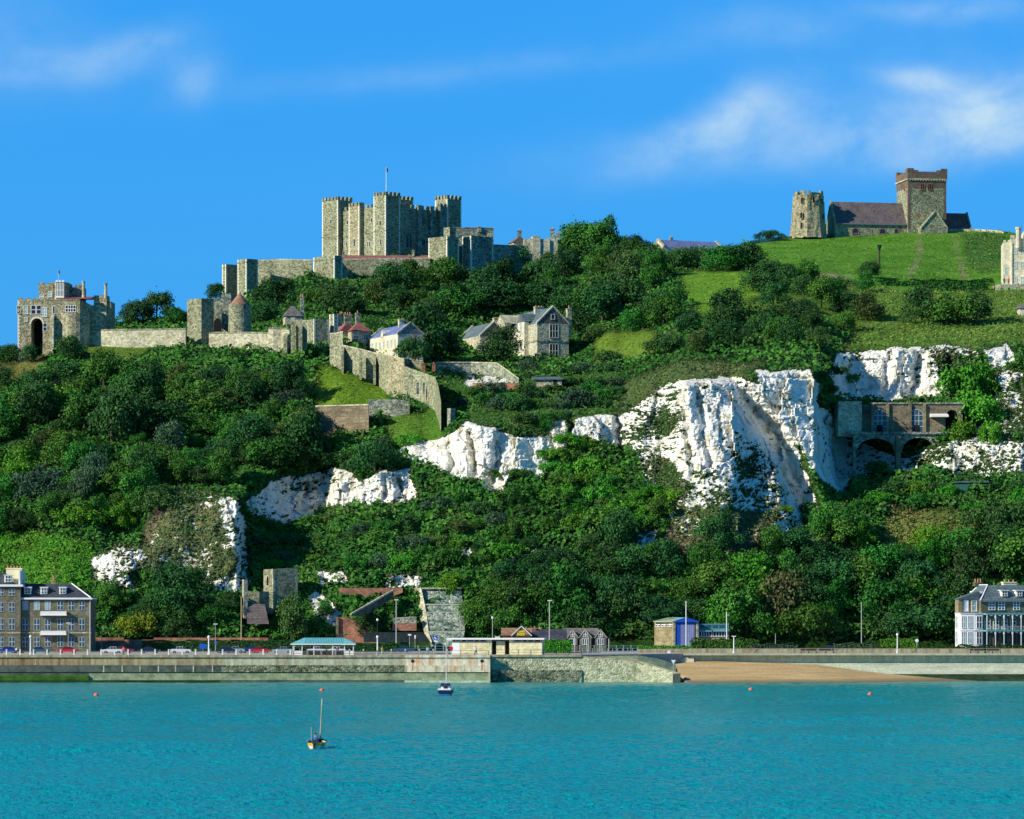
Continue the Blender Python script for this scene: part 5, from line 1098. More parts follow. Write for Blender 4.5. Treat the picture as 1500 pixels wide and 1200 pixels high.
# ------------------------------------------------------------------ hilltop church and ancient lighthouse
def church():
    Y = 1222; fr = Fr(X(1223,Y), Y, 0, 10); t = thing('stone_church', 'flint church with a square battlemented brick topped tower and long slate nave on the hilltop', 'church', (X(1330,Y),Y,Z(342,Y)))
    z = lambda py, Y_=Y: Z(py, Y_); px = fr.px; zb = Z(352,Y)
    xn1 = px(1330); w, r = gable_house(t, fr, 0, xn1, 0, 11, zb, z(327.5), z(293), 'flint', 'slate_purple', coping_mat='flint')
    ev = MB(fr); ev.box(.3, xn1, -.55, .1, z(328.6), z(327)); ev.build('eaves', 'lead', r)
    for p, a in ((1253,.9),(1293,.9),(1313,.5)): win(w, fr, px(p), z(341), 2*a, 1.5, 'brick_red', 'glass_dark', arch=a*.8, bars=(1,1), t=.25)
    x0, x1 = px(1328.5), px(1384); yw = 12; ty = fr.sub(0, -1.5, 0, 0)
    tm = MB(fr); tm.box(x0, x1, -1.5, yw, zb, z(273)); tw = tm.build('tower', 'flint', t)
    tb = MB(fr); tb.box(x0-.06, x1+.06, -1.56, yw+.06, z(273), z(262)); tb.box(x0-.3, x1+.3, -1.8, yw+.3, z(260), z(250)); 
    for a, b in ((0,.16),(.84,1)): tb.box(x0-.3+(x1-x0+.6)*a, x0-.3+(x1-x0+.6)*b, -1.8, -1.2, z(250), z(245)); tb.box(x0-.3+(x1-x0+.6)*a, x0-.3+(x1-x0+.6)*b, yw-.4, yw+.3, z(250), z(245))
    for a, b in ((-1.2,.6),(yw-1.6,yw-.4)): tb.box(x0-.3, x0+.3, a, b, z(250), z(245)); tb.box(x1-.3, x1+.3, a, b, z(250), z(245))
    for a,b in ((.16,.27),(.73,.84)): tb.box(x0-.3+(x1-x0+.6)*a, x0-.3+(x1-x0+.6)*b, -1.8, -1.2, z(250), z(247.5))
    tb.build('tower_top', 'brick_church', tw)
    sc = MB(fr); sc.box(x0-.4, x1+.4, -1.9, yw+.4, z(262), z(260)); 
    for i in range(14): u = x0+(x1-x0)*(i+.5)/14; sc.box(u-.2, u+.2, -1.85, -1.5, z(263.5), z(262))
    sc.build('string_course', 'ragstone', tw)
    q = MB(fr); quoins(q, x0, -1.5, z(335), z(273), fr, 1.0, .05); quoins(q, x1, -1.5, z(335), z(273), fr, 1.0, .05, sx=1); q.build('brick_quoins', 'brick_church', tw)
    rf = MB(fr); rf.gable(x0+2, x1-2, 0, yw-2, z(249), z(245.8), 'x', 0); rf.build('tower_roof', 'chrome', tw)
    for p in (1349, 1360): win(tw, fr.sub(0,-1.56,0,0), px(p), z(276), 1.1, 1.9, 'brick_red', 'void', arch=.55, bars=(2,1), t=.2)
    ow = MB(fr.sub(0,-1.5,0,0)); n = 10; c0 = px(1343); ow.poly([(c0+.75*math.cos(2*math.pi*i/n),-.04,z(314)+.75*math.sin(2*math.pi*i/n)) for i in range(n)]); ow.build('round_window', 'brick_red', tw)
    win(tw, side(fr, x0), 1.5-4.2, z(276), 1.0, 1.8, 'brick_red', 'void', arch=.5, bars=(1,1))
    # south porch gable
    a, b = px(1343), px(1382); xm = px(1364.5)
    g = MB(fr); g.box(a, b, -4.6, -1.5, zb, z(334)); n = g.pts([(a,-4.6,z(334)),(b,-4.6,z(334)),(xm,-4.6,z(309)),(a,-1.5,z(334)),(b,-1.5,z(334)),(xm,-1.5,z(309))]); g.f += [(n,n+1,n+2),(n+1,n+4,n+5,n+2),(n,n+2,n+5,n+3)]; go = g.build('transept', 'flint', t)
    cp = MB(fr)
    for e in (a, b): cp.prism([(min(e,xm),-4.9),(max(e,xm),-4.9),(max(e,xm),-4.2),(min(e,xm),-4.2)], [z(335) if e==a else z(309.6), z(309.6) if e==a else z(335)]+[z(309.6) if e==a else z(335), z(335) if e==a else z(309.6)], [z(332.4) if e==a else z(307), z(307) if e==a else z(332.4)]+[z(307) if e==a else z(332.4), z(332.4) if e==a else z(307)])
    cp.build('gable_coping', 'ragstone', go)
    # chancel
    a, b = x1, px(1424); c, cr = gable_house(t, fr, a, b, 1.0, 10, zb, z(333), z(306.5), 'flint', 'tile_red', coping_mat='flint'); e = MB(fr); e.box(a, b+.2, .5, 1.1, z(334.2), z(332.6)); e.build('eaves', 'lead', cr)
church()
def pharos():
    Y = 1216; t = thing('ancient_lighthouse', 'rugged octagonal flint lighthouse ruin beside the church', 'ruined tower', (X(1184,Y),Y+5,Z(346,Y)))
    m = MB(); fr = Fr(X(1184,Y+6), Y+6, 0, 8); s_ = (Y+6)/F; z = lambda py: Z(py, Y+6)
    secs = [(350,27.8),(338,26.4),(330,25.8),(329,24.9),(312,24.2),(311,23.6),(296,23.3),(295,22.8),(287,22.9)]
    n = 8; off = math.pi/8+.12; mm = MB(fr); rings = []
    sub = 5
    for py, r in secs:
        ring = []
        for i in range(n):
            a0, a1 = off+2*math.pi*i/n, off+2*math.pi*(i+1)/n; p0 = Vector((math.cos(a0), math.sin(a0))); p1 = Vector((math.cos(a1), math.sin(a1)))
            for k in range(sub): p = p0.lerp(p1, k/sub)*r*s_*(1+rnd.uniform(-.02,.02)); ring.append((p.x, p.y, z(py)+rnd.uniform(-.2,.2)))
        rings.append(mm.pts(ring))
    k = n*sub
    for a, b in zip(rings, rings[1:]):
        for i in range(k): j = (i+1) % k; mm.f.append((a+i, a+j, b+j, b+i))
    mm.f.append(tuple(rings[-1]+i for i in range(k)))
    rr = 21*s_
    for a0, a1, h in ((3.3,3.7,1.3),(3.95,4.25,1.6),(4.5,4.7,1.4),(4.75,5.6,.9),(5.5,6.1,1.6),(.1,1.2,1.0),(1.5,2.6,1.5)):
        q = [(rr*c_*math.cos(a_), rr*c_*math.sin(a_)) for a_ in (a0, a1) for c_ in ((1.04,.88) if a_ == a0 else (.88,1.04))]; mm.prism(q, z(288), z(288)+h)
    w = mm.build('wall', 'flint_warm', t)
    for i, rows in ((4, (300,322,337)), (5, (299,)), (6, (301,323))):
        a = off+2*math.pi*(i+.5)/n; 
        for py in rows:
            r = (24 if py < 315 else 26)*s_*math.cos(math.pi/8)+.12; c = fr((r*math.cos(a), r*math.sin(a), 0)); wf = Fr(c.x, c.y, 0, math.degrees(a)+fr.deg+90)
            win(w, wf, rnd.uniform(-.3,.3), z(py), .75, 1.9, 'flint_warm', 'void', arch=.35, bars=(1,1), t=.12, name='opening')
pharos()
m_ = ribbon([(1100,352.5,355),(1130,349.5,352),(1160,345.8,348),(1200,343.6,346),(1250,340.6,343),(1300,338.2,341),(1330,336.4,339),(1380,335.4,338),(1428,335.6,338),(1470,338,341)], .8, 1.0, -.2); solo(m_, 'churchyard_wall', 'ragstone', 'low stone wall along the crest of the grass mound under the church', 'wall')
def beacon():
    Y = depth_at(1288, 391); t = thing('beacon', 'iron beacon basket on a tall post standing on the grass mound', 'beacon', (X(1288,Y),Y,Z(391,Y)))
    m = MB(Fr(X(1288,Y),Y,0)); m.cyl(0,0,Z(393,Y),Z(366,Y),.34,.26,8); m.build('post','wood_dark',t); m = MB(Fr(X(1288,Y),Y,0)); m.cyl(0,0,Z(367,Y),Z(359,Y),.3,.75,8); m.build('basket','iron',t)
beacon()
def pale_block():
    Y = depth_at(1478, 420)+3; fr = Fr(X(1470,Y), Y, 0, -4); px = fr.px; z = lambda py: Z(py, Y)
    t = thing('battlemented_mansion', 'pale battlemented barracks block with turrets at the right edge', 'building', (X(1485,Y),Y,z(421)))
    m = MB(fr); x1 = px(1560); m.box(0, px(1480), 0, 12, z(426), z(354.5)); m.merlons(0, px(1480), -.1, .5, z(354.5), z(352)-z(354.5), 1.0, .6); m.box(px(1480), x1, -1.2, 14, z(426), z(350)); m.merlons(px(1480), x1, -1.3, -.7, z(350), .9, 1.1, .7)
    m.box(px(1500), px(1530), -1.8, 14, z(426), z(338)); m.merlons(px(1500), px(1530), -1.9, -1.3, z(338), .9, 1.1, .7); w = m.build('wall', 'pale_ashlar', t)
    tu = MB(fr); tu.cyl(px(1491.5), -1.4, z(364), z(337), .75, .75, 8); tu.cyl(px(1491.5), -1.4, z(337), z(334), .95, .95, 8); tu.cyl(px(1491.5), -1.4, z(368), z(364), .3, .95, 8); tu.build('turret', 'pale_ashlar', t)
    pi = MB(fr); pi.cyl(px(1482), -1.2, z(426), z(357), .35, .35, 8); pi.build('pilaster', 'pale_ashlar', t)
    f2 = fr.sub(0,-1.2,0,0)
    for p in (1486.5, 1497.5, 1510): 
        for py in (372, 394, 416): win(w, f2, px(p), z(py), 1.0, 1.9, 'quoin', 'blind', bars=(2,2))
    win(w, fr, px(1474.5), z(402), .8, 2.0, 'quoin', 'blind')
    m = MB(); m.box(X(1455,Y-3), X(1560,Y-3), Y-9, Y-1, z(450), z(420.5)); m.build('terrace', 'ragstone', t)
    Y = depth_at(1497, 462); t = thing('stone_store', 'small pale stone store at the right edge below the battlemented block', 'outbuilding', (X(1500,Y),Y,Z(462,Y)))
    f = Fr(X(1493,Y),Y-1,0,0); gable_house(t, f, 0, 9, 0, 5, Z(468,Y), Z(452,Y), Z(446,Y), 'pale_ashlar', 'tile_grey')
pale_block()
# ------------------------------------------------------------------ casemates cut into the cliff
def casemates():
    Y = 916.0; fr = Fr(X(1279,Y), Y, 0, 0); px = fr.px; z = lambda py: Z(py, Y)
    t = thing('cliff_casemates', 'brick casemate front with two big arched windows built into the chalk cliff', 'casemates', (X(1335,Y),Y,z(634)))
    m = MB(fr); arch_wall(m, px(1279), px(1410), 0, 3, z(637), z(592), [(px(1394.5), px(1404)-px(1385), z(612), 1.9)]); w = m.build('wall', 'brick_brown', t)
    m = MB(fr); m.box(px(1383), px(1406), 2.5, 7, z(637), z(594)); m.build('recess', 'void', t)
    m = MB(fr); m.box(px(1275), px(1412), -.3, 14, z(592), z(589.8)); m.build('parapet', 'flint_grey', t)
    for p in (1289, 1343): win(w, fr, px(p), z(633), px(1298)-px(1280.5), 5.4, 'trim_shade', 'glass_blue', arch=1.45, bars=(3,4), t=.14, name='arched_window'); d = MB(fr); d.box(px(p-5), px(p+4), -.12, -.04, z(634.5), z(623)); d.build('doorway', 'void', t)
    for p in (1278, 1300, 1333, 1354): m = MB(fr); m.box(px(p)-.35, px(p)+.35, -.5, .1, z(637), z(592)); m.build('pier', 'brick_yellow' if p in (1300,1354) else 'brick_brown', t)
    m = MB(fr); n = 10
    for i in range(n):
        a0, a1 = math.pi*i/n, math.pi*(i+1)/n; 
    m.prism([(px(1362),-2.5),(px(1388),-2.5),(px(1388),.1),(px(1362),.1)], [z(611.5)]*4, [z(609.5)]*2+[z(606)]*2); m.build('canopy', 'trim_white', t)
    g = MB(Fr(X(1228,Y-3),Y-3,0,8)); g.box(0, 5.8, 0, 6, z(640), z(588.5)); g.build('side_block', 'ragstone', t)
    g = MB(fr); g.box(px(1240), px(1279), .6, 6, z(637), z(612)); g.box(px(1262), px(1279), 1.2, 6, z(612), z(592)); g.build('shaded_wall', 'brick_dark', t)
    # arched terrace below
    s_ = MB(Fr(X(1279,Y-3),Y-3,0,0)); s_.box(px(1240), px(1408), -1.5, 3.5, z(637.5), z(634)); s_.build('terrace', 'flint_grey', t)
    a = MB(Fr(X(1279,Y-4),Y-4,0,0)); arch_wall(a, px(1250), px(1376), 0, 2.2, z(705), z(636.5), [(px(1283), px(1312)-px(1254), z(664), 3.4), (px(1345.5), px(1372)-px(1320), z(666), 3.9)]); a.build('arcade', 'flint_grey', t)
    b = MB(Fr(X(1279,Y-5),Y-5,0,0)); b.prism([(px(1312),-1.2),(px(1318.5),-1.2),(px(1318.5),1.1),(px(1312),1.1)], z(706), [z(640)]*4); b.build('buttress', 'brick_dark', t)
casemates()
Y_ = depth_at(1424, 719)-1; t_ = thing('cliff_hut', 'small flat roofed green hut under the lower chalk face', 'hut', (X(1424,Y_),Y_,Z(719,Y_)))
m_ = MB(Fr(X(1401,Y_),Y_,0,-4)); m_.box(0,7.2,0,3,Z(724,Y_),Z(707,Y_)); m_.build('wall','green_board',t_); m_ = MB(Fr(X(1401,Y_),Y_,0,-4)); m_.box(-.5,7.6,-.4,3.4,Z(707,Y_),Z(705.3,Y_)); m_.build('roof','slate',t_); m_ = MB(Fr(X(1401,Y_),Y_,0,-4)); m_.box(4.0,7.0,-.05,.1,Z(723,Y_),Z(708.5,Y_)); m_.build('doorway','void',t_)
# ------------------------------------------------------------------ seafront materials
def concrete(name, base, dark, rust=None, rs=0.35, zdark=None, rough=1.0, sc=(0.9, 0.9, 0.13), joints=0.0):
    m, nt, N, L, B = nodes(name); tc = N.new('ShaderNodeTexCoord').outputs['Object']
    n = tnoise(N, L, mapping(N, L, tc, sc), 1.0, 6, 0.65); r = ramp(N, [(0.32, dark), (0.58, base)]); L.new(n, r.inputs[0]); c = r.outputs[0]
    if rust:
        n2 = tnoise(N, L, mapping(N, L, tc, (0.7, 0.7, 0.06), (0,0,0.3)), 1.0, 5, 0.7); r2 = ramp(N, [(0.5, (0,0,0)), (0.68, (rs,)*3)]); L.new(n2, r2.inputs[0]); c = mixrgb(N, L, r2.outputs[0], c, rust)
    f = tnoise(N, L, tc, 1.7, 5, 0.75); rf = ramp(N, [(0.3, (0.7,)*3), (0.7, (1.2,)*3)]); L.new(f, rf.inputs[0]); c = mixrgb(N, L, 1, c, rf.outputs[0], 'MULTIPLY')
    if zdark is not None:      # wet near the waterline
        sp = N.new('ShaderNodeSeparateXYZ'); L.new(tc, sp.inputs[0]); mr = N.new('ShaderNodeMapRange'); L.new(sp.outputs[2], mr.inputs[0]); mr.inputs[1].default_value = 0.15; mr.inputs[2].default_value = zdark; c = mixrgb(N, L, mr.outputs[0], (0.22,0.17,0.09), c)
    L.new(c, B.inputs['Base Color']); B.inputs['Roughness'].default_value = 0.95; B.inputs['Specular IOR Level'].default_value = 0.1; bump(N, L, f, B, 0.12, 0.8)
concrete('conc_brown', (0.40,0.31,0.17), (0.15,0.10,0.05), (0.13,0.05,0.025), .9, sc=(1.2,1.2,0.12))
concrete('conc_beige', (0.46,0.41,0.24), (0.22,0.19,0.11), (0.30,0.15,0.06), .6)
concrete('conc_pale', (0.55,0.57,0.40), (0.27,0.30,0.20), (0.50,0.30,0.13), .5)
concrete('conc_white', (0.78,0.74,0.56), (0.42,0.37,0.24), (0.58,0.28,0.10), .9, sc=(1.3,1.3,0.16))
concrete('conc_green', (0.36,0.43,0.25), (0.13,0.18,0.11), sc=(0.35,0.35,0.5))
concrete('conc_mint', (0.56,0.66,0.48), (0.38,0.48,0.34))
concrete('conc_apron', (0.50,0.54,0.40), (0.30,0.34,0.25), sc=(0.1,0.1,0.9))
concrete('conc_dark', (0.12,0.15,0.12), (0.03,0.045,0.045), sc=(0.4,0.4,0.7))
concrete('algae', (0.055,0.155,0.02), (0.015,0.05,0.012), sc=(0.5,0.5,0.5))
concrete('algae_dark', (0.035,0.065,0.030), (0.012,0.025,0.015), sc=(0.5,0.5,0.5))
concrete('sand', (0.60,0.42,0.20), (0.42,0.28,0.12), sc=(0.10,0.6,0.5), zdark=0.8)
stone('rubble_mixed', (0.06,0.09,0.06), (0.20,0.24,0.15), (0.42,0.42,0.28), 1.7, 0.5, 0.18)
stone('rubble_pale', (0.28,0.33,0.18), (0.48,0.50,0.32), (0.70,0.66,0.48), 1.7, 0.2, 0.15)
EDG = 760.2
def structure(mb, name, mat):
    o = mb.build(name, mat); o['kind'] = 'structure'; return o
def deck():
    m = MB(); q = [(-1500,EDG+.6),(X(717.5,EDG),EDG+.6),(X(719,763),763.3),(X(852,763),763.3),(X(935,776),777),(X(1006,789),788.95),(1500,788.95),(1500,839),(-1500,839)]
    m.prism(q, 2.0, DECK); structure(m, 'promenade', 'paving')
    m = MB(); m.box(-1500, X(700,784), 782, 799, DECK+.004, DECK+.008); m.box(X(700,800), 1500, 806, 820, DECK+.004, DECK+.008); m.prism([(X(700,784),784),(X(700,799),799),(X(730,820),820),(X(760,806),806)], DECK+.004, DECK+.008); structure(m, 'road', 'asphalt')
    m = MB(); m.box(-1500, X(640,782), 781.6, 782, DECK, DECK+.13); m.box(-1500, X(620,799), 799, 799.3, DECK, DECK+.13); m.box(X(880,806), 1500, 805.6, 806, DECK, DECK+.13); structure(m, 'kerb', 'kerbstone')
    m = MB(); m.box(-1500, X(620,799), 799.3, 806, DECK+.004, DECK+.11); m.box(X(940,820),420, 820, 826, DECK+.004, DECK+.11); structure(m, 'pavement', 'paving')
    m = MB(); 
    for x in range(-110, -12, 6): m.box(x, x+3, 790.4, 790.55, DECK+.012, DECK+.014)
    for x in range(8, 130, 6): m.box(x, x+3, 812.9, 813.05, DECK+.012, DECK+.014)
    structure(m, 'road_markings', 'trim_white')
deck()
def z_(py, Y): return Z(py, Y)
def seawall(name, label, p0, p1, face, mid, low, foot, f_top=974.5, ztop=DECK+.02, ledge_green=False):
    t = thing(name, label, 'sea wall', (X((p0+p1)/2,EDG), EDG, -1)); a, b = X(p0,EDG), X(p1,EDG)
    m = MB(); m.box(a, b, EDG-.25, EDG+1.0, ztop-.45, ztop+.05); m.build('coping', 'conc_beige' if face != 'conc_white' else 'conc_white', t)
    m = MB(); m.box(a, b, EDG, EDG+.55, z_(f_top,EDG), ztop-.45)
    x = a+5
    m.build('face', face, t)
    m = MB(); m.box(a, b, EDG-1.3, EDG+1.4, z_(984.5,EDG), z_(f_top,EDG)-.01); m.build('middle_course', mid, t)
    if ledge_green: m = MB(); m.prism([(a,EDG-3.4),(b,EDG-3.4),(b,EDG-1.3),(a,EDG-1.3)], z_(997,EDG), [z_(990,EDG)]*2+[z_(986,EDG)]*2); m.build('weedy_ledge', 'algae', t)
    m = MB(); m.box(a, b, EDG-3.0, EDG+1.3, z_(996,EDG), z_(986,EDG)-.02); m.build('lower_course', low, t)
    m = MB(); m.box(a, b, EDG-3.9, EDG+1.2, -1.5, z_(996.3,EDG)); m.build('footing', foot, t)
    return t
seawall('sea_wall', 'rust streaked brown sea wall with bright green weed below the terraces', -900, 133, 'conc_brown', 'conc_dark', 'conc_dark', 'algae_dark', ledge_green=True)
seawall('sea_wall', 'beige sea wall with dark square panels along its middle course', 133.1, 325, 'conc_beige', 'conc_dark', 'conc_green', 'algae_dark')
seawall('sea_wall', 'pale green sea wall with a rough rubble middle course below the teal shelter', 325.1, 593, 'conc_pale', 'rubble_mixed', 'conc_green', 'conc_dark')
t_ = seawall('sea_wall', 'whitish rust stained end of the sea wall with two black diamond drain holes', 593.1, 718, 'conc_white', 'conc_white', 'conc_green', 'conc_mint', f_top=975)
for p in (604.5, 706):
    m_ = MB(); x_ = X(p,EDG); zc = z_(968.5,EDG); m_.prism([(x_-.42,0),(x_,-.42),(x_+.42,0),(x_,.42)], 0, .3); m_.v = [Vector((v.x, EDG-.05+v.z*.1, zc+v.y)) for v in m_.v]; m_.build('drain_hole', 'void', t_)
    m_ = MB(); m_.box(x_-.13, x_+.10, EDG-.03, EDG, z_(975,EDG), z_(970.5,EDG)); m_.box(x_-.13, x_+.10, EDG-1.33, EDG-1.3, z_(982,EDG), z_(975,EDG)); m_.build('rust_stain', 'terracotta', t_)
m_ = MB()
for p in (153, 180, 206, 233, 258, 284, 312): m_.box(X(p,EDG)-.12, X(p,EDG)+.12, EDG-1.34, EDG-1.3, z_(984.5,EDG), z_(975,EDG))
bpy.data.objects['sea_wall.001'] and m_.build('joints', 'conc_pale', bpy.data.objects['sea_wall.001']); m_ = MB()
for p in (20, 52, 90, 120): m_.box(X(p,EDG)-.06, X(p,EDG)+.06, EDG-.04, EDG, z_(974,EDG), z_(965,EDG))
m_.build('joints', 'conc_pale', bpy.data.objects['sea_wall'])
def quay():
    t = thing('quay_wall', 'rough rubble quay wall dark with weed right of the stained sea wall', 'sea wall', (X(785,762),762,-1)); x0, x1 = X(718.5,762), X(852,762)
    m = MB(); m.prism([(x0,762.4),(x1,762.4),(x1,765),(x0,765)], 2.4, DECK-.35); m.build('upper_course', 'rubble_pale', t)
    m = MB(); m.prism([(x0,761.2),(x1,762.0),(x1,765),(x0,765)], -1.5, [2.4]*4); m.build('lower_course', 'rubble_mixed', t)
    m = MB(); m.box(x0, x1, 762.1, 763.6, DECK-.35, DECK+.06); m.build('coping', 'conc_beige', t)
    m = MB(); m.prism([(X(715,EDG),EDG-4),(X(718.3,EDG),EDG-4),(X(718.3,EDG),EDG+3),(X(715,EDG),EDG+3)], -1.5, [z_(985,EDG)]*4); m.build('end_pier', 'conc_pale', t)
quay()
SL = [(852,963.5,1001,762.3),(880,965.5,1001,762),(910,967.5,1001,761.5),(934,970,1001,761),(955,975,1001,760),(975,982,1001,759),(990,986.5,1001,758.2),(996,987.5,1001,758)]
t_ = thing('slipway_wall', 'pale rubble slipway wall sloping down to the beach with a warm stone edge', 'slipway wall', (X(920,760),760,-1)); m_ = ribbon(SL, 2.2, 1.0); m_.build('wall', 'rubble_pale', t_); m_ = coping(SL, 2.2, h=.3); m_.build('coping', 'conc_beige', t_)
m_ = MB(); m_.box(X(993,758)-1.0, X(996.5,758), 757.5, 762, -1, z_(987,758)+.05); m_.build('end_block', 'conc_dark', t_)
def slip_fill():
    m = MB()
    rows = [(852,964,764.4,DECK-.03,DECK-.03),(880,966.5,764.2,5.1,DECK-.03),(910,968.8,763.6,4.6,DECK-.06),(934,971.5,763,4.1,DECK-.1),(955,976.5,762,3.4,4.9),(975,983.5,761,2.4,4.3),(990,988,760.5,1.7,3.6)]
    yb = {852:764.5,880:768.8,910:774,934:777.5,955:781,975:785,990:787.5}
    pts = []
    for (px, py, Y, za, zb) in rows: Yb = yb[px]; pts.append(((X(px,Y),Y,za-.3),(X(px,Yb),Yb,zb)))
    for a_, b_ in zip(pts, pts[1:]): m.poly([a_[0], b_[0], b_[1], a_[1]])
    structure(m, 'slipway', 'conc_green')
slip_fill()
def beach():
    cols = [(925,969.5,0),(935,970,1),(1000,968.5,1),(1050,969,1),(1100,970,1),(1160,971.5,1),(1200,973,1),(1230,976.5,1),(1260,981.5,1),(1300,985.5,1),(1340,989,1),(1400,994.5,1),(1450,999,1),(1520,1004,1),(1700,1008,1)]
    n, k = 160, 34; v = []; f = []
    for j in range(n):
        px = 925+(1700-925)*j/(n-1); top = np.interp(px, [c[0] for c in cols], [c[1] for c in cols])
        for i in range(k):
            t = i/(k-1); Yf = 753.0; Yb = 789.0; zt = Z(top, 786.0)
            Y = Yf+(Yb-Yf)*t; z = -0.55+(zt+0.55)*(t**0.8) + 0.05*math.sin(Y*1.1+px*.02); x = X(px, Y)
            z += float(fbm(np.array([x*0.15]), np.array([Y*0.3]), 200, 3)[0])*0.12
            if px < 999: z -= 2.2*min(1, max(0, (764-Y)/3))
            v.append((x, Y, z))
    for j in range(n-1):
        for i in range(k-1): a = j*k+i; f.append((a, a+k, a+k+1, a+1))
    me = bpy.data.meshes.new('beach'); me.from_pydata(v, [], f); me.polygons.foreach_set('use_smooth', [True]*len(f)); me.materials.append(MAT['sand']); o = bpy.data.objects.new('beach', me); COL.objects.link(o); o['kind'] = 'structure'
beach()
def right_wall():
    t = thing('sea_wall', 'long pale green sea wall behind the sandy beach under the overhanging promenade edge', 'sea wall', (X(1250,789),789,-1)); a, b = X(1022,789), 900; Y = 788.6
    m = MB(); m.box(a-3, b, Y-1.6, Y+.6, DECK-.33, DECK+.03); m.build('overhang', 'conc_apron', t)
    m = MB(); m.box(X(1000,Y), b, Y-.02, Y+.3, 1.5, DECK-.33); m.build('face', 'conc_mint', t)
    m = MB(); m.prism([(X(1060,Y),Y-.9),(b,Y-.9),(b,Y-.02),(X(1060,Y),Y-.02)], -1.5, [z_(973,Y)]*2+[z_(971,Y)]*2); m.build('ledge', 'conc_apron', t)
    m = MB(); m.prism([(X(1200,Y),Y-5),(b,Y-5),(b,Y-.9),(X(1200,Y),Y-.9)], -1.5, [z_(992,Y)]*2+[z_(973.5,Y)]*2); m.build('apron', 'conc_apron', t)
    m = MB(); m.prism([(X(1300,Y),Y-6.2),(b,Y-7.0),(b,Y-4.2),(X(1300,Y),Y-4.2)], -1.5, [z_(997,Y)]*2+[z_(987,Y)]*2); m.build('weedy_foot', 'algae_dark', t)
    for p in (1230, 1285): m = MB(); m.box(X(p,Y)-.12, X(p,Y)+.12, Y-.12, Y, z_(971,Y), z_(962.5,Y)); m.build('pilaster', 'conc_white', t)
    st = MB(); 
    for i in range(7): st.box(X(978,Y), X(1016,Y)+1.4*0, Y-2.4+i*.35, Y+.1, 3.3+i*.28-.28 if i else 2.5, 3.3+i*.28)
    tag(st.build('beach_steps', 'conc_white'), 'short pale steps leading from the promenade down to the sand', 'steps')
    m = MB(); m.box(X(935,792), 900, 800.5, 801, DECK, DECK+.85); solo(m, 'parapet_wall', 'conc_beige', 'long low beige wall along the back of the promenade behind the beach', 'wall')
right_wall()
# ------------------------------------------------------------------ railings, lamps and poles
def railing(name, label, p0, p1, Y, step, mat='pole_white', h=1.15, w=.13, rails=(.45,.8), z0=DECK, railmat='pole_grey', Y1=None, z1=None, top=False):
    t = thing(name, label, 'railing', (X(p0,Y),Y,z0)); Y1 = Y1 or Y; z1 = z1 if z1 is not None else z0; n = max(1, round((p1-p0)/step))
    P0 = Vector((X(p0,Y),Y,z0)); P1 = Vector((X(p1,Y1),Y1,z1))
    first = None
    for i in range(n+1):
        c = P0.lerp(P1, i/n)
        if first is None:
            m = MB(Fr(c.x,c.y,c.z)); m.box(-w,w,-w,w,0,h); m.box(-w*1.25,w*1.25,-w*1.25,w*1.25,h,h+.07) if w > .1 else None; first = m.build('post', mat, t); fl = c.copy()
        else: o = first.copy(); COL.objects.link(o); o.location = first.location + (c-fl); o.parent = t
    m = MB()
    for r in rails: m.bar(P0+Vector((0,0,r)), P1+Vector((0,0,r)), .03, 5)
    m.build('rails', railmat, t); return t
railing('seafront_railing', 'white posted railing along the top of the sea wall in front of the parked cars', -30, 425, EDG+.7, 19.6)
railing('seafront_railing', 'white posted railing along the sea wall from the teal shelter to the cream block', 430, 655, EDG+.7, 21)
railing('iron_railing', 'thin dark railing on the sea wall in front of the teal shelter and cream block', 430, 716, EDG+.35, 20.8, 'iron', 1.0, .06, (.35,.95), railmat='iron')
railing('iron_railing', 'dark railing along the quay edge in front of the cream block', 722, 852, 763.6, 19, 'iron', 1.1, .07, (.5,1.05), railmat='iron')
railing('slipway_railing', 'teal grey railing following the top of the slipway wall', 853, 934, 764, 7.4, 'pole_grey', 1.35, .06, (.1,.7,1.3), railmat='teal_roof', Y1=777)
railing('slipway_railing', 'teal grey railing between the slipway and the beach steps', 936, 1000, 778, 9, 'pole_grey', 1.1, .05, (.5,1.05), Y1=788.9)
railing('promenade_railing', 'long fine grey railing along the promenade edge above the beach', 1010, 1540, 788.0, 19, 'pole_grey', 1.1, .035, (.5,1.05))
railing('teal_fence', 'teal rail fence behind the road below the stone revetment', 600, 662, 808, 12, 'pole_grey', 1.5, .07, (.3,.8,1.35), railmat='teal_roof')
railing('garden_fence', 'grey green post fence in front of the gabled cottages', 838, 935, 815, 10.5, 'pole_grey', 1.5, .07, (.3,.8,1.35), railmat='teal_roof')
for p in (842, 862, 879, 892): 
    m_ = MB(Fr(X(p,812),812,DECK)); m_.bar((0,0,0),(0,0,3.3 if p < 890 else 2.9),.12,6); solo(m_, 'post', 'pole_grey', {842:'leftmost',862:'second',879:'third',892:'rightmost'}[p]+' of the four tall bare posts before the gabled cottages', 'post')
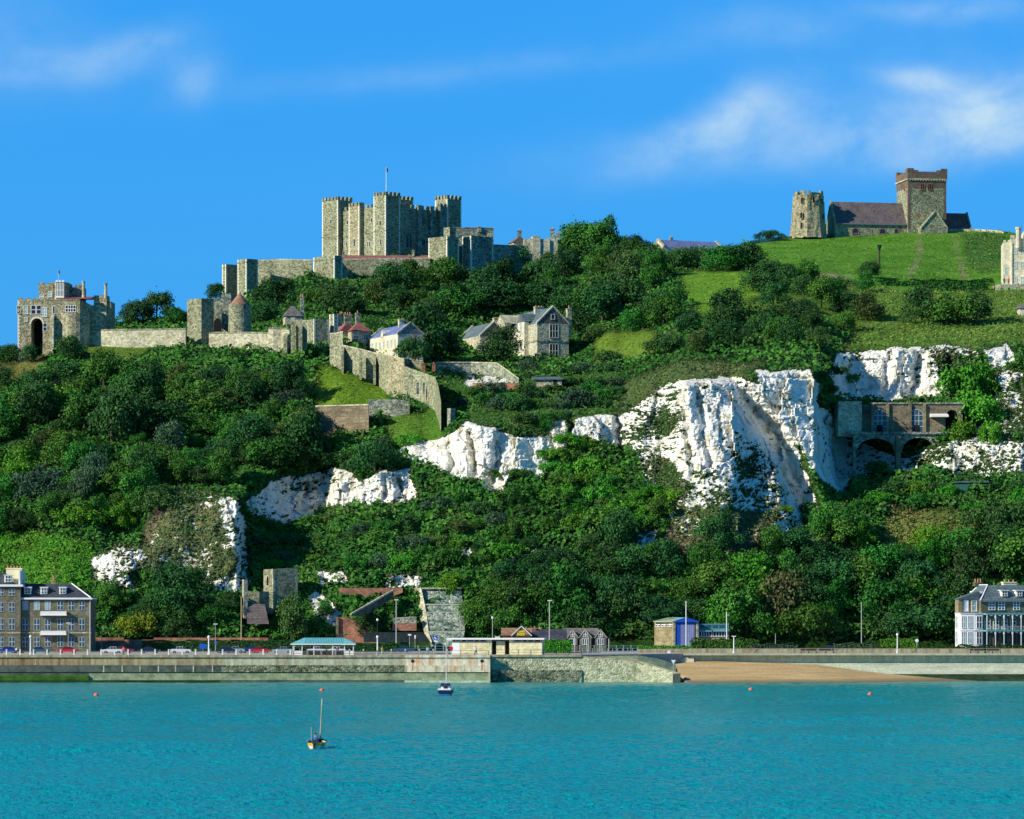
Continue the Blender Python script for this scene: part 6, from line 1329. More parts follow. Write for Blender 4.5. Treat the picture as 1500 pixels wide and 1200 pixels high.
def lamp(name, label, px, Y, pyt, r=.09, mat='pole_white', head='globe', z0=DECK, cat='street lamp', group=None, rt=None):
    zt = Z(pyt, Y); f = Fr(X(px,Y),Y,z0); h = zt-z0; t = thing(name, label, cat, (X(px,Y),Y,z0), group)
    m = MB(f); m.cyl(0,0,0,.5,r*1.8,r*1.4,8); m.cyl(0,0,.5,h,r,rt or r*.7,8); m.build('post', mat, t)
    if head == 'globe': m = MB(f); m.cyl(0,0,h,h+.2,r*1.2,.28,8); m.cyl(0,0,h+.2,h+.55,.28,.16,8); m.build('lantern', 'trim_white', t)
    elif head == 'arm': m = MB(f); m.box(-.45,.45,-.12,.12,h-.05,h+.12); m.build('lamp_head', 'trim_white', t)
    elif head == 'cap': m = MB(f); m.cyl(0,0,h,h+.12,r*1.6,r*1.2,8); m.build('cap', mat, t)
    return t
lamp('street_lamp', 'stout white lamp post on the sea wall in front of the dark brick terrace', 44.7, EDG+1.2, 934.5, .17)
lamp('street_lamp', 'stout white lamp post on the sea wall beside the blue sign', 305.8, EDG+1.2, 935, .17)
lamp('street_lamp', 'stout white lamp post with a thin lantern pole on top, right of the teal shelter', 553, EDG+1.2, 935, .17)
lamp('street_lamp', 'slim pale lamp post in front of the right half of the brick terrace', 100, 801, 913, .07, 'pole_grey', 'arm')
lamp('street_lamp', 'slim pale lamp post carrying a small blue sign by the hedge', 315.6, 801, 914.5, .07, 'pole_grey', 'arm')
lamp('street_lamp', 'dark lamp post with a white lantern standing behind the hedge right of the shelter', 553, 806, 910, .09, 'iron')
lamp('street_lamp', 'green lamp post with a white lantern behind the cream block', 721.5, 806, 907, .1, 'pole_grey')
lamp('street_lamp', 'dark slender lamp post left of the blue doored boat shed', 945, 812, 902, .09, 'iron', 'cap')
lamp('street_lamp', 'tall pale mast light beside the cream block at its right end', 805, 812, 880, .16, 'pole_grey', 'arm')
lamp('street_lamp', 'tall pale mast light among the trees right of the silvery hedge', 1262, 812, 883.5, .12, 'pole_grey', 'cap')
lamp('flagpole', 'white flagpole standing before the blue doors of the boat shed', 1005, 806, 880.5, .13, 'pole_white', None, cat='flagpole')
lamp('flagpole', 'shorter white pole right of the boat shed balcony', 1064.5, 812, 896, .13, 'pole_white', None, cat='flagpole')
lamp('street_lamp', 'short white lamp post on the promenade right of the dark hedge', 1075, 796, 932.5, .14, 'pole_white', 'arm')
lamp('street_lamp', 'short white lamp post on the promenade left of the right villa', 1314.5, 796, 931.5, .14)
lamp('telegraph_pole', 'tall brown telegraph pole rising in front of the ruined tower', 353.5, 830, 875, .14, 'wood_pale', 'cap', cat='pole')
lamp('telegraph_pole', 'tall pale pole in front of the overgrown brick ramp', 580.5, 822, 879, .14, 'pole_grey', 'arm', cat='pole')
lamp('flagpole', 'short thin pole above the garden wall right of the brick terrace', 149, 828, 912, .07, 'pole_grey', None, cat='pole', z0=DECK)
lamp('sign_post', 'bare post with a pale top sign by the boat shed fence', 1136, 822, 928, .08, 'pole_grey', None, cat='post')
def sign(label, px, Y, py, shape, mat, zp=DECK, w=.5, h=.6, back=None):
    zt = Z(py, Y); t = thing('road_sign', label, 'sign', (X(px,Y),Y,zp)); f = Fr(X(px,Y),Y,0)
    m = MB(f); m.bar((0,.05,zp),(0,.05,zt),.05,6); m.build('post','pole_grey',t)
    m = MB(f)
    if shape == 'disc': m.poly([(w*math.cos(2*math.pi*i/16),-.05,zt+w*math.sin(2*math.pi*i/16)) for i in range(16)]); 
    elif shape == 'tri': m.poly([(-w,-.05,zt+h),(0,-.05,zt-h),(w,-.05,zt+h)])
    else: m.box(-w,w,-.06,0,zt-h,zt+h)
    p = m.build('panel', mat, t)
    if shape == 'disc' and mat == 'blue_paint':
        m = MB(f); m.poly([(-.32,-.06,zt+.1),(.1,-.06,zt-.35),(.22,-.06,zt-.2),(-.2,-.06,zt+.24)]); m.build('arrow','trim_white',p)
        m = MB(f); m.box(-.35,.35,-.06,0,zt-.85,zt-.58); m.build('plate','trim_white',t)
    return t
sign('round blue road sign with a white arrow below the stone revetment', 638, 806, 934.5, 'disc', 'blue_paint')
sign('small blue and white notice on the slim lamp post by the hedge', 315.6, 800.7, 942, 'box', 'cloth_blue', w=.22, h=.45)
sign('small white direction sign left of the round blue sign', 600, 806, 930, 'box', 'trim_white', w=.35, h=.16)
sign('small white sign on a post between the direction sign and the round blue sign', 608, 806, 933, 'box', 'trim_white', w=.16, h=.35)
sign('pale inverted triangle marker at the end of the slipway', 986.5, 760.4, 970, 'tri', 'cloth_white', zp=Z(986,760), w=.5, h=.42)
sign('blue notice board by the white car left of the hedge gap', 297.5, 786, 947, 'box', 'blue_paint', w=.75, h=.5)
sign('round white sign on the railing left of the right villa', 1343, 806, 938.5, 'disc', 'cloth_white', w=.38)
sign('low white notice at the promenade edge above the slipway', 981, 786, 955, 'box', 'trim_white', w=.5, h=.28)
t_ = thing('lifebuoy', 'red lifebuoy housing on a post at the left end of the cream block', 'lifebuoy', (X(661,763),763,DECK)); m_ = MB(Fr(X(661,763),763,DECK)); m_.bar((0,.1,0),(0,.1,1.0),.05,6); m_.build('post','pole_white',t_)
m_ = MB(Fr(X(661,763),763,DECK)); m_.poly([(.38*math.cos(2*math.pi*i/14),-.16,1.35+.45*math.sin(2*math.pi*i/14)) for i in range(14)]); m_.box(-.3,.3,-.14,.1,1.0,1.7); m_.build('housing','red_paint',t_)
# ------------------------------------------------------------------ cars
def car(name, label, px, Y, mat, flip=False, estate=False, length=4.3):
    f = Fr(X(px,Y),Y,DECK+.02, 0 if not flip else 180); t = thing(name, label, 'car', (X(px,Y),Y,DECK+.02), 'cars parked along the seafront road'); s_ = length/4.3
    prof = [(-2.15,.35),(-2.15,.72),(-1.95,.86),(-1.05,.95),(-.45,1.40),(.75,1.44),(1.35 if not estate else 1.95,1.36 if estate else 1.0),(2.08,.95),(2.15,.75),(2.15,.35)]
    m = MB(f); low = [(-2.15,.32),(-2.17,.62),(-2.0,.84),(-1.1,.93),(1.4,.95),(2.05,.90),(2.17,.62),(2.15,.32)]
    def ext(mb, pr, w0, w1=None):
        k = len(pr); n = mb.pts([(p[0]*s_, -w0, p[1]) for p in pr]+[(p[0]*s_, w0, p[1]) for p in pr]); mb.f.append(tuple(n+i for i in range(k))); mb.f.append(tuple(n+2*k-1-i for i in range(k)))
        for i in range(k): j = (i+1) % k; mb.f.append((n+i, n+k+i, n+k+j, n+j))
    ext(m, low, .84); m.build('body', mat, t)
    cab = [(-1.1,.93),(-.45,1.38),(.8,1.40),(1.45 if not estate else 2.0,.95)]; m = MB(f); k = 4
    n = m.pts([(p[0]*s_, -.80 if i in (0,3) else -.62, p[1]) for i, p in enumerate(cab)]+[(p[0]*s_, .80 if i in (0,3) else .62, p[1]) for i, p in enumerate(cab)]); m.f += [(n,n+1,n+2,n+3),(n+7,n+6,n+5,n+4),(n,n+4,n+5,n+1),(n+2,n+6,n+7,n+3)]; m.build('windows','glass_dark',t)
    m = MB(f); m.box(-.47*s_,.82*s_,-.63,.63,1.38,1.43); 
    for x in (-.42, .18, .8): m.bar((x*s_, -.64, 1.40), ((x+.02)*s_, -.82, .93), .035, 4); m.bar((x*s_, .64, 1.40), ((x+.02)*s_, .82, .93), .035, 4)
    m.bar((-.45*s_,-.64,1.4),(-1.1*s_,-.8,.93),.04,4); m.build('roof', mat, t)
    for x in (-1.35, 1.3):
        for y in (-.80, .80):
            m = MB(f); n = 12; b = m.pts([(x*s_+.31*math.cos(2*math.pi*i/n), y-.1, .31+.31*math.sin(2*math.pi*i/n)) for i in range(n)]+[(x*s_+.31*math.cos(2*math.pi*i/n), y+.1, .31+.31*math.sin(2*math.pi*i/n)) for i in range(n)])
            m.f += [tuple(b+i for i in range(n)), tuple(b+2*n-1-i for i in range(n))]+[(b+i, b+n+i, b+n+(i+1)%n, b+(i+1)%n) for i in range(n)]; w = m.build('wheel','tyre',t)
            m = MB(f); m.poly([(x*s_+.17*math.cos(2*math.pi*i/8), y-.11*(1 if y < 0 else -1), .31+.17*math.sin(2*math.pi*i/8)) for i in range(8)]); m.build('hubcap','chrome',w)
    m = MB(f); m.box(-2.2*s_,-2.1*s_,-.7,-.4,.62,.76); m.build('headlight','trim_white',t); m = MB(f); m.box(-2.2*s_,-2.1*s_,.4,.7,.62,.76); m.build('headlight','trim_white',t)
    m = MB(f); m.box(2.1*s_,2.2*s_,-.7,.7,.62,.76); m.build('tail_lights','red_paint',t)
plain('car_white',(0.75,0.75,0.73),.25,0,.03); plain('car_red',(0.60,0.012,0.03),.25,0,.05); plain('car_blue',(0.015,0.05,0.35),.25,0,.1); plain('car_navy',(0.012,0.02,0.07),.25,0,.1)
plain('car_silver',(0.38,0.46,0.48),.3,.2,.05); plain('car_teal',(0.02,0.10,0.16),.25,0,.1); plain('car_maroon',(0.30,0.01,0.05),.25,0,.1)
for px, Y, mt, fl, es, lab in [(11,789,'car_blue',0,0,'bright blue car parked at the left edge below the tall terrace'),(59,789,'car_teal',1,0,'dark blue green car parked left of the red one by the terrace'),(99,789,'car_red',0,0,'bright red car parked in front of the dark brick terrace'),
    (165,788,'car_white',0,0,'white saloon parked in front of the garden wall'),(180,796,'car_maroon',1,0,'dark red car half hidden behind the white saloon by the garden wall'),(219,789,'car_navy',1,0,'navy car parked below the yellow green bush'),
    (265,789,'car_white',1,1,'white estate car parked in front of the clipped hedge'),(331,788,'car_navy',0,0,'black car parked left of the silvery estate by the hedge'),(344,796,'car_silver',0,1,'grey blue estate behind the black car by the hedge'),
    (381,789,'car_red',1,0,'red car parked left of the teal shelter'),(368,797,'car_blue',0,0,'dark blue car tucked behind the red car by the shelter'),(414,789,'car_silver',0,0,'silver car parked hard against the teal shelter'),
    (465,792,'car_white',1,0,'white car seen through the left half of the teal shelter'),(492,792,'car_white',0,0,'white car seen through the right half of the teal shelter'),(1215,814,'car_teal',0,1,'dark car parked behind the benches left of the silvery hedge'),
    (592,806,'car_teal',0,0,'dark green car beside the hedge right of the shelter')]:
    car('parked_car', lab, px, Y, mt, fl, es)
t_ = thing('motorcycle', 'parked motorcycle with a white fairing beside the bright blue car', 'motorcycle', (X(28,786),786,DECK)); f_ = Fr(X(28,786),786,DECK+.02)
for x in (-.7,.7):
    m_ = MB(f_); n=12; b=m_.pts([(x+.3*math.cos(2*math.pi*i/n),-.06,.3+.3*math.sin(2*math.pi*i/n)) for i in range(n)]+[(x+.3*math.cos(2*math.pi*i/n),.06,.3+.3*math.sin(2*math.pi*i/n)) for i in range(n)]); m_.f += [tuple(b+i for i in range(n)),tuple(b+2*n-1-i for i in range(n))]+[(b+i,b+n+i,b+n+(i+1)%n,b+(i+1)%n) for i in range(n)]; m_.build('wheel','tyre',t_)
m_ = MB(f_); m_.prism([(-.6,-.15),(.6,-.12),(.6,.12),(-.6,.15)], .4, [.9,.75,.75,.9]); m_.build('frame','cloth_black',t_); m_ = MB(f_); m_.prism([(-.8,-.22),(-.4,-.22),(-.4,.22),(-.8,.22)], .7, [1.0,1.25,1.25,1.0]); m_.build('fairing','trim_white',t_)
m_ = MB(f_); m_.box(-.1,.7,-.14,.14,.85,.95); m_.build('saddle','cloth_black',t_); m_ = MB(f_); m_.bar((-.45,-.35,1.1),(-.45,.35,1.1),.03); m_.build('handlebar','chrome',t_)
# ------------------------------------------------------------------ people
def skin_mesh(name, joints, edges, sub=1):
    me = bpy.data.meshes.new(name); me.from_pydata([j[0] for j in joints], edges, []); o = bpy.data.objects.new(name, me); COL.objects.link(o)
    md = o.modifiers.new('s', 'SKIN'); sv = me.skin_vertices
    if not sv: 
        bpy.context.view_layer.objects.active = o
        a = me.attributes.new
    for i, j in enumerate(joints):
        me.skin_vertices[0].data[i].radius = (j[1], j[1] if len(j) < 3 else j[2])
    me.skin_vertices[0].data[0].use_root = True; md2 = o.modifiers.new('b', 'SUBSURF'); md2.levels = sub; md2.render_levels = sub
    dg = bpy.context.evaluated_depsgraph_get(); out = bpy.data.meshes.new_from_object(o.evaluated_get(dg)); bpy.data.objects.remove(o); out.name = name
    out.polygons.foreach_set('use_smooth', [True]*len(out.polygons)); return out
def person(label, x, y, z, top='cloth_navy', legs='cloth_navy', hair='hair', pose='walk', rz=0, s=1.0, group=None):
    if pose == 'sit': hip = .12; kn = [(.10,-.42,.22),(-.10,-.42,.22)]; ft = [(.10,-.50,-.12),(-.10,-.50,-.12)]
    elif pose == 'walk': hip = .92; kn = [(.09,-.18,.50),(-.09,.10,.50)]; ft = [(.09,-.22,.07),(-.09,.32,.10)]
    else: hip = .92; kn = [(.10,-.02,.50),(-.10,-.02,.50)]; ft = [(.11,0,.06),(-.11,0,.06)]
    b = hip; sh = b+.50
    J = [((0,0,b),.15,.11),((0,-.01,b+.25),.14,.10),((0,0,sh-.05),.17,.11),((0,-.01,sh+.09),.055),((0,-.03,sh+.20),.085,.10),((0,-.02,sh+.32),.075,.085)]
    E = [(0,1),(1,2),(2,3),(3,4),(4,5)]
    reach = pose == 'sit'
    for i, sx in enumerate((1,-1)):
        k = len(J); el = (sx*.27,-.02,sh-.30) if not (reach and sx == 1) else (.42,-.10,sh-.18); wr = (sx*.27,-.14 if pose != 'stand' else -.05,sh-.54) if not (reach and sx == 1) else (.72,-.18,sh-.30)
        J += [((sx*.19,0,sh-.04),.055),(el,.045),(wr,.032)]; E += [(2,k),(k,k+1),(k+1,k+2)]
        hd = Vector(wr)-Vector(el); hd.normalize(); palm = Vector(wr)+hd*.07; q = len(J); J.append((tuple(palm),.035,.02)); E.append((k+2,q))
        for a in range(4): tip = palm+hd*(.075-.008*abs(a-1.5))+Vector((0,(a-1.5)*.02,0)); J.append((tuple(tip),.009)); E.append((q,len(J)-1))
        J.append((tuple(palm+Vector((-sx*.03,-.045,.01))),.010)); E.append((q,len(J)-1))
        k = len(J); J += [((sx*.09,0,b-.06),.095),(kn[i],.065),(ft[i],.045),((ft[i][0],ft[i][1]-.15,ft[i][2]-.02),.035)]; E += [(0,k),(k,k+1),(k+1,k+2),(k+2,k+3)]
    t = bpy.data.objects.new('person', skin_mesh('body', J, E)); t.data.materials.append(MAT['skin']); COL.objects.link(t); t.location = (x,y,z); t.rotation_euler = (0,0,R(rz)); t.scale = (s,)*3
    tag(t, label, 'person', group)
    def cl(name, ids, grow, mat):
        rem = {j: i for i, j in enumerate(ids)}; jj = [(J[i][0],)+tuple(r+grow for r in J[i][1:]) for i in ids]; ee = [(rem[a], rem[b_]) for a, b_ in E if a in rem and b_ in rem]
        o = bpy.data.objects.new(name, skin_mesh(name, jj, ee)); o.data.materials.append(MAT[mat]); o.parent = t; COL.objects.link(o)
    arm = lambda k: [k,k+1,k+2]; A = 6; step = 3+1+5+4
    cl('jacket', [0,1,2]+arm(A)+arm(A+step), .018, top); cl('trousers', [0]+[A+9,A+10,A+11]+[A+step+9,A+step+10,A+step+11], .016, legs)
    hm = MB(Fr(0,0,0)); hm.cyl(0,.0,sh+.25,sh+.34,.098,.10,10); hm.cyl(0,.01,sh+.34,sh+.41,.10,.05,10); me = bpy.data.meshes.new('hair'); me.from_pydata([tuple(v) for v in hm.v], [], hm.f); me.materials.append(MAT[hair]); o = bpy.data.objects.new('hair', me); o.parent = t; COL.objects.link(o)
    fm = MB(Fr(0,0,0))
    for sx in (1,-1): fm.box(sx*.035-.012,sx*.035+.012,-.118,-.105,sh+.235,sh+.25)
    fm.box(-.03,.03,-.118,-.10,sh+.155,sh+.165); fm.box(-.012,.012,-.14,-.11,sh+.185,sh+.225); me = bpy.data.meshes.new('face'); me.from_pydata([tuple(v) for v in fm.v], [], fm.f); me.materials.append(MAT['hair']); o = bpy.data.objects.new('face', me); o.parent = t; COL.objects.link(o)
    return t
person('person in a white top and blue trousers walking past the cream block', X(697,765), 765.5, DECK, 'cloth_white', 'cloth_blue', pose='walk', rz=70)
person('person in dark clothes standing in front of the teal shelter', X(494,762), 762.5, DECK, 'cloth_navy', 'cloth_black', pose='stand', rz=160)
person('person in a pale top leaning at the rail left of the cream block', X(627,763), 763, DECK, 'cloth_white', 'teal_roof', pose='stand', rz=20)
person('person in an orange vest on the sea wall by the garden wall', X(181,762), 762, DECK, 'orange_paint', 'cloth_navy', pose='stand')
person('person in a yellow top at the rail right of the teal shelter', X(560,763), 763, DECK, 'yellow_paint', 'cloth_white', pose='stand', rz=30)
Y_ = depth_at(1471, 420)-2
person('person in black standing on the terrace before the battlemented block', X(1471,Y_-6), Y_-6, Z(420.5,Y_+3), 'cloth_black', 'cloth_navy', pose='stand', rz=10, s=1.15)
person('person in a red jacket standing beside the battlemented block', X(1477.5,Y_-6), Y_-6, Z(420.5,Y_+3), 'cloth_red', 'cloth_black', pose='stand', rz=-20, s=1.15)
for p, c, w in ((369,'cloth_white','in white at the wall beside the round tower'),(376,'cloth_blue','in blue beside the visitor in white at the curtain wall')):
    person('person '+w, X(p,1010), 1010, Z(489,1010)-.9, c, 'cloth_navy', pose='stand')
Yc = depth_at(1272, 343)+1
person('person in dark clothes standing by the church nave', X(1272,Yc), 1215, Z(342.5,1215), 'cloth_black', 'cloth_black', pose='stand')
# ------------------------------------------------------------------ seafront terraces (left)
def sash(parent, wf, px_, z, w=1.15, h=2.1, pane='glass_blue', key=None):
    return win(parent, wf, px_, z, w, h, 'trim_shade', pane, bars=(2,2), t=.07, proud=.05)
def terrace():
    Y = 812; fr = Fr(X(30.5,Y), Y, 0, 1.0); px = fr.px; z = lambda py: Z(py, Y); zb = DECK; x1 = px(133)
    t = thing('terrace_house', 'dark brick seafront terrace with a hipped slate roof, three dormers and two white balconies', 'house', (X(82,Y),Y,zb))
    m = MB(fr); m.box(0, x1, 0, 11, zb, z(878)); w = m.build('wall', 'brick_dark', t)
    m = MB(fr); m.box(-.1, x1+.35, -.55, 11.3, z(878.2), z(875.6)); m.build('cornice', 'trim_white', t)
    m = MB(fr); m.box(-.02, x1+.06, -.12, 0, z(928), z(926.3)); m.build('string_course', 'ragstone', w)
    r = MB(fr); r.prism([(0,-.1),(x1,-.1),(x1,11),(0,11)], z(875.6), z(854.8)); n = r.v; 
    k = len(n)-8; top = [(0,3.2),(x1-4.4,3.2),(x1-4.4,7.5),(0,7.5)]
    for i, (a, b) in enumerate(top): r.v[k+4+i] = fr((a, b, z(854.8)))
    ro = r.build('roof', 'slate_dark', t)
    hp = MB(fr); hp.bar((x1,-.1,z(875.4)),(x1-4.4,3.2,z(854.6)),.14,5); hp.build('hip_ridge','trim_white',ro)
    for i, p in enumerate((40,64,91.5)):
        d = MB(fr); c = px(p); d.box(c-.75, c+.75, .6, 3.4, z(870.5), z(861)); d.box(c-.9, c+.9, .45, 3.4, z(861), z(859.8)); do = d.build('dormer', 'trim_white', ro); win(do, fr.sub(0,.6,0,0), c, z(869.5), 1.0, 1.1, 'trim_white', 'glass_blue', bars=(2,2), t=.05)
    pot_stack(t, fr, px(76), 3.6, z(858), z(850), 1.0, 1.0, 1, 'brick_yellow', 1.0)
    for c in (37, 54, 70, 88.5, 104.5, 120):
        u = px(c); pn = 'blind' if c < 75 else 'glass_blue'
        sash(w, fr, u, z(893.5), 1.15, 1.85, pn); sash(w, fr, u, z(923), 1.15, 2.35); sash(w, fr, u, z(947), 1.15, 1.95)
    for (a, b, p0, p1) in ((60, 98, 901, 895.5), (60, 97.5, 929.5, 924.3)):
        m = MB(fr); m.box(px(a), px(b), -1.15, -.02, z(p0), z(p1)); m.box(px(a)-.1, px(b)+.1, -1.25, -.02, z(p0)-.12, z(p0)); bo = m.build('balcony', 'trim_white', t)
        rl = MB(fr)
        for i in range(19): u = px(a)+(px(b)-px(a))*i/18; rl.bar((u,-1.1,z(p1)),(u,-1.1,z(p1)+.5),.015,4)
        rl.bar((px(a),-1.1,z(p1)+.5),(px(b),-1.1,z(p1)+.5),.025,4); rl.build('balcony_rail','iron',bo)
    m = MB(fr); m.bar((x1-.15,-.1,zb),(x1-.15,-.1,z(878)),.07,6); m.build('downpipe','pole_white',t)
    # the taller house at the edge
    fr = Fr(X(-75,Y), Y-1.2, 0, 1.0); px = fr.px; x1 = px(30); t = thing('terrace_house', 'taller brick terrace house cut by the left edge with a white party wall and chimney', 'house', (X(0,Y),Y,zb))
    m = MB(fr); m.box(0, x1, 0, 12, zb, z(859)); w = m.build('wall', 'brick_dark', t); m = MB(fr); m.box(-.1, x1+.55, -.55, 12, z(859.5), z(856.3)); m.build('cornice','trim_white',t)
    m = MB(fr); m.box(0, x1, -.12, 0, z(928), z(926.3)); m.build('string_course','ragstone',w)
    r = MB(fr); r.box(0, x1-1.4, .2, 11, z(856.3), z(839), taper=2.4); ro = r.build('roof','slate_dark',t)
    pw = MB(fr); pw.box(px(26.5), px(28.8), .8, 11, z(856.5), z(835.5)); pw.build('party_wall','trim_white',t); pot_stack(t, fr, px(17.5), 4.5, z(856), z(832), 3.4, 1.2, 5, 'cream_paint', .5)
    for p in (11.5, -22): d = MB(fr); c = px(p); d.box(c-.8,c+.8,.4,3.2,z(853),z(843)); d.box(c-.95,c+.95,.25,3.2,z(843),z(842)); do = d.build('dormer','trim_white',ro); win(do, fr.sub(0,.4,0,0), c, z(852), 1.05, 1.2, 'trim_white','glass_blue', bars=(2,2), t=.05)
    for c in (17.5, 1.5, -14, -30):
        u = px(c)
        for py, h in ((872.5,1.4),(896,1.9),(922.5,2.35),(947,1.95)): sash(w, fr, u, z(py), 1.2, h)
terrace()
m_ = MB(); m_.box(X(133.5,834), X(182,834), 833, 833.5, DECK, Z(934,834)); m_.box(X(226,834), X(395,834), 833, 833.5, DECK, Z(934.2,834)); m_.box(X(182,834), X(226,834), 833.05, 833.45, DECK, Z(937,834)); solo(m_, 'garden_wall', 'brick_red', 'long red brown garden wall behind the parked cars and clipped hedge', 'garden wall')
def hedge_mesh(name, x0, x1, y0, y1, z0, z1, mat, n, size=.28, bump_=.3):
    p = np.stack([nr.uniform(x0,x1,n), nr.uniform(y0,y1,n), nr.uniform(z0,z1,n)], -1); f = nr.randint(0, 3, n)
    top = z1+bump_*fbm(p[:,0]*.5, p[:,0]*0+2, 401, 3); nn = nr.normal(size=(n,3))*.5
    p[f==0,1] = y0+nr.uniform(-.15,.15,(f==0).sum()); nn[f==0,1] -= 1; p[f!=0,2] = top[f!=0]+nr.uniform(-.2,.1,(f!=0).sum()); nn[f!=0,2] += 1; p[:,2] = np.minimum(p[:,2], top)
    tone = 0.5+.2*nr.normal(size=n); return quads_mesh(name, p, nn, size*nr.uniform(.7,1.5,n), tone, [LEAF[mat]])
def hedge(label, p0, p1, Y, pyt, mat='mid', n=3500, depth=1.6, size=.3, name='hedge', bump_=.3, z0=DECK):
    x0, x1 = X(p0,Y), X(p1,Y); zt = Z(pyt,Y); t = thing(name, label, 'hedge', ((x0+x1)/2,Y,z0))
    me = hedge_mesh('foliage', x0-(x0+x1)/2, x1-(x0+x1)/2, 0, depth, 0, zt-z0, mat, n, size, bump_); o = bpy.data.objects.new('foliage', me); o.parent = t; COL.objects.link(o)
    m = MB(Fr((x0+x1)/2, Y, z0)); m.box(x0-(x0+x1)/2+.2, x1-(x0+x1)/2-.2, .25, depth, 0, zt-z0-.3); m.build('stems', 'bark', t)
hedge('long clipped dark hedge behind the parked cars left of the shelter', 208, 432, 822, 939, 'dark', 9000)
hedge('clipped green hedge right of the teal shelter', 518, 598, 806, 944.5, 'dark', 4000)
hedge('dark clump of hedge in front of the boat shed', 1012, 1112, 808, 938.5, 'mid', 5000, 3.5, .32, bump_=.9)
hedge('low bright hedge along the wall left of the boat shed doors', 934, 1012, 804, 947, 'bright', 2500)
hedge('silvery grey hedge on the bank behind the promenade benches', 1222, 1280, 806, 944, 'grey', 3500, 2, .3, bump_=.7)
hedge('grey green hedge left of the promenade benches', 1100, 1168, 806, 945.5, 'grey', 3500, 2, .3, bump_=.7)
hedge('rounded bright hedge right of the silvery hedge', 1290, 1345, 808, 937, 'bright', 3500, 3, .32, bump_=.8)
hedge('dark garden hedge in front of the right villa', 1345, 1560, 806, 947, 'dark', 6000, 2.5, .3, bump_=.6)
hedge('green hedge beside the cream block under the tall mast light', 796, 838, 798, 939, 'bright', 2500, 2.5, bump_=.5)
hedge('clipped hedge row across the hilltop lawn below the grass mound', 1290, 1448, depth_at(1370,424)-1, 411, 'mid', 5000, 2, .5, bump_=.8, z0=Z(426, depth_at(1370,424))-1)
# ------------------------------------------------------------------ shelter, cream block, boat shed, cottages
def shelter():
    Y = 767; fr = Fr(X(428,Y),Y,DECK,0); z = lambda py: Z(py,Y)-DECK; px = fr.px; x1 = px(519); d = 4.5
    t = thing('seafront_shelter', 'open seafront shelter with a hipped teal roof and white posts', 'shelter', (X(473,Y),Y,DECK))
    r = MB(fr); r.gable(0, x1, 0, d, z(943), z(934.5), 'x', .35, hip0=2.6, hip1=2.6); ro = r.build('roof','teal_roof',t)
    sm = MB(fr); 
    for i in range(24): u = 2.6+(x1-5)*i/23; sm.bar((u,-.33,z(943)+.05),(u,d/2,z(934.5)+.06),.025,4)
    sm.build('roof_seams','teal_roof',ro); m = MB(fr); m.box(-.3,x1+.3,-.33,-.2,z(944.6),z(943)); m.build('fascia','trim_white',t)
    for u in (.2, 2.0, x1/2-1.9, x1/2+1.9, x1-2.0, x1-.2): m = MB(fr); m.box(u-.09,u+.09,0,.18,0,z(944)); m.build('post','pole_white',t)
    m = MB(fr); m.box(.1,2.0,.05,.15,0,.85); m.box(x1-2.0,x1-.1,.05,.15,0,.85); m.box(.1,.2,.1,d-.2,0,.85); m.build('low_panel','trim_white',t)
    m = MB(fr); m.box(.3,x1-.3,d/2-.05,d/2+.05,0,.9); m.build('back_panel','cloth_navy',t); m = MB(fr); m.box(.6,x1-.6,d/2-.6,d/2-.1,.42,.5); m.box(.6,x1-.6,d/2-.5,d/2-.4,0,.42); m.build('bench','wood_dark',t)
    m = MB(fr); 
    for i in range(12): u = .3+(x1-.6)*i/11; m.box(u-.03,u+.03,d/2-.04,d/2+.04,.9,z(944))
    m.box(.3,x1-.3,d/2-.04,d/2+.04,1.7,1.76); m.build('glazing_bars','pole_white',t)
    for u in (px(470), px(486), px(456)): m = MB(fr); m.cyl(u,.6,0,.5,.0+.22,.2,8)
shelter()
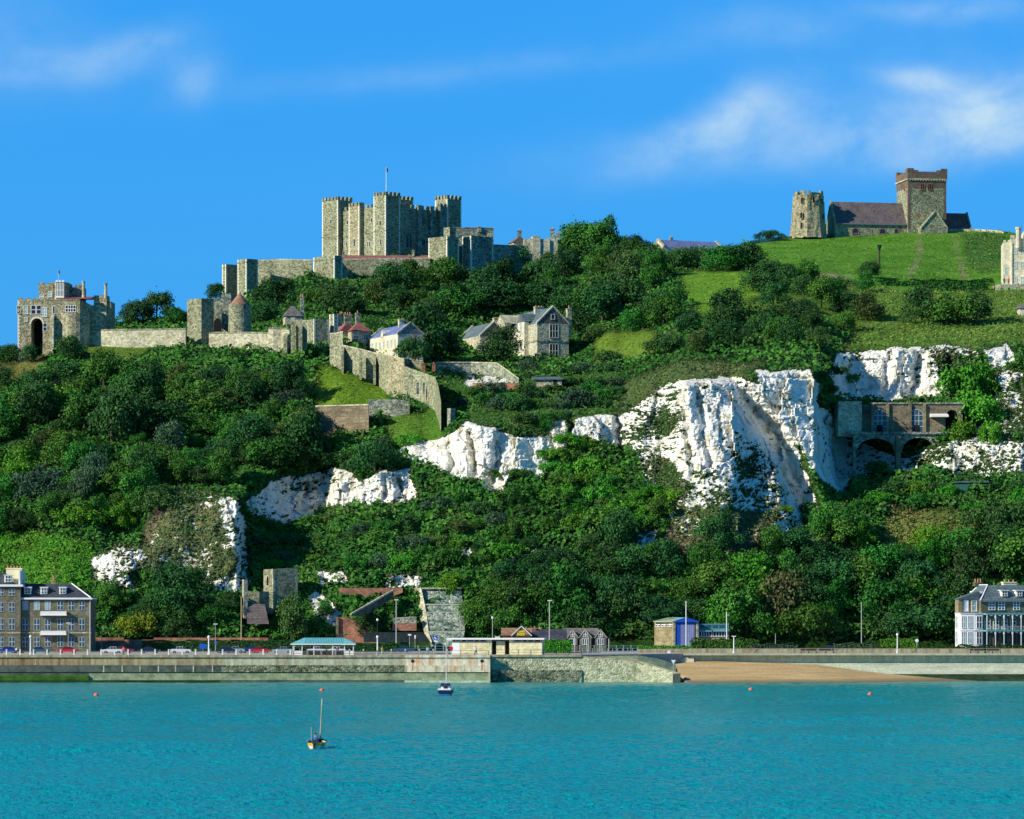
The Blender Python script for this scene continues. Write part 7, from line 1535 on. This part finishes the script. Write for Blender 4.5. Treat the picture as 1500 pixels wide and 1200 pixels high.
def cream_block():
    Y = 775; fr = Fr(X(662,Y),Y,DECK,-6); z = lambda py: Z(py,Y)-DECK; px = fr.px; x1 = px(794)
    Y2 = Y; t = thing('toilet_block', 'long low cream painted block with a flat white roof on the promenade', 'building', (X(728,Y),Y,DECK)); d = 5
    c0, c1 = px(720), px(746)
    m = MB(fr); m.box(0,c0,0,d,0,z(940.5)); m.box(c1,x1,0,d,0,z(940.5)); m.box(c0,c1,1.6,d,0,z(937)); m.box(0,c0,.3,d,z(940.5),z(937)); m.box(c1,x1,.3,d,z(940.5),z(937)); m.box(px(726.5),px(739),.5,1.6,0,z(939.5)); m.box(px(713.5),c0,-.01,.31,z(940.5),z(937)); m.box(c1,px(753),-.01,.31,z(940.5),z(937)); w = m.build('wall','block_wall',t)
    m = MB(fr); m.box(-1.0,x1+.5,-.7,d+.4,z(937),z(934.8)); m.build('roof','trim_white',t)
    m = MB(fr); m.box(0,px(673.5),-.03,0,0,z(940.5)); m.build('sunlit_end','trim_white',w)  # white sheet paints the sunlit left end onto the cream wall
    for a, b, pn in ((663.5,667,'void'),(668,671,'void'),(676,683,'void'),(684,694,'glass_blue'),(695,702,'void'),(703,712,'glass_dark'),(754,764,'glass_blue'),(765,772,'void'),(773,782,'glass_dark'),(783,792,'void')):
        f_ = fr.sub(0,-.02,0,0); win(w, f_, (px(a)+px(b))/2, z(940.3), px(b)-px(a)-.15, z(937.4)-z(940.3), 'trim_white', pn, bars=(1,1), t=.06, proud=.03)
    m = MB(fr); m.box(c0,c1,.1,.3,z(939),z(937)); m.build('door_fascia','car_teal',t)
    for a, b in ((720.5,726.5),(739,745.5)): m = MB(fr); m.box(px(a),px(b),1.55,1.62,0,z(939.5)); m.build('doorway','void',w)
    m = MB(fr); m.box(px(716.2),px(718.2),-.04,0,z(945.5),z(942.5)); m.build('notice','teal_roof',w)
    m = MB(fr); m.box(px(724),px(731),1.5,2.5,z(934.8),z(932.5)); m.build('roof_vent','ragstone',t)
cream_block()
def boat_shed():
    Y = 822; fr = Fr(X(988,Y),Y,DECK-.3,9); z = lambda py: Z(py,Y)-DECK+.3; px = fr.px; x1 = px(1020.5); t = thing('boat_shed', 'brick boat shed with big blue and grey double doors and a shallow green roof', 'boat shed', (X(990,Y),Y,DECK)); ln = 17
    f2 = fr
    m = MB(fr); m.prism([(0,0),(x1,0),(x1,ln),(0,ln)], 0, z(911)); n = m.pts([(0,0,z(911)),(x1,0,z(911)),(x1/2,0,z(906)),(0,ln,z(911)),(x1,ln,z(911)),(x1/2,ln,z(906))]); m.f += [(n,n+1,n+2),(n+3,n+5,n+4)]; w = m.build('wall','brick_yellow',t)
    # flank wing showing left of the doors
    lf = Fr(fr.o.x, fr.o.y, fr.o.z, 0); a = X(960,Y+8)-X(988,Y); m = MB(lf); m.prism([(a,6),(-.05,.3),(-.05,8),(a,14)], 0, z(911.5)); w2 = m.build('flank_wall','brick_yellow',t)
    r = MB(fr); r.gable(0,x1,0,ln,z(910.6),z(904.6),'y',.5); r.build('roof','teal_roof',t); rr = MB(lf); rr.prism([(a-.6,5.2),(.1,-.6),(2.5,2),(a+3,15)], z(911.6), [z(909.8),z(910),z(906),z(905)]); rr.build('flank_roof','conc_green',t)
    wf = Fr(lf.o.x+a, lf.o.y+6, lf.o.z, math.degrees(math.atan2(-5.7, -.05-a))); L_ = math.hypot(-5.7, -.05-a)
    for k_ in (.14,.45,.8): win(w2, wf, L_*k_, z(918), L_*.22, z(912)-z(918), 'trim_white','glass_dark', bars=(3,2), t=.08)
    m = MB(fr); m.prism([(.4,-.12),(x1-.4,-.12),(x1-.4,-.02),(.4,-.02)], 0, z(912)); m.build('door_surround','blue_paint',w)
    for a_, b_, mt in ((.5,1.25,'blue_paint'),(1.35,x1/2-.15,'grey_door'),(x1/2+.15,x1-.55,'grey_door')):
        m = MB(fr); m.box(a_,b_,-.22,-.12,.15,z(914)); dd = m.build('door',mt,t); k = 4
        if mt == 'grey_door':
            s_ = MB(fr)
            for i in range(k): u = a_+(b_-a_)*(i+.5)/k; s_.box(u-.02,u+.02,-.24,-.22,.15,z(914))
            s_.build('battens','blue_paint',dd)
    g = MB(fr); n = g.pts([(-.4,-.55,z(911.6)),(x1+.4,-.55,z(911.6)),(x1+.4,-.55,z(910)),(x1/2,-.55,z(904.4)),(-.4,-.55,z(910))]); g.f.append((n,n+1,n+2,n+3,n+4)); g.build('gable_fascia','blue_paint',t)
    for u in (-.1,x1+.1): m = MB(fr); m.box(u-.25,u+.25,-.3,.1,0,z(911.7)); m.build('pillar','ragstone',w)
    Y = 824; fr = Fr(X(1023,Y),Y,DECK,0); z = lambda py: Z(py,Y)-DECK; x1 = fr.px(1068); t = thing('balcony_building', 'low brick building with a teal framed glass balcony right of the boat shed', 'building', (X(1045,Y),Y,DECK))
    m = MB(fr); m.box(0,x1,0,5,0,z(922)); w = m.build('wall','brick_yellow',t)
    for a_, b_ in ((1024,1042),(1045,1065)): win(w, fr, (fr.px(a_)+fr.px(b_))/2, z(932), fr.px(b_)-fr.px(a_), z(925.5)-z(932), 'trim_white','glass_dark', bars=(5,1), t=.1); m = MB(fr); m.box(fr.px(a_)-.1,fr.px(b_)+.1,-.7,0,z(925),z(923.6)); m.build('awning','teal_roof',w)
    m = MB(fr)
    for p in (1024,1033,1043,1053,1063,1067): m.box(fr.px(p)-.05,fr.px(p)+.05,-.05,.05,z(922),z(914.2))
    m.box(0,x1,-.05,.05,z(914.9),z(914)); m.box(0,x1,-.05,.05,z(922.2),z(921)); bo = m.build('balcony_frame','teal_roof',t); m = MB(fr); m.box(.05,x1-.05,-.02,.02,z(921),z(915)); m.build('pane','glass_blue',bo)
boat_shed()
def cottages():
    Y = 828; fr = Fr(X(736,Y),Y,DECK,0); px = fr.px; z = lambda py: Z(py,Y)-DECK
    t = thing('cottage', 'cottage with a brown tile roof, white bargeboards and a yellow sign on its dark gable', 'house', (X(758,Y),Y,DECK))
    m = MB(fr); m.box(0, px(779), 2, 7, 0, z(931)); m.build('wall','brick_red',t); m = MB(fr); m.gable(0,px(779),2,7,z(931),z(920),'x',.3); m.build('roof','tile_brown',t)
    a, b = px(751), px(777); c = (a+b)/2; m = MB(fr); m.box(a,b,0,3,0,z(930.5)); n = m.pts([(a,0,z(930.5)),(b,0,z(930.5)),(c,0,z(918)),(a,4,z(930.5)),(b,4,z(930.5)),(c,4,z(918))]); m.f += [(n,n+1,n+2)]; g = m.build('gable_wall','wood_dark',t)
    m = MB(fr); m.gable(a,b,.1,5,z(930.8),z(917.6),'y',.15); m.build('gable_roof','tile_brown',t)
    m = MB(fr); m.bar((a-.3,-.2,z(931.5)),(c,-.2,z(917.3)),.12,4); m.bar((c,-.2,z(917.3)),(b+.3,-.2,z(931.5)),.12,4); m.build('bargeboard','trim_white',g)
    m = MB(fr); m.box(px(757.5),px(768.5),-.12,-.02,z(931),z(924)); sg = m.build('sign','yellow_paint',g)
    m = MB(fr)   # rows of lettering, too small to read
    for r_ in range(2):
        for i in range(5): u = px(758.6)+i*.29; m.box(u, u+.09+.08*((i+r_)%2), -.14, -.12, z(929.6)+r_*.38, z(929.6)+r_*.38+.22)
    m.build('lettering','wood_dark',sg)
    t = thing('cottage', 'long low cottage with a dark slate roof behind the tall mast light', 'house', (X(805,Y),Y,DECK)); m = MB(fr); m.box(px(781),px(830),.5,7,0,z(937)); w = m.build('wall','wood_dark',t); m = MB(fr); m.gable(px(781),px(829),.5,7,z(938),z(921.5),'x',.2); ro = m.build('roof','slate_dark',t)
    pot_stack(t, fr, px(783.5), 3.5, z(924), z(919.8), .7, .7, 1, 'brick_red', .35); pot_stack(t, fr, px(791), 3.8, z(924), z(920.5), .5, .5, 1, 'ragstone', .3)
    t = thing('cottage', 'cottage with two steep gabled wings under a grey brown tile roof by the fence', 'house', (X(860,Y),Y,DECK)); m = MB(fr); m.box(px(828),px(892),1,7,0,z(937)); w = m.build('wall','slate_dark',t); m = MB(fr); m.gable(px(826),px(895),1,7,z(936),z(920.3),'x',.2,hip1=3.0); m.build('roof','tile_grey',t)
    for p0, p1 in ((832,846),(849,866),(872,888)):
        a, b = px(p0), px(p1); c = (a+b)/2; m = MB(fr); m.box(a,b,0,3,0,z(934)); n = m.pts([(a,0,z(934)),(b,0,z(934)),(c,0,z(923))]); m.f.append((n,n+1,n+2)); g = m.build('gable_wall','brick_dark',t); m = MB(fr); m.gable(a,b,.1,4.5,z(934.3),z(922.6),'y',.15); m.build('gable_roof','tile_grey',t)
        win(g, fr, c, z(933), .8, 1.1, 'trim_white','glass_dark', bars=(2,2), t=.07)
        m = MB(fr); m.bar((a-.2,-.12,z(934.6)),(c,-.12,z(922.4)),.08,4); m.bar((c,-.12,z(922.4)),(b+.2,-.12,z(934.6)),.08,4); m.build('bargeboard','conc_apron',g)
        win(g, fr, c, z(944), 1.3, 1.2, 'trim_white','glass_blue', bars=(3,1), t=.08)
cottages()
def villa():
    Y = 816; fr = Fr(X(1437,Y),Y,DECK-.2,13); px = fr.px; z = lambda py: Z(py,Y)-DECK+.2; x1 = px(1590)
    t = thing('seafront_villa', 'large seafront villa with slate mansard roof, dormers and ornate white iron verandah', 'house', (X(1470,Y),Y,DECK))
    m = MB(fr); m.box(0,x1,0,11,0,z(880)); w = m.build('wall','brick_dark',t)
    lw = side(fr,0)
    r = MB(fr); r.prism([(-.3,-.35),(x1,-.35),(x1,11.3),(-.3,11.3)], z(880.5), z(856.5)); k = len(r.v)-8; 
    for i,(a,b) in enumerate([(2.6,3.0),(x1-3,3.0),(x1-3,8),(2.6,8)]): r.v[k+4+i] = fr((a,b,z(857)))
    ro = r.build('roof','slate',t); h = MB(fr); h.bar((-.3,-.35,z(880)),(2.6,3.0,z(856.6)),.15,5); h.bar((-.3,11.3,z(880)),(2.6,8,z(856.6)),.15,5); h.bar((2.6,3,z(856.6)),(2.6,8,z(856.6)),.12,5); h.build('hip_ridge','trim_white',ro)
    m = MB(fr); m.box(-.4,x1,-.55,0,z(881.8),z(880)); m.build('gutter','lead',ro)
    for p in (1472.5,1494,1520): c = px(p); d = MB(fr); d.box(c-.75,c+.75,.3,3,z(874),z(865.5)); d.box(c-1.0,c+1.0,.1,3,z(865.5),z(864.3)); do = d.build('dormer','trim_white',ro); win(do, fr.sub(0,.3,0,0), c, z(873), 1.0, 1.0,'trim_white','glass_dark', bars=(2,2), t=.05)
    for u in (-3.2,-7.2): d = MB(lw); d.box(u-.6,u+.6,.3,3,z(875),z(866)); do = d.build('dormer','trim_white',ro); win(do, lw.sub(0,.3,0,0), u, z(874), .8, 1.0,'trim_white','blind', bars=(2,2), t=.05)
    for p in (1453,1467,1489,1511,1532): win(w, fr, px(p), z(893), 1.25, 1.6,'trim_white','glass_blue', bars=(2,3))
    # left wing with white bay
    m = MB(fr); m.box(-4.6,0.05,1.5,3.6,0,z(878)); lf = m.build('side_wing','brick_yellow',t); l2 = side(fr,-4.6)
    win(lf, fr.sub(0,1.5,0,0), -1.0, z(895), 1.0, 2.2,'trim_white','blind', bars=(1,2)); win(lf, fr.sub(0,1.5,0,0), -2.9, z(895), .9, 2.2,'trim_white','trim_white', bars=(1,2))
    rr = MB(fr); rr.prism([(-4.8,1.3),(.1,1.3),(.1,4.0),(-4.8,4.0)], z(878.3), [z(877.5),z(866),z(866),z(877.5)]); rr.build('side_roof','slate',t)
    b = MB(fr); bp = [(-4.9,2.6),(-4.5,.2),(-1.4,-.4),(.3,-.4),(.3,1.6)]; b.prism(bp, 0, z(899)); b.prism([(p[0]*1.02-.1,p[1]-.15) for p in bp], z(899), z(898)); b.prism([(p[0]*1.01-.05,p[1]-.1) for p in bp], z(924), z(922.5)); bo = b.build('bay','trim_white',t)
    ang = math.degrees(math.atan2(-.6,3.1)); bf = fr.sub(-4.5,.2,0,ang)
    for u in (.65,2.0):
        for py in (920,943): win(bo, bf, u, z(py), .85, 2.5,'trim_white','blind', bars=(2,2), t=.06)
    bf2 = fr.sub(-1.4,-.4,0,0)
    for py in (920,943): win(bo, bf2, .85, z(py), 1.1, 2.5,'trim_white','glass_blue', bars=(2,2), t=.06)
    bf3 = fr.sub(-4.9,2.6,0,math.degrees(math.atan2(-2.4,.4)))
    for py in (920,943): win(bo, bf3, .75, z(py), .8, 2.5,'trim_white','blind', bars=(1,2), t=.06)
    # verandah
    v = MB(fr); v.box(.3,x1,-2.4,-.1,z(900.5),z(898.5)); v.box(.3,x1,-2.4,0,z(925),z(923)); v.build('verandah_floor','teal_roof',t)
    xs = [.5+i*1.95 for i in range(int((x1-.5)/1.95))]
    ps = MB(fr)
    for u in xs: ps.box(u-.07,u+.07,-2.4,-2.26,0,z(900))
    ps.build('verandah_posts','trim_white',t)
    an = MB(fr)
    for u in xs[:-1]:
        n = 10; cx = u+.97
        for (zt, ht) in ((z(901),.9),(z(925.4),.75)):
            for i in range(n):
                a0, a1 = math.pi*i/n, math.pi*(i+1)/n; q = [(cx+.85*math.cos(a0),-2.33,zt-ht+ht*.8*math.sin(a0)),(cx+.85*math.cos(a1),-2.33,zt-ht+ht*.8*math.sin(a1)),(cx+.97*math.cos(a1),-2.33,zt),(cx+.97*math.cos(a0),-2.33,zt)]
                if i in (0,1,4,5,8,9): an.poly(q)
    an.build('verandah_arches','trim_white',t)
    for i, u in enumerate(xs[:4]): win(w, fr.sub(0,-.02,0,0), u+.97, z(921), 1.1, 2.3,'trim_white','glass_dark', arch=.4, bars=(2,3), t=.1)
    for i, u in enumerate(xs[:-1]): win(w, fr.sub(0,-.02,0,0), u+.97, z(943), 1.1, 2.2,'brick_dark','glass_dark', bars=(2,1), t=.08)
    rl = MB(fr)
    for i in range(60): u = .5+i*.33; rl.bar((u,-2.35,z(923)),(u,-2.35,z(923)+.8),.018,4)
    rl.bar((.3,-2.35,z(923)+.8),(x1,-2.35,z(923)+.8),.03,4); rl.build('verandah_rail','trim_white',t)
    pot_stack(t, fr, 2.4, 8.5, z(858), z(853), 1.8, 1, 3,'brick_dark',.8); pot_stack(t, fr, px(1497), 8, z(860), z(852), 3.0, 1.2, 3,'cream_paint',.5)
    m = MB(fr); m.bar((-3.6,1.4,z(899)),(-3.6,1.4,z(879)),.09,5); m.build('downpipe','iron',t)
villa()
def bench(label, px, Y):
    t = thing('bench', label, 'bench', (X(px,Y),Y,DECK), 'dark benches on the promenade'); f = Fr(X(px,Y),Y,DECK)
    m = MB(f); m.box(-1.7,1.7,-.25,.25,.42,.5); m.build('seat','wood_dark',t); m = MB(f); m.box(-1.7,1.7,.22,.32,.55,1.1); m.build('backrest','wood_dark',t)
    for u in (-1.6,0,1.6): m = MB(f); m.box(u-.1,u+.1,-.25,.3,0,.45); m.build('leg','iron',t)
for i, (p, l) in enumerate(((1184.5,'left one of the dark bench pair on the promenade below the parked car'),(1210,'right one of the dark bench pair on the promenade below the parked car'),(1433,'left one of the dark bench pair in front of the right villa'),(1454,'right one of the dark bench pair in front of the right villa'))): bench(l, p, 797)
for p, l in ((1108,'leaning black bollard rail on the promenade behind the white pier lamp'),(1340,'leaning black rail on the promenade left of the right villa')):
    m_ = MB(Fr(X(p,795),795,DECK)); m_.bar((-.5,0,.1),(.5,0,1.0),.07,5); m_.bar((.5,0,1.0),(.7,0,1.0),.07,5); m_.bar((.2,0,.7),(.2,0,0),.05,5); solo(m_, 'leaning_rail','iron', l, 'rail')
# ------------------------------------------------------------------ walls, ramp and ruin at the foot of the cliff
def tilted(px0t, px1t, px0b, px1b, pyt, pyb, Yt, Yb, thick=3):
    m = MB(); P4 = [P(px0b,pyb,Yb),P(px1b,pyb,Yb),P(px1t,pyt,Yt),P(px0t,pyt,Yt)]; m.v = [Vector(p) for p in P4]+[Vector(p)+Vector((0,thick,0)) for p in P4]; m.f = [(0,1,2,3),(7,6,5,4),(0,4,5,1),(1,5,6,2),(2,6,7,3),(3,7,4,0)]; return m
def revetment():
    t = thing('stone_revetment', 'big leaning rubble stone revetment with ledges and a sunlit pale left edge behind the road', 'retaining wall', (X(650,838),838,DECK))
    for (a0,a1,b0,b1,t0,t1,y0,y1) in ((617,675,622,678,862,884,849,846),(623,678,625,680,886,896,845.2,844),(625,680,627,681,897.5,924,843,838.5),(628,680,631,680,926.5,948,837.4,834)): tilted(a0,a1,b0,b1,t0,t1,y0,y1,8).build('stone_face','rubble_revetment',t)
    for (a,b,p,Y) in ((621,678,885,845.6),(624,680,896.6,843.6),(626,681,925,838)): m = MB(); m.box(X(a,Y),X(b,Y),Y-.6,Y+4,Z(p+1.4,Y),Z(p-.4,Y)); m.build('ledge','conc_apron',t)
    m = MB(); m.box(X(615,849),X(676,849),848,856,Z(863,849),Z(860.8,849)); m.build('coping','ragstone',t)
    e = ribbon([(590,861,865,852),(603,861,872,851),(611,861,890,849),(617,861.5,905,847)], 3, 0); 
    q = [P(588,861.5,852),P(617,861.5,848),P(622,884,845.6),P(625,900,843),P(628,926,838),P(634,945,833.5),P(622,928,839),P(617,905,845),P(607,873,850)]
    m = MB(); n = len(q); m.v = [Vector(p)+Vector((0,-.5,0)) for p in q]+[Vector(p)+Vector((0,4,0)) for p in q]; m.f = [tuple(range(n))]+[(i,i+n,(i+1)%n+n,(i+1)%n) for i in range(n)]; m.build('edge_slope','ragstone',t)  # paler stone than the face: sunlight on the left side put into the colour
revetment()
def ramp():
    t = thing('brick_ramp', 'overgrown red brick ramp with a shaded diagonal parapet left of the stone revetment', 'ramp', (X(545,846),846,DECK+6))
    def sheet(q, mat, name, th=2.0):
        m = MB(); n = len(q); m.v = [Vector(p) for p in q]+[Vector(p)+Vector((0,th,0)) for p in q]; m.f = [tuple(range(n)), tuple(range(2*n-1,n-1,-1))]+[(i,i+n,(i+1)%n+n,(i+1)%n) for i in range(n)]; return m.build(name, mat, t)
    Y = 848; sheet([P(p,y,Y) for p,y in ((496,861.5),(590,861.5),(590,868),(578,873),(560,880),(545,888),(520,884),(497,872))], 'brick_red','upper_wall')
    yy = lambda p: 832+(p-515)/61*13; sheet([P(p,y,yy(p)) for p,y in ((515,900.5),(545,880.5),(576,865),(576.5,875),(550,893),(530,903))], 'conc_dark','parapet',1.2)  # dark concrete colour stands in for the shade on this face
    m = MB(); m.bar(P(514,900,831.8),P(576,864.8,844.8),.28,5); m.build('parapet_coping','ragstone',t)
    Y = 838.6; sheet([P(p,y,Y) for p,y in ((493,904),(509,904.5),(532,915),(553,926),(553,945),(493,945))], 'brick_red','lower_wall')
    sheet([P(p,y,Y-.5) for p,y in ((492,904),(496,904),(496,945),(492,945))], 'brick_brown','pier',3)
    Y = 839; sheet([P(p,y,Y) for p,y in ((575,905),(610,903),(610,913),(575,913))], 'flint_grey','inner_wall'); sheet([P(p,y,Y) for p,y in ((575,913.1),(610,913.1),(610,924),(575,924))], 'brick_red','inner_brick_wall')
    yy = lambda p: 824+(p-533)/97*9; sheet([P(p,y,yy(p)) for p,y in ((533,926.5),(620,926.5),(630,941),(533,941))], 'brick_dark','front_wall',1)  # dark brick paints in the shade that lies on this wall
ramp()
def ruin():
    Y = 846; fr = Fr(X(400,Y),Y,0,24); z = lambda py: Z(py,Y); t = thing('ruined_tower', 'roofless square flint tower with a tall arched opening in its sunlit side near the seafront', 'ruined tower', (X(410,Y),Y,z(888)))
    a = (35/(F/Y))/math.cos(R(24)); b = 6.2
    m = MB(fr); m.prism([(0,0),(a,0),(a,b),(0,b)], z(893), [z(833.5),z(832),z(832),z(834)]); w = m.build('wall','flint',t); q = MB(fr); quoins(q,0,0,z(886),z(835),fr); quoins(q,a,0,z(886),z(834),fr,sx=1); q.build('quoins','ragstone',t)
    sh = side(fr,0); win(w, sh, -3.3, z(858), 1.7, 2.2,'quoin','void', arch=.9, bars=(1,1), name='arched_opening')
    m = ribbon([(363,866,892,845),(383,866,892,845),(400,867,893,844.5)], 2, 1); m.build('low_wall','flint',t)
    p = MB(Fr(X(357,842),842,0,20)); p.box(0,.9,0,1.2,Z(906,842),Z(849,842)); solo(p,'ruined_pillar','ragstone','tall thin ruined masonry pillar left of the roofless flint tower','ruin')
    t2 = thing('ruin_roof', 'steep weathered purple tile slope below the roofless flint tower', 'roof', (X(377,840),840,Z(915,840))); mm = tilted(361,388,362,394,885,914,843,839.5,1); mm.build('tiles','slate_purple',t2)
ruin()
# ------------------------------------------------------------------ boats and buoys
def dinghy():
    Y = CH*F/(1097-HOR); x = X(461,Y); t = thing('sailing_dinghy', 'small yellow and white dinghy with bare pale mast seen from astern with two people aboard', 'boat', (x,Y,0)); f = Fr(x-.05,Y,0,-10)
    secs = [(0,.72,.62),(1.2,.80,.64),(2.6,.66,.68),(3.9,.06,.78)]
    def hull(mb, z0, z1f, k0, k1):
        rings = []
        for (y, w, zt) in secs: rings.append(mb.pts([(-w*k1,y,z1f*zt),(-w*k0,y,z0*zt),(w*k0,y,z0*zt),(w*k1,y,z1f*zt)]))
        for a, b in zip(rings, rings[1:]):
            for i in range(3): mb.f.append((a+i,a+i+1,b+i+1,b+i))
        a = rings[0]; mb.f.append((a,a+1,a+2,a+3))
    m = MB(f); hull(m,-.2,.50,.55,.94); h = m.build('hull','trim_white',t); m = MB(f); hull(m,.50,1.0,.94,1.03); m.build('topsides','boat_yellow',t)
    m = MB(f); m.poly([(-.68,.05,.52),(.68,.05,.52),(.6,2.6,.58),(0,3.7,.68),(-.6,2.6,.58)]); m.build('deck','wood_pale',t)
    m = MB(f); m.box(-.06,.10,-.35,-.02,-.3,.75); m.box(-.13,.17,-.42,-.05,.55,.95); m.build('outboard','iron',t)
    m = MB(f); m.bar((.18,1.9,.5),(.42,1.95,Z(1024,Y)),.075,8,.05); m.build('mast','wood_pale',t); m = MB(f); m.cyl(.40,1.95,Z(1034,Y),Z(1024,Y),.085,.07,6); m.build('mast_cap','pole_grey',t)
    m = MB(f); m.bar((-.38,.3,.6),(-.42,.35,Z(1065,Y)),.035,6); m.build('short_pole','pole_grey',t); m = MB(f); m.cyl(-.55,.3,.55,.85,.2,.15,8); m.build('bucket','cloth_black',t)
    person('person in a blue jacket sitting upright in the yellow dinghy, seen from behind', f((0,.55,0)).x, f((0,.55,0)).y, .55, 'cloth_blue','cloth_navy', pose='sit', rz=185, s=1.12)
    person('person in black leaning out over the right side of the yellow dinghy', f((.42,1.0,0)).x, f((.42,1.0,0)).y, .42, 'cloth_black','cloth_navy', pose='sit', rz=15, s=1.05, hair='skin')
dinghy()
def yacht():
    Y = CH*F/(1019-HOR); x = X(651,Y); t = thing('sailing_yacht', 'dark blue hulled sailing yacht moored near the sea wall with a tall bare mast', 'boat', (x,Y,0)); f = Fr(x,Y,0,-4)
    secs = [(0,1.05,.95),(2,1.35,.95),(4.5,1.25,1.05),(7.5,.1,1.3)]; m = MB(f); rings = []
    for (y,w,zt) in secs: rings.append(m.pts([(-w,y,zt),(-w*.93,y,.45),(-w*.45,y,-.3),(w*.45,y,-.3),(w*.93,y,.45),(w,y,zt)]))
    for a,b in zip(rings,rings[1:]):
        for i in range(5): m.f.append((a+i,a+i+1,b+i+1,b+i))
    m.f.append(tuple(rings[0]+i for i in range(6))); m.build('hull','car_navy',t)
    m = MB(f); m.box(-1.0,1.0,-.03,.0,.08,.22); m.build('stripe','blue_paint',t)
    m = MB(f); m.prism([(-1.08,-.02),(1.08,-.02),(1.3,2),(1.25,4.5),(.1,7.4),(-.1,7.4),(-1.25,4.5),(-1.3,2)], .93, 1.12); m.build('deck','trim_white',t)
    m = MB(f); m.box(-.8,.8,2.2,4.6,1.1,1.65,taper=.12); cb = m.build('cabin','trim_white',t); m = MB(f); m.box(-.35,.35,2.15,2.2,1.15,1.6); m.build('hatch','wood_dark',cb)
    m = MB(f); m.prism([(-.85,1.9),(.85,1.9),(.8,2.7),(-.8,2.7)],1.55,[1.85,1.85,2.05,2.05]); m.build('sprayhood','car_navy',t)
    m = MB(f); m.bar((0,3.6,1.6),(0,3.6,Z(935.5,Y)),.07,8,.04); ma = m.build('mast','pole_white',t); m = MB(f); m.bar((0,.3,2.3),(0,3.5,2.35),.06,6); m.build('boom','pole_white',ma)
    m = MB(f)
    for s_ in (-1,1): m.bar((s_*1.2,3.6,1.1),(0,3.6,Z(940,Y)),.012,4)
    m.bar((0,.05,1.1),(0,3.6,Z(936,Y)),.012,4); m.bar((0,7.3,1.3),(0,3.6,Z(937,Y)),.012,4); m.build('rigging','pole_grey',t)
    m = MB(f); q = [(-1.05,.1),(1.05,.1)]
    for (a,b) in q: m.bar((a,b,1.1),(a,b,1.75),.02,4)
    m.bar((-1.05,.1,1.72),(1.05,.1,1.72),.02,4); m.build('pushpit','chrome',t)
yacht()
for px, py, lab in ((141,1018,'orange mooring buoy nearest the left edge of the sea'),(471.5,1011,'orange mooring buoy above the mast of the dinghy'),(1100,1010,'orange mooring buoy off the sandy beach'),(1274.5,1017,'orange mooring buoy farthest out to the right')):
    Y = CH*F/(py+1.5-HOR); m = MB(Fr(X(px,Y),Y,0)); r = .38
    n = 12
    rings = [m.pts([(r*math.cos(a)*math.cos(2*math.pi*i/n)*1.15, r*math.cos(a)*math.sin(2*math.pi*i/n)*1.15, .12+r*math.sin(a)) for i in range(n)]) for a in [R(v) for v in (-80,-50,-20,10,40,65,85)]]
    for a, b in zip(rings, rings[1:]):
        for i in range(n): m.f.append((a+i,a+(i+1)%n,b+(i+1)%n,b+i))
    m.f.append(tuple(rings[-1]+i for i in range(n))); m.cyl(0,0,.12+r,.12+r+.12,.05,.05,6); solo(m,'mooring_buoy','orange_paint',lab,'buoy','orange mooring buoys', smooth=False)
